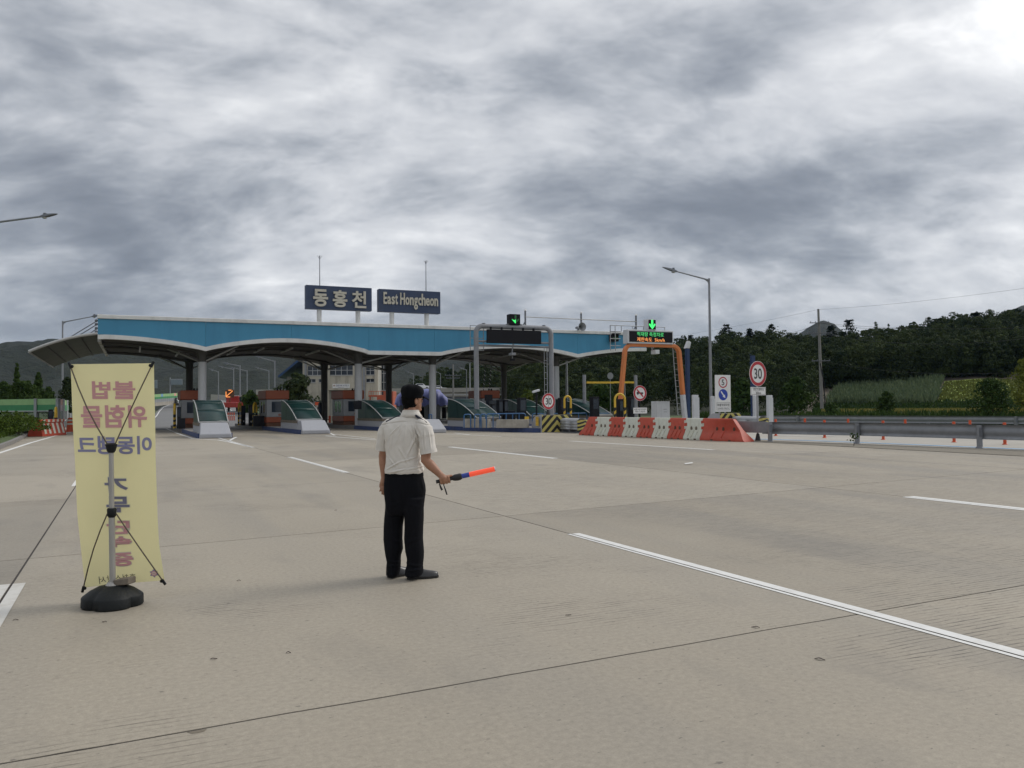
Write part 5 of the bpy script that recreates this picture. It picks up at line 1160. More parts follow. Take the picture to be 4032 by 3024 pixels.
b = B(); b.prism([(x + 0.03, z + 0.34) for x, z in arrow_pts(0.50, 0.58, 0.14)], 'y', -0.020, -0.012); b.mk('arrow', 'led_green', t)
p = V(2580, 1385, VO); t = thing_uv('lane_camera', 'white camera box hanging under the orange portal', 'camera', p.x, VO, p.z - 0.15); b = B(); b.box(-0.16, 0.16, -0.25, 0.25, 0, 0.26); b.mk('housing', 'cabinet_white', t, bevel=0.02); b = B(); b.cyl((-0.15, 0.1, 0.2), (-0.22, 0.1, 0.55), 0.04, n=6); b.mk('arm', 'galvanised', t)

# ---- blue pipe rails on the islands
def pipe_rail(label, x0, x1, ytop, v, posts):
    a, c = V(x0, ytop, v), V(x1, ytop, v); t = thing_uv('pipe_railing', label, 'railing', a.x, v, 0.25, 0, 'blue pipe railings'); h = a.z - 0.25; L = c.x - a.x; r = min(0.12, L * 0.2)
    b = B(); b.tube([(0, 0, 0), (0, 0, h - r), (r * 0.3, 0, h - r * 0.3), (r, 0, h), (L - r, 0, h), (L - r * 0.3, 0, h - r * 0.3), (L, 0, h - r), (L, 0, 0)], 0.035, 8); b.mk('hoop', 'rail_blue', t, smooth=50)
    for k in range(posts): b = B(); x = L * (k + 1) / (posts + 1); b.cyl((x, 0, 0), (x, 0, h), 0.03, n=8); b.mk('post', 'rail_blue', t, smooth=50)
for i, (x0, x1, y, v, n, lab) in enumerate([(1827, 1853, 1632, 44.6, 0, 'small blue pipe hoop at the left end of the low barriers'), (1869, 1889, 1632, 44.2, 0, 'narrow blue pipe hoop around the grey portal leg'), (1894, 1912, 1631, 44.0, 0, 'narrow blue pipe hoop right of the grey portal leg'),
        (1915, 2069, 1630, 43.8, 5, 'long blue pipe railing behind the low concrete barriers'), (2096, 2142, 1629, 50.2, 1, 'blue pipe railing behind the small camera post'), (2144, 2311, 1629, 50.0, 4, 'long blue pipe railing behind the striped nose block'),
        (2322, 2336, 1629, 49.6, 0, 'tiny blue pipe hoop left of the tall dark cabinet'), (2350, 2401, 1628, 49.6, 1, 'blue pipe railing left of the orange portal leg'), (1690, 1696 + 4, 1632, 51, 0, 'blue pipe hoop behind the standing man')]):
    pipe_rail(lab, x0, x1, y, v, n)
# ---- dark cabinets, monitors and yellow hoops
def cabinet(label, x0, y0, x1, y1, v, depth=0.4, m='dark_box', base=0.25, name='lane_cabinet', detail=True):
    a, c = V(x0, y1, v), V(x1, y0, v); t = thing_uv(name, label, 'cabinet', (a.x + c.x) / 2, v, base); w = c.x - a.x; h = c.z - base
    b = B(); b.box(-w / 2, w / 2, 0, depth, 0.0, h); b.mk('body', m, t, bevel=0.02)
    if detail: b = B(); b.box(-w * 0.36, w * 0.36, -0.012, -0.002, h * 0.55, h * 0.92); b.mk('screen', 'window_dark', t); b = B(); b.box(-w * 0.15, w * 0.15, -0.02, -0.002, h * 0.16, h * 0.24); b.mk('card_slot', 'steel_light', t)
    return t
cabinet('dark ticket cabinet just left of the third rear column', 1964, 1574, 1981, 1650, 47.5); cabinet('twin dark ticket cabinet beside the third rear column', 1986, 1574, 2000, 1650, 47.5)
cabinet('tallest dark cabinet left of the small camera post', 2046, 1566, 2073, 1650, 45.0); cabinet('small dark cabinet behind the long blue railing', 1937, 1590, 1953, 1650, 49.0); cabinet('low dark box under the ticket cabinets', 1998, 1616, 2030, 1650, 44.6, detail=False)
cabinet('tall dark cabinet before the pale shell cover', 2333, 1562, 2360, 1650, 47.5); cabinet('dark cabinet inside the right yellow hoop', 2440, 1571, 2454, 1650, 42.6); cabinet('dark cabinet inside the yellow hoop beside the fourth column', 2207, 1566, 2232, 1650, 48.0)
cabinet('dark cabinet behind the no-truck sign', 2484, 1563, 2497, 1650, 42.5); cabinet('dark cabinet left of the first island booth', 698, 1602, 713, 1672, 56); cabinet('low dark machine on the first island', 704, 1647, 730, 1680, 55, detail=False)
cabinet('dark cabinet on the second island beside the yellow post', 952, 1597, 967, 1672, 62); cabinet('second dark cabinet on the second island', 981, 1594, 997, 1668, 60); cabinet('wide low dark machine before the second booth', 998, 1637, 1050, 1678, 58, detail=False)
cabinet('dark monitor housing beside the third booth', 1396, 1578, 1424, 1622, 53.5, 0.25, base=1.35, detail=False); cabinet('dark cabinet left of the third rear column base', 1257, 1586, 1267, 1650, 62); cabinet('dark cabinet on the left island beside the sound barrier', 190, 1612, 208, 1704, 58, base=0.2)
t = cabinet('white roadside control cabinet behind the barriers', 2588, 1580, 2637, 1645, 46, 0.7, 'cabinet_white', 0.0, 'control_cabinet', False)
b = B(); b.box(-0.19, -0.185, -0.006, 0.0, 0.1, 1.4); b.box(0.0, 0.25, -0.006, 0.0, 1.15, 1.19); b.box(0.02, 0.27, -0.006, 0.0, 0.98, 1.01); b.mk('door_seam', 'sign_back', t)
b = B(); b.box(-0.45, 0.45, -0.04, 0.74, 1.655, 1.70); b.mk('cap', 'cabinet_white', t)
# monitor on a pole
p = V(1925, 1566, 50); t = thing_uv('lane_monitor', 'dark monitor on a thin pole behind the grey portal leg', 'monitor', p.x, 50, 0.25); b = B(); b.box(-0.26, 0.26, 0, 0.12, p.z - 0.45, p.z - 0.05); b.mk('screen', 'dark_box', t); b = B(); b.cyl((0, 0.06, 0), (0, 0.06, p.z - 0.4), 0.03, n=6); b.mk('pole', 'dark_box', t)
def hoop(label, x0, x1, ytop, v, base=0.25, turn=0.0):
    a, c = V(x0, ytop, v), V(x1, ytop, v); w = max(c.x - a.x, 0.12); t = thing_uv('guard_hoop', label, 'hoop guard', (a.x + c.x) / 2, v, base, turn, 'yellow and black hoop guards'); h = a.z - base; w = w if not turn else 0.75
    r = w / 2; zs = h * 0.58
    b = B(); b.tube([(-r, 0, zs), (-r, 0, h - r)] + [(-r * math.cos(x), 0, h - r + r * math.sin(x)) for x in np.linspace(0.25, PI - 0.25, 9)] + [(r, 0, h - r), (r, 0, zs)], 0.065, 10); b.mk('hoop', 'yellow_paint', t, smooth=50)
    for sx in (-1, 1):
        n = 6
        for k in range(n):
            b = B(); z0, z1 = zs * k / n, zs * (k + 1) / n; sk = 0.05
            ring = lambda z, s: [(sx * r + 0.066 * math.cos(2 * PI * j / 10), 0.066 * math.sin(2 * PI * j / 10), max(z + s * math.cos(2 * PI * j / 10), 0.0)) for j in range(10)]
            b.loft([ring(z0 + (0 if k == 0 else 0.001), sk if k else 0), ring(z1 - 0.001, sk if k < n - 1 else 0)], cap=False); b.mk('band', 'black_paint' if (k + n) % 2 == 1 else 'yellow_paint', t, smooth=50)
hoop('yellow and black hoop guard beside the fourth white column', 2222, 2247, 1560, 47.0); hoop('yellow and black hoop guard before the orange portal leg', 2421, 2460, 1551, 42.0)
hoop('yellow and black hoop guard on the first island', 683, 692, 1592, 57, turn=PI / 2 - 0.1); hoop('yellow and black hoop guard at the rear of the second island', 942, 948, 1586, 63, turn=PI / 2 - 0.35); hoop('second yellow and black hoop guard before the low dark machine', 1001, 1007, 1586, 59, turn=PI / 2 - 0.4)
hoop('yellow and black hoop guard on the far left island', 217, 224, 1605, 57.0, 0.2, turn=PI / 2)
p = V(218, 1705, 57.5); t = thing_uv('toll_island', 'short blue-kerbed island stub beside the sound barrier', 'island', -4.95, 56.2, 0, 0, 'toll islands'); kerb_ring(t, [(-0.75, 0), (0.75, 0), (0.75, 4), (-0.75, 4)], 0.2, 10)
# small CCTV post
p = V(2112, 1550, 43.5); t = thing_uv('camera_post', 'small white camera on a thin black post', 'camera', p.x, 43.5, 0.25); b = B(); b.cyl((0, 0, 0), (0, 0, p.z - 0.2), 0.055, n=10); b.mk('post', 'dark_box', t, smooth=40)
b = B(); b.prism([(-0.24, 0.0), (0.20, 0.12), (0.17, 0.24), (-0.26, 0.12)], 'y', -0.09, 0.09); o = b.mk('camera', 'cabinet_white', t, bevel=0.02); o.location = (0, 0, p.z - 0.22)
# yellow height bar
VH = 52.0
a, c = V(2305, 1506, VH), V(2500, 1506, VH); t = thing_uv('height_bar', 'yellow height limit bar between two grey posts', 'height bar', a.x, VH, 0); z = a.z; L = c.x - a.x
b = B(); b.box(0.1, L * 0.56, -0.06, 0.06, z - 0.07, z + 0.07); b.box(L * 0.562, L - 0.1, -0.06, 0.06, z - 0.05, z + 0.09); b.mk('bar', 'yellow_paint', t)
for x in (-0.1, L + 0.06): b = B(); b.cyl((x, 0, 0), (x, 0, z + 0.55), 0.13, n=12); b.mk('post', 'pole_grey', t, smooth=40)
p = V(2403, 1480, VH + 4); t = thing_uv('round_sign', 'back of a round grey sign above the yellow bar', 'sign', p.x, VH + 4, 0); disc(t, 0.27, 0, p.z, 'sign_back', 'disc'); b = B(); b.cyl((0, 0.02, 0), (0, 0.02, p.z + 0.1), 0.03, n=8); b.mk('post', 'pole_grey', t)
# blue equipment towers and white panels
def tower(label, px, ytop, ybot, v, w=0.22, cam_=False):
    p = V(px, ytop, v); t = thing_uv('equipment_tower', label, 'tower', p.x, v, 0, 0, 'dark blue equipment towers'); b = B()
    b.box(-w / 2, w / 2, -w / 2, w / 2, 0, p.z); b.mk('shaft', 'tower_blue', t)
    b = B()
    for k in range(9): b.box(-w / 2 - 0.14, -w / 2, -0.02, 0.02, 0.5 + k * 0.5, 0.53 + k * 0.5)
    b.mk('step', 'tower_blue', t)
    if cam_: b = B(); b.prism([(-0.2, 0), (0.1, 0), (0.22, 0.4), (0.05, 0.5)], 'y', -0.15, 0.15); o = b.mk('camera', 'cabinet_white', t, bevel=0.02); o.location = (0, 0, p.z)
tower('dark blue equipment tower right of the orange portal', 2706, 1372, 1640, 44.5, cam_=True); tower('dark blue equipment tower behind the tall speed sign', 2963, 1400, 1620, 40.0)
def panel(label, x0, y0, x1, y1, v):
    a, c = V(x0, y1, v), V(x1, y0, v); t = thing_uv('white_post', label, 'post', (a.x + c.x) / 2, v, 0, 0, 'white scanner posts'); w = c.x - a.x; b = B(); b.box(-w / 2, w / 2 * 0.7, 0, 0.2, 0, c.z); b.mk('shaft', 'cabinet_white', t, bevel=0.02); b = B(); b.box(w / 2 * 0.7, w / 2, 0.02, 0.18, 0, c.z - 0.15); b.mk('side_cover', 'cabinet_white', t)
panel('white scanner post right of the dark blue tower', 2732, 1555, 2754, 1640, 41.5); panel('white scanner post left under the tall speed sign', 2973, 1556, 2987, 1632, 37.5); panel('white scanner post right under the tall speed sign', 3027, 1556, 3045, 1636, 37.0); panel('white scanner post beside the tall lamp', 2805, 1560, 2816, 1622, 42.0)
# ---- street lamps
def lamp(label, base, ztop, head, r=0.10, name='street_lamp', group='street lamps', headsize=1.0, bend=True):
    t = thing(name, label, 'street lamp', base, 0, group); hd = Vector(head) - Vector(base); zt = ztop - base[2]
    b = B(); b.tube([(0, 0, 0), (0, 0, zt * 0.5), (0, 0, zt)], [r, r * 0.78, r * 0.6], 12); b.mk('pole', 'pole_grey', t, smooth=40)
    b = B(); b.cyl((0, 0, 0), (0, 0, 0.35), r * 1.5, n=12); b.mk('base', 'pole_grey', t, smooth=40)
    st = Vector((0, 0, zt - 0.12)); b = B(); b.tube([st, st.lerp(hd, 0.5), hd], [r * 0.5, r * 0.42, r * 0.36], 8); b.tube([Vector((0, 0, zt - 0.55)), Vector((0, 0, zt - 0.25)) + hd * 0.0 + (hd - st) * 0.03, st.lerp(hd, 0.14)], r * 0.35, 6); b.mk('arm', 'pole_grey', t, smooth=40)
    d = (hd - st).normalized(); s = headsize; n = d.cross(Vector((0, 0, 1))).normalized(); up = n.cross(d)
    b = B(); rows = []
    for q, w, h0, h1 in ((-0.1, 0.05, -0.04, 0.05), (0.1, 0.15, -0.07, 0.08), (0.35, 0.18, -0.05, 0.09), (0.75, 0.15, 0.0, 0.07), (0.95, 0.05, 0.02, 0.05)):
        c = hd + d * q * s; rows.append([c + n * w * s + up * h0 * s, c - n * w * s + up * h0 * s, c - n * w * 0.7 * s + up * h1 * s, c + n * w * 0.7 * s + up * h1 * s])
    b.loft(rows); ho = b.mk('lamp_head', 'galvanised_dark', t, smooth=50)
    b = B(); c = hd + d * 0.15 * s - up * 0.09 * s; b.ball(c, 0.14 * s, 0.14 * s, 0.08 * s, 10, 6); b.mk('lens', 'steel_light', ho, smooth=60); b = B(); c = hd + d * 0.2 * s + up * 0.12 * s; b.box(c.x - 0.07 * s, c.x + 0.07 * s, c.y - 0.07 * s, c.y + 0.07 * s, c.z - 0.05 * s, c.z + 0.06 * s); b.mk('sensor', 'galvanised_dark', ho)
    return t
bp = at(2800, 1640, 56); lamp('tall grey street lamp right of the orange portal', (bp.x, 56, 0), at(2786, 1096, 56).z, at(2661, 1068, 56), 0.115)
bp = at(-330, 1640, 36); lamp('street lamp arm reaching in at the upper left edge', (bp.x, 36, 0), at(-330, 905, 36).z, at(165, 852, 36), 0.12, headsize=0.72)
bp = at(245, 1640, 80); lamp('street lamp left of the canopy with its arm reaching to the fascia', (bp.x, 80, 0), at(241, 1264, 80).z, at(365, 1246, 80), 0.115)
# ================================================================== BACKGROUND
def px_m(Y): return Y / F
# ---- depot building
YB = 100.0
def bz(py): return at(1300, py, YB).z
def bx(px): return at(px, 1550, YB).x
bo = at(1195, 1650, YB)
bld = thing('depot_building', 'stained cream depot building with grid windows seen under the canopy', 'building', (bo.x, YB, 0)); X0 = bo.x
def R(x0, x1): return bx(x0) - X0, bx(x1) - X0
xl, xr = R(1192, 1488); ztop = bz(1408); zg = 0.0
def wall_with_holes(name, m, holes, x0, x1, z0, z1, y0, y1, parent):
    """front wall built of pieces round its openings"""
    xs = sorted(set([x0, x1] + [q for h in holes for q in h[:2]])); zs = sorted(set([z0, z1] + [q for h in holes for q in h[2:]])); b = B()
    for i in range(len(xs) - 1):
        for j in range(len(zs) - 1):
            cx, cz = (xs[i] + xs[i + 1]) / 2, (zs[j] + zs[j + 1]) / 2
            if any(h[0] < cx < h[1] and h[2] < cz < h[3] for h in holes): continue
            b.box(xs[i], xs[i + 1], y0, y1, zs[j], zs[j + 1])
    bm = bmesh.new(); me = bpy.data.meshes.new(name); me.from_pydata(b.v, [], b.f); bm.from_mesh(me); bmesh.ops.remove_doubles(bm, verts=bm.verts, dist=1e-4)
    dup_ = {}
    for f in bm.faces: dup_.setdefault(tuple(sorted(v.index for v in f.verts)), []).append(f)
    bmesh.ops.delete(bm, geom=[f for k in dup_.values() if len(k) > 1 for f in k], context='FACES'); bmesh.ops.recalc_face_normals(bm, faces=bm.faces); bm.to_mesh(me); bm.free()
    me.materials.append(M[m]); o = bpy.data.objects.new(name, me); COL.objects.link(o); o.parent = parent; return o
wins = [(1210, 1270, 1440, 1478, 3, 2), (1297, 1390, 1438, 1478, 4, 2), (1440, 1475, 1442, 1478, 2, 2), (1210, 1243, 1491, 1506, 2, 1), (1254, 1270, 1491, 1506, 1, 1), (1441, 1474, 1492, 1507, 2, 1), (1240, 1268, 1577, 1590, 2, 1)]
door = (1296, 1402, 1536, 1700)
holes = []
for x0, x1, y0, y1, nx, nz in wins: a, c = R(x0, x1); holes.append((a, c, bz(y1), bz(y0)))
a, c = R(door[0], door[1]); hd_ = (a, c, 0.0, bz(door[2])); 
wall_with_holes('wall', 'wall_cream', holes + [hd_], xl, xr, 0.0, ztop, 0.0, 0.35, bld)
for (x0, x1, y0, y1, nx, nz), (a, c, z0, z1) in zip(wins, holes):
    b = B(); b.box(a, c, 0.20, 0.22, z0, z1); w = b.mk('window', 'window_dark', bld); f = B(); k = 0.05
    f.box(a, c, 0.10, 0.18, z0, z0 + k); f.box(a, c, 0.10, 0.18, z1 - k, z1)
    for i in range(nx + 1): x = a + (c - a - k) * i / nx; f.box(x, x + k, 0.11, 0.17, z0 + k, z1 - k)
    if nz > 1: zz = z0 + (z1 - z0) * 0.48; f.box(a, c, 0.115, 0.165, zz, zz + k)
    f.mk('frame', 'frame_alu', w)
    s = B(); s.box(a - 0.05, c + 0.05, -0.06, 0.02, z0 - 0.08, z0 - 0.003); s.mk('sill', 'wall_shade', w)
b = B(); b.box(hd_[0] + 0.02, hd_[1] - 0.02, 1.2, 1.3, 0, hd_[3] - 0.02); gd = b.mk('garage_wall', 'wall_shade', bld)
a, c = R(1309, 1323); b = B(); b.box(a, c, 1.15, 1.19, bz(1592), bz(1576)); b.mk('hatch', 'window_dark', gd)
b = B(); b.box(hd_[0] - 0.05, hd_[1] + 0.05, -0.12, -0.01, hd_[3], hd_[3] + 0.18); b.mk('lintel', 'wall_cream', bld)
# courses of the cladding
for i in range(9):
    z = 0.35 + i * 0.72
    if z > bz(1510): break
    for q0, q1 in ((1193, 1296), (1403, 1487)): a, c = R(q0, q1); b = B(); b.box(a, c, -0.012, -0.002, z, z + 0.02); b.mk('joint_line', 'wall_shade', bld)
for q in (1288, 1296 + 0, 1405, 1480): a, c = R(q - 3.5, q + 3.5); b = B(); b.box(a, c, -0.09, -0.005, bz(1535) if q in (1296,) else 0.0, ztop); b.mk('pilaster', 'wall_cream', bld)
a, c = R(1201, 1209); b = B(); b.box(a, c, -0.22, -0.1, 0, ztop); b.mk('steel_column', 'pole_grey', bld); a, c = R(1431, 1439); b = B(); b.box(a, c, -0.22, -0.1, 0, ztop); b.mk('steel_column', 'pole_grey', bld)
s0, s1 = R(1310, 1378); b = B(); b.box(s0, s1, -0.10, -0.02, bz(1528.5), bz(1512)); sg = b.mk('name_board', 'sign_white', bld)
lettering('월동자재 보관창고', 'text_navy', sg, s0 + 0.45, s1 - 0.12, bz(1522), bz(1514.5), -0.105, 0.01); lettering('ex', 'booth_orange', sg, s0 + 0.1, s0 + 0.36, bz(1521.5), bz(1516), -0.105, 0.02)
lettering('동홍천 영업소', 'text_navy', sg, s0 + 0.65, s1 - 0.65, bz(1527), bz(1524), -0.105, 0.0)
# rear volume on the left with its blue roof, and the side wall
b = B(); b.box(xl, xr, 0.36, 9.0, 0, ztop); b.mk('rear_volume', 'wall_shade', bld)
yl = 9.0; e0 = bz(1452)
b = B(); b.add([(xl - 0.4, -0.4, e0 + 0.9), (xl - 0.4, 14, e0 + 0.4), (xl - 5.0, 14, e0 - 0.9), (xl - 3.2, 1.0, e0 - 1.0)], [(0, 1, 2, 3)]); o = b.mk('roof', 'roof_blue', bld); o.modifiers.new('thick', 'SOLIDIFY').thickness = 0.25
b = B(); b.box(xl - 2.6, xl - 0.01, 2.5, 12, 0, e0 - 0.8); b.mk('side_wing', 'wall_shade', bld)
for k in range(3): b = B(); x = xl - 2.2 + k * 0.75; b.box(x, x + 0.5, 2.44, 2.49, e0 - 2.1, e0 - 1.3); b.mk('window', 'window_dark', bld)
b = B(); b.prism([(xl - 0.2, ztop), (xr + 0.2, ztop), (xr + 0.2, ztop + 0.3), ((xl + xr) / 2, ztop + 1.6), (xl - 0.2, ztop + 0.3)], 'y', -0.35, 9.2); b.mk('roof', 'roof_blue', bld)
# glazed annex on the right
a0 = at(1489, 1537, 103); t = thing('glass_annex', 'dark glazed stair tower right of the depot building', 'building', (a0.x, 103, 0)); w = 34 * px_m(103); zt = at(1500, 1420, 103).z
b = B(); b.box(0, w, 0, 4, 0, zt); b.mk('glass_wall', 'window_dark', t)
for i in range(4): b = B(); x = w * i / 3; b.box(x - 0.03, x + 0.03, -0.06, -0.01, a0.z, zt); b.mk('mullion', 'frame_alu', t)
for z in (a0.z, at(1500, 1505, 103).z, at(1500, 1470, 103).z): b = B(); b.box(0, w, -0.05, -0.011, z - 0.03, z + 0.03); b.mk('transom', 'frame_alu', t)
# ---- red spreader hopper with railing
a0, a1 = at(1450, 1640, 84), at(1548, 1540, 84); t = thing('salt_hopper', 'red salt hopper with ladder and top railing beside the depot', 'hopper', (a0.x, 84, 0)); w = a1.x - a0.x; zr = at(1500, 1557, 84).z
b = B(); b.prism([(w * 0.35, 0.6), (w, 0.6), (w, a1.z), (w * 0.62, a1.z), (w * 0.62, zr), (w * 0.35, zr)], 'y', 0, 2.4); b.mk('tank', 'container_red', t, bevel=0.03)
b = B()
for x in np.linspace(0.05, w * 0.6, 7): b.cyl((x, 0.1, zr - 0.05), (x, 0.1, a1.z), 0.025, n=6)
b.cyl((0.05, 0.1, a1.z), (w * 0.62, 0.1, a1.z), 0.03, n=6); b.cyl((0.05, 0.1, zr), (w * 0.62, 0.1, zr), 0.05, n=6); b.mk('railing', 'container_red', t)
b = B(); b.box(0.0, w * 0.62, 0.05, 2.2, zr - 0.12, zr - 0.05); b.mk('platform', 'container_red', t)
for x in (0.1, w * 0.34, w * 0.9): b = B(); b.box(x, x + 0.12, 0.2, 0.32, 0, zr - 0.1 if x < 1 else 0.62); b.mk('leg', 'container_red', t)
# ---- blue tarpaulin over stacked equipment
a0, a1 = at(1548, 1640, 74), at(1762, 1529, 74); W_ = a1.x - a0.x; zt = a1.z; zb = at(1650, 1592, 74).z
t = thing('tarp_stack', 'blue tarpaulin draped over grey machinery behind the standing man', 'tarpaulin', (a0.x, 74, 0)); rng = np.random.default_rng(5)
rows = []; nx_, ny_ = 44, 16
for j in range(ny_ + 1):
    s = j / ny_; r = []
    for i in range(nx_ + 1):
        q = i / nx_; hump = 0.82 + 0.18 * abs(math.sin(PI * (0.18 + q * 2.1))) ** 0.5; edge = min(1.0, 5.5 * q, 5.5 * (1 - q)) ** 0.5
        th = s * PI; yy = -math.cos(th); zz = math.sin(th) ** 0.55
        fold = 0.07 * math.sin(q * 62 + 3 * math.sin(s * 4)) * (1 - zz * 0.7) + 0.05 * fbm(q * 9, s * 4, 8)
        r.append((q * W_ + 0.08 * math.sin(s * 9 + q * 20), 1.5 + 1.5 * yy * (1 + fold) * (0.7 + 0.3 * edge), zb - 0.15 * abs(math.sin(q * 19)) * (1 - zz) + (zt - zb) * zz * edge * hump + fold * 0.8))
    rows.append(r)
b = B(); b.sheet(rows); b.mk('tarpaulin', 'tarp_blue', t, smooth=80)
for k in range(4): b = B(); x = W_ * (0.10 + 0.23 * k); b.box(x, x + 0.35, 0.4, 2.4, 0, zb + 0.05); b.mk('machine_leg', 'pump_grey', t)
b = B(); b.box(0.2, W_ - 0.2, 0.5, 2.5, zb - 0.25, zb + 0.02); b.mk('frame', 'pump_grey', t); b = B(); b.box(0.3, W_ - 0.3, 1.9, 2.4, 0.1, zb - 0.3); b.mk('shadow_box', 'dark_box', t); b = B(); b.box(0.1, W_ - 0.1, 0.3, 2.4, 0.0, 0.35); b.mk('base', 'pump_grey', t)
# ---- overpass
YO = 190.0
def opz(py): return at(1850, py, YO).z
t = thing('overpass', 'concrete overpass crossing in the distance behind the canopy', 'bridge', (at(1010, 1560, YO).x, YO, 0)); x0 = at(1010, 1560, YO).x; L = at(1990, 1560, YO).x - x0
b = B(); b.box(0, L, 0.0, 9, opz(1561), opz(1545)); b.mk('deck', 'barrier_concrete', t); b = B(); b.box(0, L, -0.3, -0.01, opz(1544), opz(1527)); b.mk('parapet', 'road_concrete', t); b = B(); b.box(0, L, 0.3, 9, opz(1575), opz(1561.3)); b.mk('girder', 'galvanised_dark', t)
for x in np.linspace(L * 0.1, L * 0.98, 6): b = B(); b.box(x, x + 1.6, 2, 6, 0, opz(1575)); b.mk('pier', 'galvanised_dark', t)
b = B(); b.box(L * 0.66, L * 0.99, -2.0, -1.9, opz(1556), opz(1553)); b.mk('lower_rail', 'frame_alu', t)
t = thing('retaining_wall', 'pale concrete parapet wall curving along the ramp', 'wall', (at(830, 1600, 200).x, 200, 0)); b = B(); q = [(830, 210, 1553), (900, 195, 1556), (960, 180, 1556), (1010, 168, 1552), (1062, 160, 1551)]
rows = []
for px, Y, yt in q: p = at(px, yt, Y); p0 = at(px, yt + 44, Y); rows.append([Vector((p0.x, Y, min(p0.z, 1.0))), Vector((p.x, Y, p.z)), Vector((p.x, Y + 0.5, p.z)), Vector((p0.x, Y + 0.5, min(p0.z, 1.0)))])
b.loft(rows); b.mk('wall_face', 'road_concrete', t, world_=True, smooth=30)
# ---- vehicles
def car(label, px, py, Y, rz, m='car_white', L=4.4, truck=False):
    p = at(px, py, Y); t = thing('car' if not truck else 'sign_truck', label, 'car' if not truck else 'truck', p, rz); w = 0.88
    pr = [(-L / 2, 0.35), (-L / 2, 0.78), (-L / 2 + 0.2, 0.9), (-L * 0.22, 0.95), (-L * 0.10, 1.42), (L * 0.24, 1.46), (L * 0.40, 1.0), (L / 2, 0.92), (L / 2, 0.35)] if not truck else [(-L / 2, 0.5), (-L / 2, 1.1), (-L * 0.30, 1.2), (-L * 0.20, 1.95), (L * 0.02, 1.98), (L * 0.03, 1.15), (L / 2, 1.15), (L / 2, 0.5)]
    b = B(); b.prism(pr, 'x', -w, w); b.v = [(x * (1 - 0.16 * max(0, (z - 0.9))), y, z) for x, y, z in b.v]; b.mk('body', m, t, bevel=0.06, seg=3)
    for sx in (-1, 1):
        b = B(); g = [(y, z) for y, z in (((-L * 0.17, 1.0), (-L * 0.09, 1.36), (L * 0.22, 1.40), (L * 0.34, 1.02)) if not truck else ((-L * 0.26, 1.25), (-L * 0.18, 1.85), (0.0, 1.86), (0.0, 1.25)))]; b.prism(g, 'x', sx * (w - 0.06), sx * (w - 0.03)); b.mk('side_window', 'window_dark', t)
        for yy in (-L * 0.31, L * 0.31): b = B(); b.cyl((sx * (w - 0.2), yy, 0.33), (sx * (w + 0.01), yy, 0.33), 0.33, n=16); wh = b.mk('wheel', 'rubber', t, smooth=40); b = B(); b.cyl((sx * (w + 0.012), yy, 0.33), (sx * (w + 0.02), yy, 0.33), 0.18, n=12); b.mk('rim', 'galvanised', wh)
    b = B()
    if not truck: b.add([(-0.68, -L * 0.215, 0.99), (0.68, -L * 0.215, 0.99), (0.60, -L * 0.112, 1.38), (-0.60, -L * 0.112, 1.38)], [(0, 1, 2, 3)])
    else: b.add([(-0.7, -L * 0.302, 1.24), (0.7, -L * 0.302, 1.24), (0.6, -L * 0.21, 1.88), (-0.6, -L * 0.21, 1.88)], [(0, 1, 2, 3)])
    b.mk('windscreen', 'window_dark', t)
    for sx in (-1, 1): b = B(); b.box(sx * 0.6 - 0.14, sx * 0.6 + 0.14, -L / 2 - 0.02, -L / 2 + 0.01, 0.62, 0.76); b.mk('headlight', 'steel_light', t)
    return t
car('white car driving on the ramp behind the first booth', 716, 1597, 140, 0.5)
car('white car on the overpass', 1727, 1543, 193, PI / 2); car('second white car on the overpass, half hidden by the man', 1660, 1535, 195, PI / 2)
t = car('dark sign truck carrying a lit orange arrow board on the ramp', 917, 1620, 106, PI + 0.15, 'car_red', 4.8, True)
def arrow_board(t, x, y, z, w, h, m, strokes):
    b = B(); b.box(x - w / 2, x + w / 2, y, y + 0.12, z, z + h); bo_ = b.mk('arrow_board', 'rust', t)
    for (xa, za, xb, zb_) in strokes: b = B(); b.cyl((x + xa * w / 2, y - 0.05 if y < 0 else y + 0.17, z + za * h), (x + xb * w / 2, y - 0.05 if y < 0 else y + 0.17, z + zb_ * h), 0.045, n=6); b.mk('light_bar', m, bo_)
arrow_board(t, 0, 2.0, 1.75, 1.05, 1.0, 'led_orange', ((0.8, 0.15, -0.7, 0.85), (0.85, 0.1, 0.85, 0.75), (0.8, 0.08, -0.1, 0.08), (0.3, 0.93, -0.4, 0.93)))
b = B(); b.box(-0.06, 0.06, 2.02, 2.1, 1.1, 1.72); b.mk('board_post', 'rust', t)
p = at(986, 1640, 118); t = thing('arrow_trailer', 'arrow board trailer with red diagonal lights in front of the small tree', 'trailer', (p.x, 118, 0), PI); zb_ = at(986, 1592, 118).z
b = B(); b.box(-1.2, 1.2, -0.1, 0.1, zb_, zb_ + 1.35); o = b.mk('board', 'rust', t); b = B(); b.cyl((0.5, 0.18, zb_ + 0.1), (-0.4, 0.18, zb_ + 1.15), 0.09, n=6); b.mk('red_light_bar', 'led_red', o); b = B(); b.cyl((-0.6, 0.18, zb_ + 1.3), (0.6, 0.18, zb_ + 1.3), 0.07, n=6); b.mk('blue_light_bar', 'led_blue', o)
b = B(); b.box(-0.08, 0.08, -0.05, 0.05, 0.3, zb_); b.mk('mast', 'rust', t); b = B(); b.box(-0.9, 0.9, -1.2, 1.2, 0.3, 0.5); b.mk('chassis', 'rust', t)
for sx in (-1, 1): b = B(); b.cyl((sx * 0.95, 0, 0.3), (sx * 1.12, 0, 0.3), 0.3, n=14); b.mk('wheel', 'rubber', t)
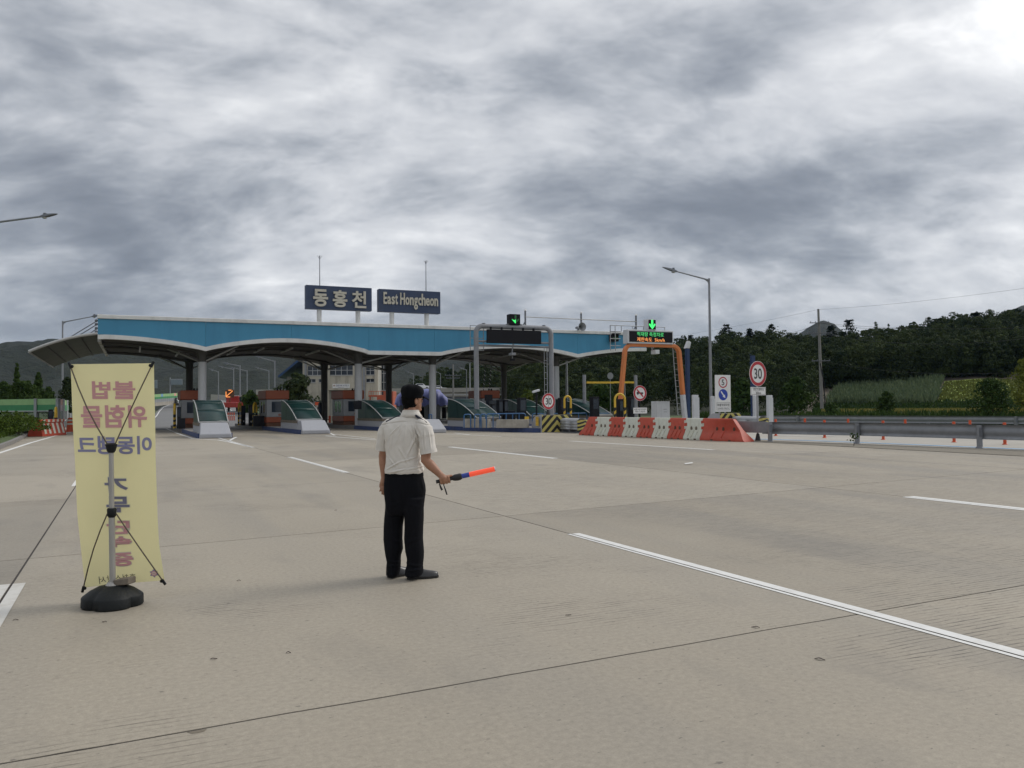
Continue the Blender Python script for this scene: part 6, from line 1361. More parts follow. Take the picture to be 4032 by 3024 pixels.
# rail and orange posts in front of the ramp island
a, c = at(868, 1660, 92), at(945, 1664, 90); guard_rail('short guard rail at the gore behind the first island', [uvz(a), uvz(c)], 1.1, [uvz(a), uvz(c)])
for k in range(4): q = uvz(at(898 + 8 * k, 1650, 86)); marker('orange gore marker post ' + ('leftmost', 'second from left', 'third from left', 'rightmost')[k] + ' of four behind the first island', q.x, q.y, 1.0)
q = G(1300, 1668); 
# ---- sound barrier on the left
def sound_barrier():
    t = thing('sound_barrier', 'green sound barrier with clear lower panes at left', 'sound barrier', at(142, 1665, 56))
    def panel_row(pts, ytop_, ymid, ygr, ybot, first):
        for k in range(len(pts) - 1):
            (xa, Ya), (xb, Yb) = pts[k], pts[k + 1]
            def Q(x, Y, y): return at(x, y, Y)
            for nm, m, t0, t1 in (('light_green_panel', 'barrier_light_green', ytop_, ymid), ('green_panel', 'barrier_green', ymid, ygr), ('clear_pane', 'barrier_clear', ygr, ybot)):
                m2 = m
                if (k in first) and nm != 'clear_pane': m2 = 'barrier_pink' if nm[0] == 'l' else 'barrier_lilac'
                za0, za1 = Q(142, 56, t1).z + (0.02 if nm == 'clear_pane' else 0), Q(142, 56, t0).z
                A, C_ = Q(xa, Ya, 1600), Q(xb, Yb, 1600); b = B(); b.add([(A.x, A.y, za0), (C_.x, C_.y, za0), (C_.x, C_.y, za1), (A.x, A.y, za1)], [(0, 1, 2, 3)]); o = b.mk(nm, m2, t, world_=True); s = o.modifiers.new('thick', 'SOLIDIFY'); s.thickness = 0.06
            A = Q(xa, Ya, 1600); b = B(); b.box(A.x - 0.09, A.x + 0.09, A.y - 0.12, A.y + 0.12, 0.0, Q(142, 56, ytop_).z + 0.03); b.mk('post', 'galvanised', t, world_=True)
            for y in (ygr, ybot): A, C_ = Q(xa, Ya, 1600), Q(xb, Yb, 1600); z = Q(142, 56, y).z; b = B(); b.tube([(A.x, A.y - 0.04, z), (C_.x, C_.y - 0.04, z)], 0.035, 6); b.mk('rail', 'frame_alu', t, world_=True)
    panel_row([(-300, 60), (-60, 57.5), (142, 56), (228, 55), (247, 61), (262, 68), (275, 76), (288, 84), (302, 94), (318, 108)], 1571, 1594, 1619, 1664, (3,))
sound_barrier()
t = thing('sound_barrier', 'distant green sound barrier curving along the ramp', 'sound barrier', at(610, 1590, 120)); pts = [(560, 118, 1556, 1592), (610, 124, 1553, 1590), (640, 130, 1551, 1587), (675, 137, 1549, 1584), (710, 144, 1547, 1582), (745, 152, 1545, 1580), (790, 162, 1545, 1578)]
for k in range(len(pts) - 1):
    (xa, Ya, ta, ba), (xb, Yb, tb, bb) = pts[k], pts[k + 1]; n = 4
    for j in range(n):
        f0, f1 = j / n, (j + 0.96) / n; mx = lambda u0, u1, f: u0 + (u1 - u0) * f
        for nm, m, s0, s1 in (('light_green_panel', 'barrier_light_green', 0.0, 0.3), ('green_panel', 'barrier_green', 0.3, 0.52), ('grey_panel', 'sign_back', 0.52, 0.86), ('base_wall', 'barrier_concrete', 0.86, 1.25)):
            if m == 'barrier_green' : m = 'barrier_light_green' if False else m
            if nm == 'light_green_panel' and (k, j) == (1, 3): m = 'barrier_bluepanel'
            if nm == 'light_green_panel' and (k, j) == (3, 1): m = 'barrier_pink'
            q = []
            for f, lo_ in ((f0, s1), (f1, s1), (f1, s0), (f0, s0)): x, Y, a_, b_ = mx(xa, xb, f), mx(Ya, Yb, f), mx(ta, tb, f), mx(ba, bb, f); q.append(at(x, a_ + (b_ - a_) * lo_, Y))
            b = B(); b.add(q, [(0, 1, 2, 3)]); o = b.mk(nm, m, t, world_=True); o.modifiers.new('thick', 'SOLIDIFY').thickness = 0.08
# ---- far lamp posts, signs and utility poles
far = [(945, 1438, 900, 1432, 118, 'far lamp post above the arrow truck'), (920, 1452, 880, 1446, 140, 'far lamp post just left of the arrow truck'), (973, 1458, 925, 1450, 150, 'far lamp post above the small round tree'), (1059, 1458, 1020, 1450, 160, 'far lamp post left of the second booth'),
       (1082, 1420, 1025, 1408, 112, 'far lamp post left of the depot roof'), (860, 1462, 840, 1458, 150, 'far lamp post nearest the first white column'), (1838, 1455, 1820, 1450, 180, 'far lamp post left of the grey portal'), (1735, 1470, 1722, 1466, 185, 'far lamp post right of the third white column'), (1628, 1470, 1612, 1466, 170, 'far lamp post above the man')]
for px, yt, hx, hy_, Y, lab in far:
    b_ = at(px, 1600, Y); lamp(lab, (b_.x, Y, 0), at(px, yt, Y).z, at(hx, hy_, Y), 0.12, group='far lamp posts')
def upole(label, px, ytop, Y, r, arms=(), lean=0.0, m='wood_pole', zbase=0.0):
    p = at(px, ytop, Y); t = thing('utility_pole', label, 'utility pole', (p.x + lean, Y, zbase)); h = p.z - zbase; b = B(); b.tube([(0, 0, 0), (-lean * 0.5, 0, h * 0.5), (-lean, 0, h)], [r, r * 0.85, r * 0.62], 12); b.mk('shaft', m, t, smooth=40)
    for z, w in arms:
        zz = at(px, z, Y).z - zbase; b = B(); x = -lean * zz / h; b.box(x - w / 2, x + w / 2, -r - 0.12, -r - 0.02, zz - 0.05, zz + 0.05); o = b.mk('crossarm', 'galvanised_dark', t)
        for q in (-0.45, -0.2, 0.2, 0.45): b = B(); b.cyl((x + w * q, -r - 0.07, zz + 0.05), (x + w * q, -r - 0.07, zz + 0.22), 0.04, n=6); b.mk('insulator', 'galvanised_dark', o)
    return t
up = upole('tall concrete utility pole standing among the fields at right', 3222, 1217, 108, 0.22, ((1272, 2.6), (1312, 3.2), (1421, 2.4)), 0.25)
b = B(); b.tube([(-0.22, -0.3, 6.6), (0.16, -0.36, 4.0), (0.28, -0.34, 1.2), (0.3, -0.32, 0.0)], 0.06, 6); b.mk('cable_duct', 'dark_box', up)
upole('far utility pole with crossarms left of the grey portal', 1784, 1435, 130, 0.17, ((1478, 2.6), (1489, 2.2)))
upole('thin grey pole just left of the grey portal leg', 1850, 1430, 96, 0.11, (), m='pole_grey'); upole('thin grey pole behind the fourth white column', 2231, 1420, 78, 0.14, (), m='pole_grey'); upole('small far pole behind the orange portal', 2460, 1500, 110, 0.10, ())
# leaning striped poles
for px0, px1, y0, lab, yo in ((1911, 1896, 1438, 'left of two dark leaning poles with white stripe marks', 0), (1934, 1918, 1440, 'right of two dark leaning poles with white stripe marks', 6)):
    a, c = at(px1, 1640, 66), at(px0, y0, 66); t = thing('striped_pole', lab, 'pole', a); d = c - a; b = B(); b.cyl((0, 0, 0), d, 0.035, n=6); b.mk('shaft', 'wire', t)
    for k in range(10):
        s = 0.12 + 0.085 * k + yo * 0.002; q = d * s; b = B(); b.add([q + Vector((-0.07, -0.06, 0.06)), q + Vector((0.05, -0.06, -0.08)), q + Vector((0.09, -0.06, -0.06)), q + Vector((-0.03, -0.06, 0.08))], [(0, 1, 2, 3)]); o = b.mk('stripe', 'sign_white', t); o.modifiers.new('thick', 'SOLIDIFY').thickness = 0.01
# overhead direction signs far down the ramp
for x0, x1, y0, y1, Y, lab in ((672, 717, 1494, 1515, 160, 'far overhead sign gantry seen between banner and first column'), (600, 618, 1498, 1528, 150, 'far grey sign at the edge of the yellow banner')):
    a, c = at(x0, y1, Y), at(x1, y0, Y); t = thing('road_sign', lab, 'sign', (a.x, Y, 0)); w = c.x - a.x; b = B(); b.box(0, w, 0, 0.15, a.z, c.z); b.mk('panel', 'hiway_sign', t); b = B(); b.cyl((-0.15, 0.1, 0), (-0.15, 0.1, c.z + 0.4), 0.12, n=8); b.mk('post', 'pole_grey', t); b = B(); b.cyl((-0.15, 0.1, c.z), (w, 0.1, c.z), 0.08, n=8); b.mk('arm', 'pole_grey', t)
p = at(1228, 1640, 88); t = thing('round_sign', 'back of a grey octagonal sign before the depot', 'sign', (p.x, 88, 0)); zc = at(1228, 1581, 88).z; disc(t, 0.40, 0, zc, 'sign_back', 'disc', n=8); b = B(); b.cyl((0, 0.05, 0), (0, 0.05, zc + 0.3), 0.035, n=6); b.mk('post', 'pole_grey', t)
p = at(1248, 1640, 86); t = thing('marker_flag', 'small orange sign before the depot garage', 'sign', (p.x, 86, 0)); zc = at(1248, 1590, 86).z; b = B(); b.box(-0.2, 0.22, 0, 0.03, zc - 0.15, zc + 0.18); b.mk('panel', 'orange_post', t); b = B(); b.cyl((0, 0.05, 0), (0, 0.05, zc), 0.03, n=6); b.mk('post', 'pole_grey', t)
p = at(1295, 1665, 72); t = thing('small_barrier', 'small red and white barrier block beneath the second rear column', 'barrier', (p.x, 72, 0)); z1 = at(1295, 1637, 72).z
for k in range(2): b = B(); b.prism([(-0.2, 0), (0.2, 0), (0.12, z1), (-0.12, z1)], 'x', k * 0.20 + 0.003, k * 0.20 + 0.197); b.mk('segment', 'plastic_red' if k == 0 else 'plastic_white', t)
# ---- wires
def wire(label, pts, r=0.018, sag=0.6):
    P = []
    for i in range(len(pts) - 1):
        a, c = Vector(pts[i]), Vector(pts[i + 1])
        for k in range(13):
            if i and k == 0: continue
            s = k / 12; q = a.lerp(c, s); q.z -= sag * 4 * s * (1 - s); P.append(q)
    t = thing('power_line', label, 'wire', P[0], 0, 'overhead wires'); b = B(); b.tube([q - P[0] for q in P], r * 0.55, 5); b.mk('conductor', 'wire', t)
pt = lambda px, py, Y: at(px, py, Y)
wire('top wire rising to the right picture edge from the tall utility pole', [pt(2600, 1330, 150), pt(3222, 1219, 108), pt(4150, 1118, 80)], 0.02, 0.3)
wire('upper crossarm wire running right from the tall utility pole', [pt(3060, 1310, 130), pt(3222, 1271, 107.6), pt(4150, 1285, 84)], 0.026, 0.5); wire('second crossarm wire running right from the tall utility pole', [pt(3060, 1316, 130), pt(3232, 1273, 107.6), pt(3560, 1292, 100)], 0.03, 0.3)
wire('middle crossarm wire running right across the wood', [pt(2420, 1462, 160), pt(3222, 1311, 107.6), pt(4150, 1318, 84)], 0.024, 1.2); wire('lower wire crossing in front of the corn field', [pt(2440, 1520, 150), pt(3222, 1420, 107.6), pt(4150, 1455, 86)], 0.02, 1.0)
wire('wire crossing below the canopy to the orange portal', [pt(1784, 1480, 129.8), pt(2300, 1440, 110), pt(2720, 1412, 100)], 0.02, 0.6); wire('second wire crossing below the canopy to the orange portal', [pt(1784, 1486, 129.8), pt(2300, 1450, 110), pt(2720, 1420, 100)], 0.02, 0.6)
# ================================================================== BANNER STAND
mat('banner_cloth', (0.85, 0.79, 0.45), 0.7, var=0.03, scale=2, transl=0.35)
mat('print_pink', (0.64, 0.33, 0.34), 0.75, var=0); mat('print_grey', (0.21, 0.21, 0.29), 0.75, var=0); mat('print_blue', (0.27, 0.27, 0.43), 0.75, var=0); mat('print_halo', (0.66, 0.64, 0.52), 0.75, var=0); mat('print_black', (0.12, 0.11, 0.08), 0.75, var=0); mat('print_lilac', (0.26, 0.24, 0.36), 0.75, var=0)
mat('stand_pole', (0.38, 0.37, 0.35), 0.45, 0.3, var=0.08); mat('rod', (0.10, 0.08, 0.055), 0.6, var=0.15); mat('base_plastic', (0.009, 0.011, 0.012), 0.55, var=0.2, bump=0.15, bscale=60, dirt=0.25, dirtcol=(0.025, 0.028, 0.028), spec=0.25); mat('stone', (0.17, 0.145, 0.115), 0.9, var=0.3, scale=12, bump=0.8, bscale=15)
YBN = 6.72
bb = gnd(443, 2385); bn = thing('banner_stand', 'yellow Korean banner on a weighted stand, seen from behind', 'banner', (bb.x, bb.y, 0)); BO = Vector((bb.x, bb.y, 0))
Lp = [(277, 1434), (281, 1560), (288, 1720), (296, 1880), (306, 2030), (320, 2170), (338, 2312)]; Rp = [(606, 1430), (609, 1560), (613, 1720), (617, 1880), (620, 2030), (627, 2150), (646, 2286)]
Yd = [6.74, 6.735, 6.73, 6.74, 6.76, 6.78, 6.76]
def ban(s, t_, off=0.0):
    """surface point: s from left to right, t from top to bottom as seen from behind"""
    k = min(max(t_, 0), 1) * 6; ys = lambda a: float(np.interp(k, range(7), a))
    l = at(ys([p[0] for p in Lp]), ys([p[1] for p in Lp]), ys(Yd)); r = at(ys([p[0] for p in Rp]), ys([p[1] for p in Rp]), ys(Yd) + 0.01)
    q = l.lerp(r, s); bow = 0.03 * math.sin(PI * s) * (0.3 + 0.7 * t_) + 0.007 * math.sin(9 * s + 5 * t_) + 0.004 * math.sin(17 * t_ - 6 * s) * math.sin(3 * s + 1)
    return q + Vector((0, bow + off, 0)) - BO
b = B(); b.sheet([[ban(i / 14, j / 40) for i in range(15)] for j in range(41)]); o = b.mk('cloth', 'banner_cloth', bn, smooth=60); cloth = o
def bt(tx, x0, x1, y0, y1, m, bold=0.02, off=-0.004, front=True):
    T0, T1 = (y0 - 48) / 1300, (y1 - 48) / 1300; k = (T0 + T1) * 3; xa = float(np.interp(k, range(7), [p[0] for p in Lp])); xb = float(np.interp(k, range(7), [p[0] for p in Rp]))
    S0, S1 = (x0 / 1.508 + 200 - xa) / (xb - xa), (x1 / 1.508 + 200 - xa) / (xb - xa)
    lettering(tx, m, cloth, S0, S1, 0, 1, 0, bold, 'lettering', fn=lambda a, c: ban(a, T1 + (T0 - T1) * c, off), mirror=True)
def bold_bt(tx, x0, x1, y0, y1, m, s=2.5):
    for k, (dx, dy) in enumerate(((0, 0), (s, 0), (0, s * 0.8), (s, s * 0.8))): bt(tx, x0 + dx - s / 2, x1 + dx - s / 2, y0 + dy - s * 0.4, y1 + dy - s * 0.4, m, 0.02, -0.004 - 0.0005 * k)
bold_bt('불법', 243, 497, 165, 279, 'print_pink'); bold_bt('위험물', 178, 570, 313, 433, 'print_pink'); bold_bt('이동탱크', 160, 602, 478, 574, 'print_blue')
for ch, x0, x1, y0, y1, m in (('가', 318, 447, 700, 782, 'print_grey'), ('두', 326, 458, 812, 896, 'print_grey'), ('단', 330, 458, 948, 1036, 'print_pink'), ('속', 345, 472, 1058, 1120, 'print_pink'), ('중', 352, 482, 1162, 1240, 'print_pink')):
    b = B(); n = 28; cx, cy, rx, ry = (x0 + x1) / 2, (y0 + y1) / 2, (x1 - x0) / 2 + 9, (y1 - y0) / 2 + 9
    pts = [(cx + rx * np.sign(math.cos(2 * PI * j / n)) * abs(math.cos(2 * PI * j / n)) ** 0.6, cy + ry * np.sign(math.sin(2 * PI * j / n)) * abs(math.sin(2 * PI * j / n)) ** 0.6) for j in range(n)]
    b.add([ban((x - 118) / 494, (y - 48) / 1300, -0.0025) for x, y in pts], [tuple(range(n))]) if False else None
    bt(ch, x0 - 6, x1 + 6, y0 - 6, y1 + 6, 'print_halo', 0.055, -0.0022); bold_bt(ch, x0, x1, y0, y1, m, 4.5)
bt('홍천소방서', 282, 500, 1292, 1338, 'print_black', 0.0)
def emblem(r0, r1, n, off, m, cx=551, cy=1300, al=1.0):
    b = B(); pts = [(cx + (r0 if j % 2 == 0 else r1) * math.sin(2 * PI * j / n), cy - al * (r0 if j % 2 == 0 else r1) * math.cos(2 * PI * j / n)) for j in range(n)]; b.add([ban((x - 118) / 494, (y - 48) / 1300, off) for x, y in pts], [tuple(range(n))]); b.mk('emblem', m, cloth)
emblem(30, 19, 12, -0.003, 'print_lilac', al=0.9); emblem(19, 17, 16, -0.0042, 'print_pink', al=0.85); emblem(13, 12, 16, -0.0052, 'print_halo', al=0.7)
b = B(); b.add([ban((551 + x - 118) / 494, (1300 + y - 48) / 1300, -0.006) for x, y in ((-9, -3), (9, -3), (9, 3), (-9, 3))], [(0, 1, 2, 3)]); b.mk('emblem', 'print_pink', cloth)
# pole, hubs and rods
YP = bb.y
pb, pt_, pm = at(444, 2322, YP) - BO, at(438, 1765, YP) - BO, at(440, 2020, YP) - BO
b = B(); b.cyl(pb + Vector((0, 0, -0.02)), pm, 0.0235, 0.0235, 14); b.cyl(pm, pt_, 0.020, 0.0185, 14); b.mk('pole', 'stand_pole', bn, smooth=40)
for p, tag_, dz in ((pt_, 'top_hub', 0.02), (pm, 'middle_hub', 0.0)):
    b = B(); b.tube([p + Vector((0, 0, -0.035)), p + Vector((0, 0, -0.02)), p + Vector((0, 0, 0.03)), p + Vector((0, 0, 0.04))], [0.024, 0.033, 0.046 if dz else 0.036, 0.03], 14); b.mk(tag_, 'base_plastic', bn, smooth=40)
corners = [ban(0.015, 0.012, -0.02), ban(0.985, 0.012, -0.02), ban(0.0, 1.0, -0.03), ban(1.0, 1.0, -0.03)]
for k, c in enumerate(corners):
    st = (pt_ + Vector((-0.03 if k == 0 else 0.03, 0.0, 0.03))) if k < 2 else pm + Vector((-0.035 if k == 2 else 0.035, 0, -0.005)); mid = st.lerp(c, 0.5) + Vector((0, -0.03, -0.02 if k < 2 else 0.02))
    b = B(); b.tube([st, st.lerp(c, 0.25) + (mid - st.lerp(c, 0.5)) * 0.7, mid, st.lerp(c, 0.75) + (mid - st.lerp(c, 0.5)) * 0.7, c], 0.0055, 8); b.mk('tension_rod', 'rod', bn, smooth=50)
    e = (c - mid).normalized(); b = B(); b.tube([c - e * 0.015, c + e * 0.035], [0.012, 0.011], 10); b.ball(c + Vector((0.012 if k % 2 == 0 else -0.012, 0, 0.0)), 0.014, n=8, m=6); b.mk('rod_tip', 'base_plastic', bn, smooth=50)
# cross-shaped water base
b = B(); N = 48; rings = []
def star(s, z):
    out = []
    for j in range(N):
        a = 2 * PI * j / N; lobes = abs(math.cos(2 * (a - 0.42))) ** 0.8; r = (0.178 + 0.052 * lobes ** 0.5) * s; out.append((r * math.cos(a), r * math.sin(a) * 0.95, z * 0.92))
    return out
for s, z in ((0.96, 0.0), (1.0, 0.012), (0.99, 0.085), (0.96, 0.095), (0.72, 0.14), (0.46, 0.172), (0.28, 0.18)): rings.append(star(s, z))
c_ = at(440, 2393, YP) - BO
b.loft(rings); b.v = [(x + 0.0, y, z) for x, y, z in b.v]; b.mk('water_base', 'base_plastic', bn, smooth=38)
b = B(); b.cyl((pb.x, pb.y, 0.165), (pb.x, pb.y, 0.19), 0.055, 0.035, 14); b.mk('pole_socket', 'stand_pole', bn, smooth=40)
st = thing('stone', 'brown stone block resting on the banner base', 'stone', Vector((bb.x + 0.085, bb.y + 0.02, 0.165))); b = B(); b.box(-0.055, 0.06, -0.05, 0.05, 0, 0.05)
b.v = [(x + 0.010 * math.sin(37 * y + 11 * z), y + 0.006 * math.sin(31 * x), z * (1 + 0.9 * x) + 0.004 * math.sin(20 * x)) for x, y, z in b.v]; b.mk('block', 'stone', st, bevel=0.008)
# ---- litter on the concrete
mat('dry_leaf', (0.07, 0.055, 0.045), 0.8, var=0.3); mat('paper', (0.7, 0.7, 0.68), 0.7, var=0.05)
for px, py, L, rz, lab in ((842, 2597, 0.034, 0.1, 'dark leaf lying left of centre in the foreground'), (1136, 2572, 0.028, -0.2, 'smaller dark leaf right of the foreground leaf'), (2238, 2425, 0.036, 0.05, 'thin dark twig lying below the lane dash'), (411, 2451, 0.03, -0.1, 'dark leaf just in front of the banner base'),
                           (2975, 2472, 0.045, -0.3, 'dark leaf lying on the long cross joint'), (940, 2288, 0.03, 0.0, 'brown leaf between banner and man'), (3228, 2598, 0.05, -0.5, 'ragged brown leaf right of centre below the joint'), (62, 2443, 0.03, 0.2, 'dark scrap at the left below the white line'), (1322, 2010, 0.03, 0.0, 'small brown leaf left of the man at knee height')):
    p = gnd(px, py); t = thing('fallen_leaf', lab, 'leaf', (p.x, p.y, 0.002), rz); b = B(); rows = []
    L *= 0.62
    for i in range(7): s = i / 6; w = L * 0.34 * math.sin(PI * min(s * 0.95 + 0.03, 1)); z = 0.004 * math.sin(PI * s) + 0.002 * math.sin(7 * s + px); rows.append([(L * (2 * s - 1), -w * (1 + 0.3 * math.sin(9 * s + py)), z + 0.003), (L * (2 * s - 1), 0, z), (L * (2 * s - 1), w * (1 + 0.3 * math.cos(8 * s + px)), z + 0.004)])
    b.sheet(rows); b.mk('blade', 'dry_leaf', t, smooth=60)
p = gnd(2712, 1829); t = thing('paper_scrap', 'white paper scrap lying on the road before the red and white barriers', 'paper', (p.x, p.y, 0.006)); b = B(); b.sheet([[(x, y, 0.03 * math.sin(5 * x + 3 * y) + 0.03) for x in np.linspace(-0.10, 0.10, 8)] for y in np.linspace(-0.07, 0.07, 5)]); b.mk('sheet', 'paper', t, smooth=60)
# weed at the guard rail post
q = G(3362, 1757); t = thing_uv('weed', 'small reddish weed growing at the middle guard rail post', 'weed', q.x, q.y); rng = np.random.default_rng(3); b = B(); b.tube([(0, 0, 0), (0.02, 0, 0.25), (-0.01, 0, 0.45)], [0.012, 0.008, 0.004], 5); b.mk('stem', 'trunk', t)
C = np.array([(rng.normal(0, 0.09), rng.normal(0, 0.05), rng.uniform(0.15, 0.48)) for _ in range(46)]); Vq, _ = quads(C, 0.05, rng, 0); leaf_obj('foliage', Vq, np.full(46, 0.2), 'leaf_bush', t)
# ================================================================== THE MAN
mat('skin', (0.36, 0.185, 0.115), 0.5, var=0.07, scale=12, spec=0.4); mat('shirt', (0.72, 0.685, 0.63), 0.8, var=0.03, scale=6, bump=0.08, bscale=300, transl=0.08); mat('trousers', (0.007, 0.0075, 0.010), 0.9, var=0.15, scale=5, bump=0.1, bscale=250, spec=0.12)
mat('cap_cloth', (0.005, 0.0055, 0.007), 0.9, var=0.1, bump=0.1, bscale=150, spec=0.12); mat('hair', (0.004, 0.0036, 0.0036), 0.8, var=0.1, bump=0.4, bscale=160, spec=0.12); mat('shoe', (0.012, 0.012, 0.014), 0.3, var=0.1, spec=0.6); mat('sole', (0.018, 0.017, 0.016), 0.8, var=0.1)
mat('epaulette', (0.012, 0.014, 0.035), 0.7, var=0.1); mat('silver', (0.62, 0.63, 0.66), 0.4, 0.2, var=0.05); mat('baton_red', (0.95, 0.10, 0.045), 0.35, var=0.05, emit=0.30, spec=0.5); mat('baton_blue', (0.03, 0.06, 0.33), 0.4, var=0.05); mat('baton_black', (0.012, 0.012, 0.014), 0.55, var=0.1)
YM = 7.56; mo = gnd(1600, 2278); MO = Vector((mo.x, YM, 0))
man = thing('person', 'man in cream uniform shirt, black trousers and cap, seen from behind', 'person', MO)
def J(px, py, dy=0.0): return at(px, py, YM + dy) - MO
MPX = YM / F                                                                                     # metres per photo pixel here
def capsule(b, pts, rs, n=14, sq=1.0):
    """rounded limb segment with closed round ends"""
    pts = [Vector(p) for p in pts]; d0 = (pts[0] - pts[1]).normalized(); d1 = (pts[-1] - pts[-2]).normalized()
    P = [pts[0] + d0 * rs[0] * 0.95, pts[0] + d0 * rs[0] * 0.7] + pts + [pts[-1] + d1 * rs[-1] * 0.7, pts[-1] + d1 * rs[-1] * 0.95]; Rr = [rs[0] * 0.25, rs[0] * 0.7] + list(rs) + [rs[-1] * 0.7, rs[-1] * 0.25]
    b.tube(P, Rr, n)
def solid(b, name, m, parent, voxel, smooth_it=6, fn=None, fac=0.5):
    """fuse overlapping closed shapes into one continuous skin"""
    me = bpy.data.meshes.new(name); me.from_pydata([tuple(v) for v in b.v], [], b.f); bm = bmesh.new(); bm.from_mesh(me); bmesh.ops.recalc_face_normals(bm, faces=bm.faces); bm.to_mesh(me); bm.free()
    o = bpy.data.objects.new(name, me); COL.objects.link(o)
    r = o.modifiers.new('fuse', 'REMESH'); r.mode = 'VOXEL'; r.voxel_size = voxel; r.use_smooth_shade = True
    if smooth_it: s = o.modifiers.new('relax', 'SMOOTH'); s.iterations = smooth_it; s.factor = fac
    m2 = bpy.data.meshes.new_from_object(o.evaluated_get(bpy.context.evaluated_depsgraph_get())); bpy.data.objects.remove(o); bpy.data.meshes.remove(me)
    if fn:
        n = len(m2.vertices); co = np.empty(n * 3); m2.vertices.foreach_get('co', co); co = co.reshape(-1, 3); no = np.empty(n * 3); m2.vertices.foreach_get('normal', no); no = no.reshape(-1, 3)
        co = fn(co, no); m2.vertices.foreach_set('co', co.ravel()); m2.update()
    m2.materials.clear(); m2.materials.append(M[m]); m2.shade_smooth(); m2.name = name
    o = bpy.data.objects.new(name, m2); COL.objects.link(o); o.parent = parent; return o
def ring(y, xl, xr, dep, dy=0.0, n=28, pw=2.4, tilt=0.0):
    """superellipse cross-section from picture row and edges"""
    a, c = J(xl, y, dy), J(xr, y, dy); ctr = (a + c) / 2; rx = (c - a).length / 2; out = []
    for j in range(n):
        t = 2 * PI * j / n; cx, sy = math.cos(t), math.sin(t); out.append(ctr + Vector((rx * np.sign(cx) * abs(cx) ** (2 / pw), dep * np.sign(sy) * abs(sy) ** (2 / pw) + tilt * rx * cx, 0)))
    return out
FACE = math.radians(38)                                                                           # he looks away and to the right
fv, rv = Vector((math.sin(FACE), math.cos(FACE), 0)), Vector((math.cos(FACE), -math.sin(FACE), 0))
# ---- body: head, neck, trunk core, arms and hands as one skin
FACE = math.radians(50); fv, rv = Vector((math.sin(FACE), math.cos(FACE), 0)), Vector((math.cos(FACE), -math.sin(FACE), 0))   # the head turns further
b = B(); hc = J(1622, 1570); rotm = Matrix.Rotation(-FACE, 3, 'Z')
b.ball(hc + Vector((0, 0, 0.012)), 0.077, 0.094, 0.108, 20, 14, rotm)                                                     # skull
b.ball(hc + fv * 0.035 + Vector((0, 0, -0.055)), 0.058, 0.062, 0.072, 16, 10, rotm)                                         # jaw
capsule(b, [J(1613, 1650), J(1617, 1608)], [0.064, 0.060])
b.ball(hc + fv * 0.100 + Vector((0, 0, -0.018)), 0.013, 0.018, 0.024, 10, 8, rotm); b.ball(hc + fv * 0.096 + Vector((0, 0, 0.01)), 0.010, 0.012, 0.03, 10, 8, rotm)   # nose
b.ball(hc + fv * 0.088 + Vector((0, 0, -0.056)), 0.026, 0.011, 0.007, 10, 8, rotm); b.ball(hc + fv * 0.086 + Vector((0, 0, -0.070)), 0.024, 0.011, 0.007, 10, 8, rotm)      # lips
b.ball(hc + fv * 0.082 + Vector((0, 0, -0.098)), 0.024, 0.02, 0.018, 10, 8, rotm)                                           # chin
for s in (-1, 1):
    e = hc + rv * s * 0.079 - fv * 0.006 + Vector((0, 0, -0.026)); b.ball(e, 0.010, 0.020, 0.031, 10, 8, Matrix.Rotation(-FACE + s * 0.35, 3, 'Z'))       # ears
    b.ball(hc + fv * 0.080 + rv * s * 0.033 + Vector((0, 0, 0.022)), 0.022, 0.012, 0.008, 10, 8, rotm)                    # brow
capsule(b, [J(1600, 1740), J(1606, 1668)], [0.10, 0.09])
# arms
sl, el, wl = J(1532, 1694, 0.08), J(1508, 1795, 0.10), J(1512, 1880, 0.06)
sr, er, wr = J(1680, 1716, -0.09), J(1676, 1812, -0.10), J(1736, 1872, -0.13)
capsule(b, [sl, sl.lerp(el, 0.55), el, el.lerp(wl, 0.35), el.lerp(wl, 0.75), wl], [0.052, 0.047, 0.040, 0.040, 0.031, 0.027])
capsule(b, [sr, sr.lerp(er, 0.55), er, er.lerp(wr, 0.30), er.lerp(wr, 0.70), wr], [0.045, 0.046, 0.046, 0.046, 0.035, 0.029])
# left hand hangs, fingers slightly spread
def hand(b, w, palm_c, fingers, thumb, pr=(0.020, 0.036, 0.042)):
    capsule(b, [w, w.lerp(palm_c, 0.6), palm_c], [0.026, 0.031, 0.031])
    for f in fingers: capsule(b, f, [0.0100] + [0.0092] * (len(f) - 2) + [0.0075], 10)
    capsule(b, thumb, [0.0135] + [0.0115] * (len(thumb) - 2) + [0.009], 10)
pc = J(1510, 1902, 0.05)
hand(b, wl, pc, [[pc + Vector((-0.018, -0.006, -0.01)), J(1501, 1920, 0.035), J(1496, 1934, 0.03)], [pc + Vector((-0.008, -0.008, -0.015)), J(1506, 1926, 0.03), J(1504, 1945, 0.03)], [pc + Vector((0.004, -0.008, -0.015)), J(1511, 1928, 0.03), J(1511, 1948, 0.035)], [pc + Vector((0.016, -0.004, -0.012)), J(1517, 1926, 0.035), J(1518, 1942, 0.045)]],
     [pc + Vector((-0.014, 0.012, 0.02)), pc + Vector((-0.03, 0.022, -0.01)), pc + Vector((-0.034, 0.022, -0.038))])
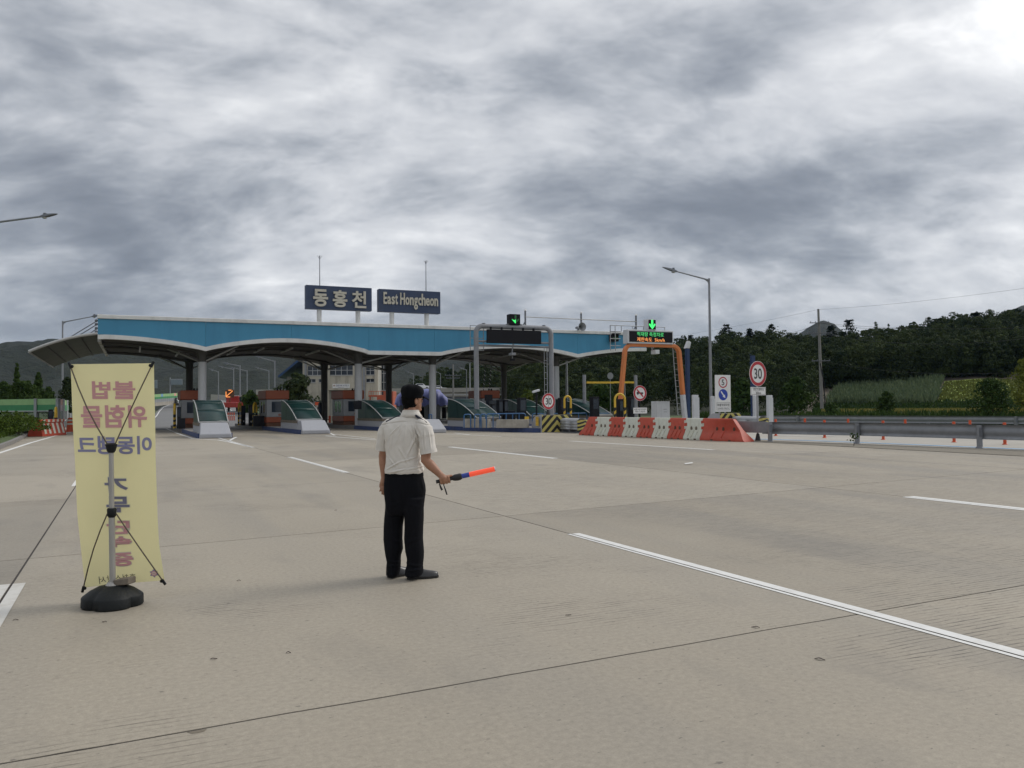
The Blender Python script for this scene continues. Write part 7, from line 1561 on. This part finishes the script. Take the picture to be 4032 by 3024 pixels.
# right hand closed round the baton
B0, B1 = J(1724, 1896, -0.13), J(1951, 1846, -0.10); bd = (B1 - B0).normalized(); GR = 0.0175
gc = B0 + bd * 0.062; side = bd.cross(Vector((0, 1, 0))).normalized(); side = side if side.z > 0 else -side; back = Vector((0, -1, 0))
palm = gc + back * 0.028 + side * 0.016
capsule(b, [wr, wr.lerp(palm, 0.6), palm, palm - side * 0.012], [0.029, 0.032, 0.031, 0.026])
for k in range(4):
    c0 = gc + bd * (0.040 - 0.024 * k); L = (1.0, 1.06, 1.02, 0.9)[k]
    arc = [c0 + back * (GR + 0.014) + side * 0.022, c0 + back * (GR + 0.012) - side * 0.012, c0 + back * 0.010 - side * (GR + 0.011) * L, c0 - back * 0.012 - side * (GR + 0.006) * L, c0 - back * (GR + 0.007) * L - side * 0.002]
    capsule(b, arc, [0.0115, 0.0112, 0.0105, 0.0098, 0.0088], 10)
capsule(b, [palm + side * 0.012 + bd * 0.012, gc + side * (GR + 0.010) + bd * 0.045 + back * 0.010, gc + side * (GR + 0.008) + bd * 0.070 - back * 0.004], [0.015, 0.0125, 0.010], 10)
body = solid(b, 'body', 'skin', man, 0.0042, 5)
for s in (-1, 1):
    e = B(); e.ball(hc + fv * 0.0905 + rv * s * 0.031 + Vector((0, 0, 0.004)), 0.011, 0.007, 0.005, 10, 8, rotm); e.mk('eye', 'silver', man, smooth=60); e = B(); e.ball(hc + fv * 0.096 + rv * s * 0.031 + Vector((0, 0, 0.004)), 0.005, 0.003, 0.0045, 8, 6, rotm); e.mk('pupil', 'hair', man)
# ---- hair below the cap
b = B(); b.ball(hc - fv * 0.012 + Vector((0, 0, 0.008)), 0.080, 0.092, 0.108, 20, 14, rotm)
capsule(b, [hc - fv * 0.05 + Vector((0, 0, -0.04)), hc - fv * 0.050 + Vector((0, 0, -0.062))], [0.050, 0.040])
for s in (-1, 1): capsule(b, [hc - fv * 0.03 + rv * s * 0.05 + Vector((0, 0, -0.02)), hc - fv * 0.035 + rv * s * 0.042 + Vector((0, 0, -0.055))], [0.032, 0.024])
def hair_cut(co, no):
    f = co - np.array(hc); ff = f @ np.array(fv); front = np.clip((ff - 0.02) / 0.05, 0, 1)[:, None]; return co - no * front * 0.03 + no * 0.0015 * np.sin(co[:, :1] * 400) * np.cos(co[:, 2:] * 300)
b.ball(hc - fv * 0.026 + Vector((0, 0, -0.026)), 0.080, 0.070, 0.050, 18, 12, rotm)
solid(b, 'hair', 'hair', man, 0.005, 4, hair_cut)
# ---- cap
b = B(); rows = []
for y, xl, xr, d in ((1568, 1584, 1660, 0.100), (1557, 1581, 1665, 0.106), (1545, 1578, 1669, 0.109), (1533, 1580, 1668, 0.106), (1524, 1586, 1661, 0.094), (1519, 1597, 1651, 0.078), (1515, 1608, 1640, 0.05)): rows.append(ring(y, xl, xr, d, 0.0, 26, 2.2))
b.loft(rows)
def cap_fn(co, no):
    f = co - np.array(hc); return co + no * (0.004 * np.sin(np.arctan2(f[:, 1], f[:, 0]) * 6) * np.clip((f[:, 2] - 0.03) / 0.08, 0, 1))[:, None] + np.array([0, 0, 1.0]) * (0.006 * np.clip(-(f @ np.array(fv)) / 0.09, -1, 1) * np.clip(f[:, 2] / 0.1, 0, 1))[:, None]
cap = solid(b, 'cap', 'cap_cloth', man, 0.006, 5, cap_fn)
b = B(); rws = []
for k in range(5):
    q = k / 4; rws.append([hc + fv * (0.088 + 0.062 * q) + rv * (0.075 * (1 - 0.22 * q * q)) * s + Vector((0, 0, 0.032 - 0.022 * q - 0.022 * s * s)) for s in (-1, -0.66, -0.33, 0, 0.33, 0.66, 1)])
b.sheet(rws); o = b.mk('brim', 'cap_cloth', cap, smooth=70); o.modifiers.new('thick', 'SOLIDIFY').thickness = 0.006
# ---- shirt
b = B(); rows = [ring(*r) for r in ((1874, 1519, 1662, 0.118), (1862, 1516, 1665, 0.128), (1848, 1516, 1666, 0.134), (1825, 1519, 1660, 0.134), (1800, 1521, 1656, 0.131), (1770, 1518, 1655, 0.131), (1740, 1515, 1658, 0.132), (1712, 1512, 1664, 0.130), (1690, 1511, 1672, 0.122), (1672, 1516, 1677, 0.108), (1658, 1528, 1674, 0.092), (1647, 1550, 1664, 0.080), (1640, 1566, 1655, 0.072))]
b.loft(rows)
capsule(b, [J(1530, 1672, 0.07), J(1521, 1686, 0.09), J(1513, 1712, 0.09), J(1508, 1745, 0.095)], [0.055, 0.066, 0.066, 0.062], 18); b.tube([J(1510, 1730, 0.09), J(1507, 1752, 0.095), J(1506, 1771, 0.10)], [0.060, 0.062, 0.062], 18)
capsule(b, [J(1660, 1672, -0.06), J(1672, 1690, -0.08), J(1679, 1720, -0.09)], [0.066, 0.074, 0.074], 18); b.tube([J(1676, 1705, -0.085), J(1681, 1740, -0.09), J(1684, 1763, -0.10), J(1687, 1779, -0.10)], [0.072, 0.074, 0.074, 0.075], 18)
rows = [ring(1650, 1572, 1655, 0.074), ring(1640, 1578, 1652, 0.070), ring(1628, 1583, 1649, 0.066), ring(1616, 1586, 1646, 0.064)]; b.loft(rows)
def seg_fold(co, p, q, wid, amp, taper=True):
    p, q = np.array(p), np.array(q); d = q - p; L2 = d @ d; t = np.clip(((co - p) @ d) / L2, 0, 1); dist = np.linalg.norm(co - (p + t[:, None] * d), axis=1)
    a = amp * (np.sin(PI * np.clip(t, 0.02, 0.98)) ** 0.6 if taper else 1.0); return a * (np.exp(-(dist / wid) ** 2) - 0.55 * np.exp(-(dist / (wid * 2.0)) ** 2))
def shirt_fn(co, no):
    d = np.zeros(len(co)); back_ = (no[:, 1] < 0.35)
    F_ = [((1585, 1668), (1560, 1745), .012, .006), ((1575, 1672), (1528, 1720), .010, .005), ((1600, 1676), (1588, 1790), .014, .005), ((1622, 1672), (1645, 1735), .012, .009), ((1632, 1680), (1652, 1722), .010, .009), ((1615, 1690), (1640, 1760), .012, .006), ((1645, 1700), (1600, 1800), .014, .006),
          ((1520, 1850), (1580, 1815), .012, .008), ((1580, 1818), (1640, 1800), .012, .007), ((1530, 1862), (1600, 1846), .010, .007), ((1600, 1850), (1660, 1838), .010, .007), ((1650, 1820), (1660, 1860), .010, .008), ((1655, 1780), (1640, 1840), .011, .006), ((1520, 1790), (1560, 1840), .012, .005), ((1540, 1700), (1530, 1780), .013, .005), ((1570, 1760), (1610, 1830), .015, .005),
          ((1672, 1690), (1676, 1770), .011, .006), ((1690, 1700), (1698, 1768), .010, .006), ((1662, 1700), (1668, 1778), .011, .006), ((1508, 1700), (1498, 1760), .010, .005), ((1520, 1710), (1512, 1765), .010, .005), ((1590, 1660), (1640, 1664), .010, .005)]
    for (a, c, w, amp) in F_:
        A, C_ = J(*a, -0.12), J(*c, -0.12); A.y = C_.y = 0; cc = co.copy(); cc[:, 1] = 0
        d += np.where(back_, seg_fold(cc, A, C_, w * 0.72, amp), 0)
    # yoke seam and sleeve hems
    yz = J(1600, 1668).z; d += -0.0035 * np.exp(-((co[:, 2] - yz - 0.02 * np.cos((co[:, 0] - 0.0) * 9)) / 0.005) ** 2) * back_
    zw = J(1600, 1852).z; d *= 3.0; d += 0.006 * np.exp(-((co[:, 2] - zw) / 0.02) ** 2) * (0.8 + 0.3 * np.sin(co[:, 0] * 35 + co[:, 1] * 20))
    d += 0.0022 * np.sin(co[:, 0] * 60 + 2.2 * np.sin(co[:, 2] * 23)) * np.cos(co[:, 2] * 31 + co[:, 0] * 17)
    return co + no * d[:, None]
shirt = solid(b, 'shirt', 'shirt', man, 0.0042, 12, shirt_fn)
# sleeve hems: thin cuffs standing proud
for pts, r in (([J(1507, 1762, 0.098), J(1506, 1773, 0.10)], 0.0645), ([J(1686, 1770, -0.10), J(1688.5, 1784, -0.10)], 0.0775)):
    c = B(); n = 22; a_, c2 = pts; t = (c2 - a_).normalized(); u_ = t.orthogonal().normalized(); w_ = t.cross(u_); rg = lambda p, r_: [p + (u_ * math.cos(2 * PI * j / n) + w_ * math.sin(2 * PI * j / n)) * r_ for j in range(n)]
    c.loft([rg(a_, r), rg(c2, r * 1.015), rg(c2, r * 0.90), rg(a_, r * 0.9)], cap=False); c.mk('sleeve_hem', 'shirt', shirt, smooth=50)
# collar folded over
c = B(); n = 30; A = [(1618, 1586, 1650, 0.070, 0.006), (1614, 1586, 1648, 0.069, 0.004), (1628, 1581, 1655, 0.078, 0.006), (1641, 1573, 1664, 0.086, 0.010)]
c.loft([[p + Vector((0, 0, 0)) for p in ring(y, xl, xr, d, 0.0, n, 2.2)] for y, xl, xr, d, _ in A], cap=False)
o = c.mk('collar', 'shirt', shirt, smooth=50); o.modifiers.new('thick', 'SOLIDIFY').thickness = 0.004
# epaulettes
for a_, c_, dy, w in (((1637, 1641), (1682, 1669), -0.055, 0.046), ((1572, 1643), (1521, 1664), 0.03, 0.046)):
    p, q = J(*a_, dy), J(*c_, dy * 1.6); p.z += 0.018; q.z += 0.012; dr = (q - p).normalized(); nn = Vector((0, 1, 0)); sd = dr.cross(nn).normalized(); sd = sd if sd.z > 0 else -sd; wv = nn * w / 2; b = B()
    b.add([p + wv + sd * 0.004, q + wv + sd * 0.004, q - wv + sd * 0.004, p - wv + sd * 0.004, p + wv - sd * 0.012, q + wv - sd * 0.012, q - wv - sd * 0.018, p - wv - sd * 0.014], [(0, 1, 2, 3), (4, 7, 6, 5), (0, 4, 5, 1), (1, 5, 6, 2), (2, 6, 7, 3), (3, 7, 4, 0)]); e = b.mk('epaulette', 'epaulette', shirt, bevel=0.003)
    b = B(); i0, i1 = p.lerp(q, 0.34), p.lerp(q, 0.86); b.add([i0 + wv * 0.55 + sd * 0.0055, i1 + wv * 0.55 + sd * 0.0055, i1 - wv * 0.55 + sd * 0.0055, i0 - wv * 0.55 + sd * 0.0055], [(0, 1, 2, 3)]); b.mk('rank_plate', 'silver', e)
# ---- trousers
b = B(); rows = [ring(*r) for r in ((1846, 1519, 1662, 0.118), (1862, 1517, 1664, 0.126), (1885, 1514, 1669, 0.134), (1910, 1512, 1676, 0.138), (1935, 1512, 1677, 0.138), (1965, 1515, 1673, 0.132), (2000, 1519, 1669, 0.115), (2025, 1526, 1660, 0.09))]; b.loft(rows)
LL = [(1960, 1517, 1592), (2000, 1517, 1592), (2040, 1513, 1591), (2073, 1511, 1586), (2122, 1510, 1585), (2160, 1514, 1587), (2187, 1518, 1579), (2211, 1523, 1578), (2234, 1521, 1578), (2252, 1521, 1574), (2264, 1521, 1571)]
RRr = [(1960, 1588, 1672), (2000, 1590, 1669), (2040, 1592, 1669), (2073, 1593, 1667), (2122, 1591, 1666), (2172, 1596, 1670), (2197, 1602, 1669), (2224, 1601, 1666), (2246, 1595, 1668), (2258, 1594, 1664), (2267, 1594, 1656)]
b.loft([ring(y, xl, xr, 0.098 if y < 2180 else 0.092, 0.05, 24, 2.2) for y, xl, xr in LL]); b.loft([ring(y, xl, xr, 0.098 if y < 2180 else 0.092, -0.05, 24, 2.2) for y, xl, xr in RRr])
def tr_fn(co, no):
    d = np.zeros(len(co)); cc = co.copy(); cc[:, 1] = 0
    for (a, c, w, amp) in (((1530, 1990), (1590, 1975), .014, .005), ((1600, 1975), (1660, 1990), .014, .005), ((1525, 2110), (1580, 2135), .015, .006), ((1600, 2130), (1660, 2110), .015, .006), ((1525, 2205), (1575, 2215), .012, .009), ((1525, 2228), (1572, 2222), .012, .008), ((1602, 2210), (1665, 2218), .012, .009), ((1600, 2238), (1664, 2230), .012, .008), ((1548, 1900), (1545, 2240), .012, .004), ((1630, 1900), (1630, 2240), .012, .004), ((1592, 1870), (1592, 2040), .010, -.006), ((1660, 1880), (1672, 1930), .010, .006)):
        A, C_ = J(*a), J(*c); A.y = C_.y = 0; d += 1.8 * seg_fold(cc, A, C_, w, amp)
    return co + no * d[:, None]
tro = solid(b, 'trousers', 'trousers', man, 0.0075, 5, tr_fn)
b = B(); b.loft([ring(1860, 1516, 1666, 0.126, 0, 30), ring(1866, 1515, 1667, 0.131, 0, 30), ring(1874, 1515, 1668, 0.133, 0, 30)]); b.mk('belt', 'cap_cloth', tro, smooth=40)
# ---- shoes
def shoe(label_px, heel, ang, L=0.285):
    h = gnd(*heel) - MO; f = Vector((math.sin(ang), math.cos(ang), 0)); s = Vector((math.cos(ang), -math.sin(ang), 0)); b = B(); so = B(); rows, srow = [], []
    for q, w, ht in ((0.0, 0.028, 0.060), (0.04, 0.036, 0.088), (0.16, 0.038, 0.095), (0.32, 0.038, 0.092), (0.48, 0.044, 0.070), (0.66, 0.050, 0.054), (0.84, 0.046, 0.046), (0.95, 0.034, 0.038), (1.0, 0.016, 0.028)):
        c = h + f * L * q; rows.append([c + s * w * math.cos(t) * (1.0 if math.sin(t) < 0.2 else 0.86) + Vector((0, 0, 0.018 + max(0.0, math.sin(t)) * ht)) for t in [2 * PI * j / 16 for j in range(16)]])
        srow.append([c + s * (w + 0.005) * x + Vector((0, 0, z)) for x, z in ((-1, 0.001), (1, 0.001), (1, 0.022), (-1, 0.022))])
    b.loft(rows); so.loft(srow); o = b.mk('shoe', 'shoe', man, smooth=60); o.modifiers.new('sub', 'SUBSURF').levels = 1; o.modifiers['sub'].render_levels = 1; so.mk('sole', 'sole', o, smooth=30)
    k = B(); k.box(-0.001, 0.001, 0, 0, 0, 0) if False else None
shoe('l', (1533, 2276), math.radians(42)); shoe('r', (1604, 2281), math.radians(72))
# ---- baton
bt_ = thing('traffic_baton', 'glowing red traffic baton with blue band held in the right hand', 'baton', MO + B0)
def bseg(t0, t1, r0, r1, nm, m, n=16, cap_=True): L = (B1 - B0).length; b = B(); b.cyl(bd * L * t0, bd * L * t1, r0, r1, n); return b.mk(nm, m, bt_, smooth=40)
bseg(-0.03, 0.26, 0.0165, 0.0165, 'grip', 'baton_black'); bseg(0.415, 0.545, 0.0215, 0.022, 'blue_band', 'baton_blue'); bseg(0.546, 0.985, 0.0225, 0.0225, 'red_tube', 'baton_red'); bseg(0.986, 1.0, 0.0225, 0.0205, 'end_cap', 'silver')
b = B(); L = (B1 - B0).length; b.tube([bd * L * q for q in (0.24, 0.27, 0.30, 0.34, 0.38, 0.415)], [0.018, 0.026, 0.030, 0.031, 0.030, 0.024], 18); b.v = [tuple(Vector(v) + Vector((0.0015 * math.sin(90 * v[2] + 300 * v[0]), 0, 0.0015 * math.sin(400 * v[0])))) for v in b.v]; b.mk('switch_collar', 'baton_black', bt_, smooth=50)
for pts, r in (([(1733, 1898), (1731, 1907), (1736, 1920), (1741, 1930)], [0.005, 0.006, 0.009, 0.010]), ([(1745, 1904), (1750, 1918), (1755, 1932), (1760, 1948)], [0.004, 0.005, 0.007, 0.006])):
    b = B(); b.tube([J(x, y, -0.13) - B0 for x, y in pts], r, 8); b.mk('wrist_strap', 'baton_black', bt_, smooth=50)
# ================================================================== THE AIR
m = bpy.data.materials.new('haze_air'); m.use_nodes = True; nt = m.node_tree; nt.nodes.clear(); M['haze_air'] = m; m.cycles.homogeneous_volume = True
pv = node(nt, 'ShaderNodeVolumePrincipled', {'Color': (0.34, 0.58, 1.0, 1), 'Density': 0.00004, 'Anisotropy': 0.0}); node(nt, 'ShaderNodeOutputMaterial', {'Volume': pv.outputs[0]})
b = B(); b.box(-2400, 2400, -80, 4100, -4, 330); hz = b.mk('haze', m); hz['kind'] = 'stuff'; tag(hz, 'thin bluish haze in the valley air', 'haze')
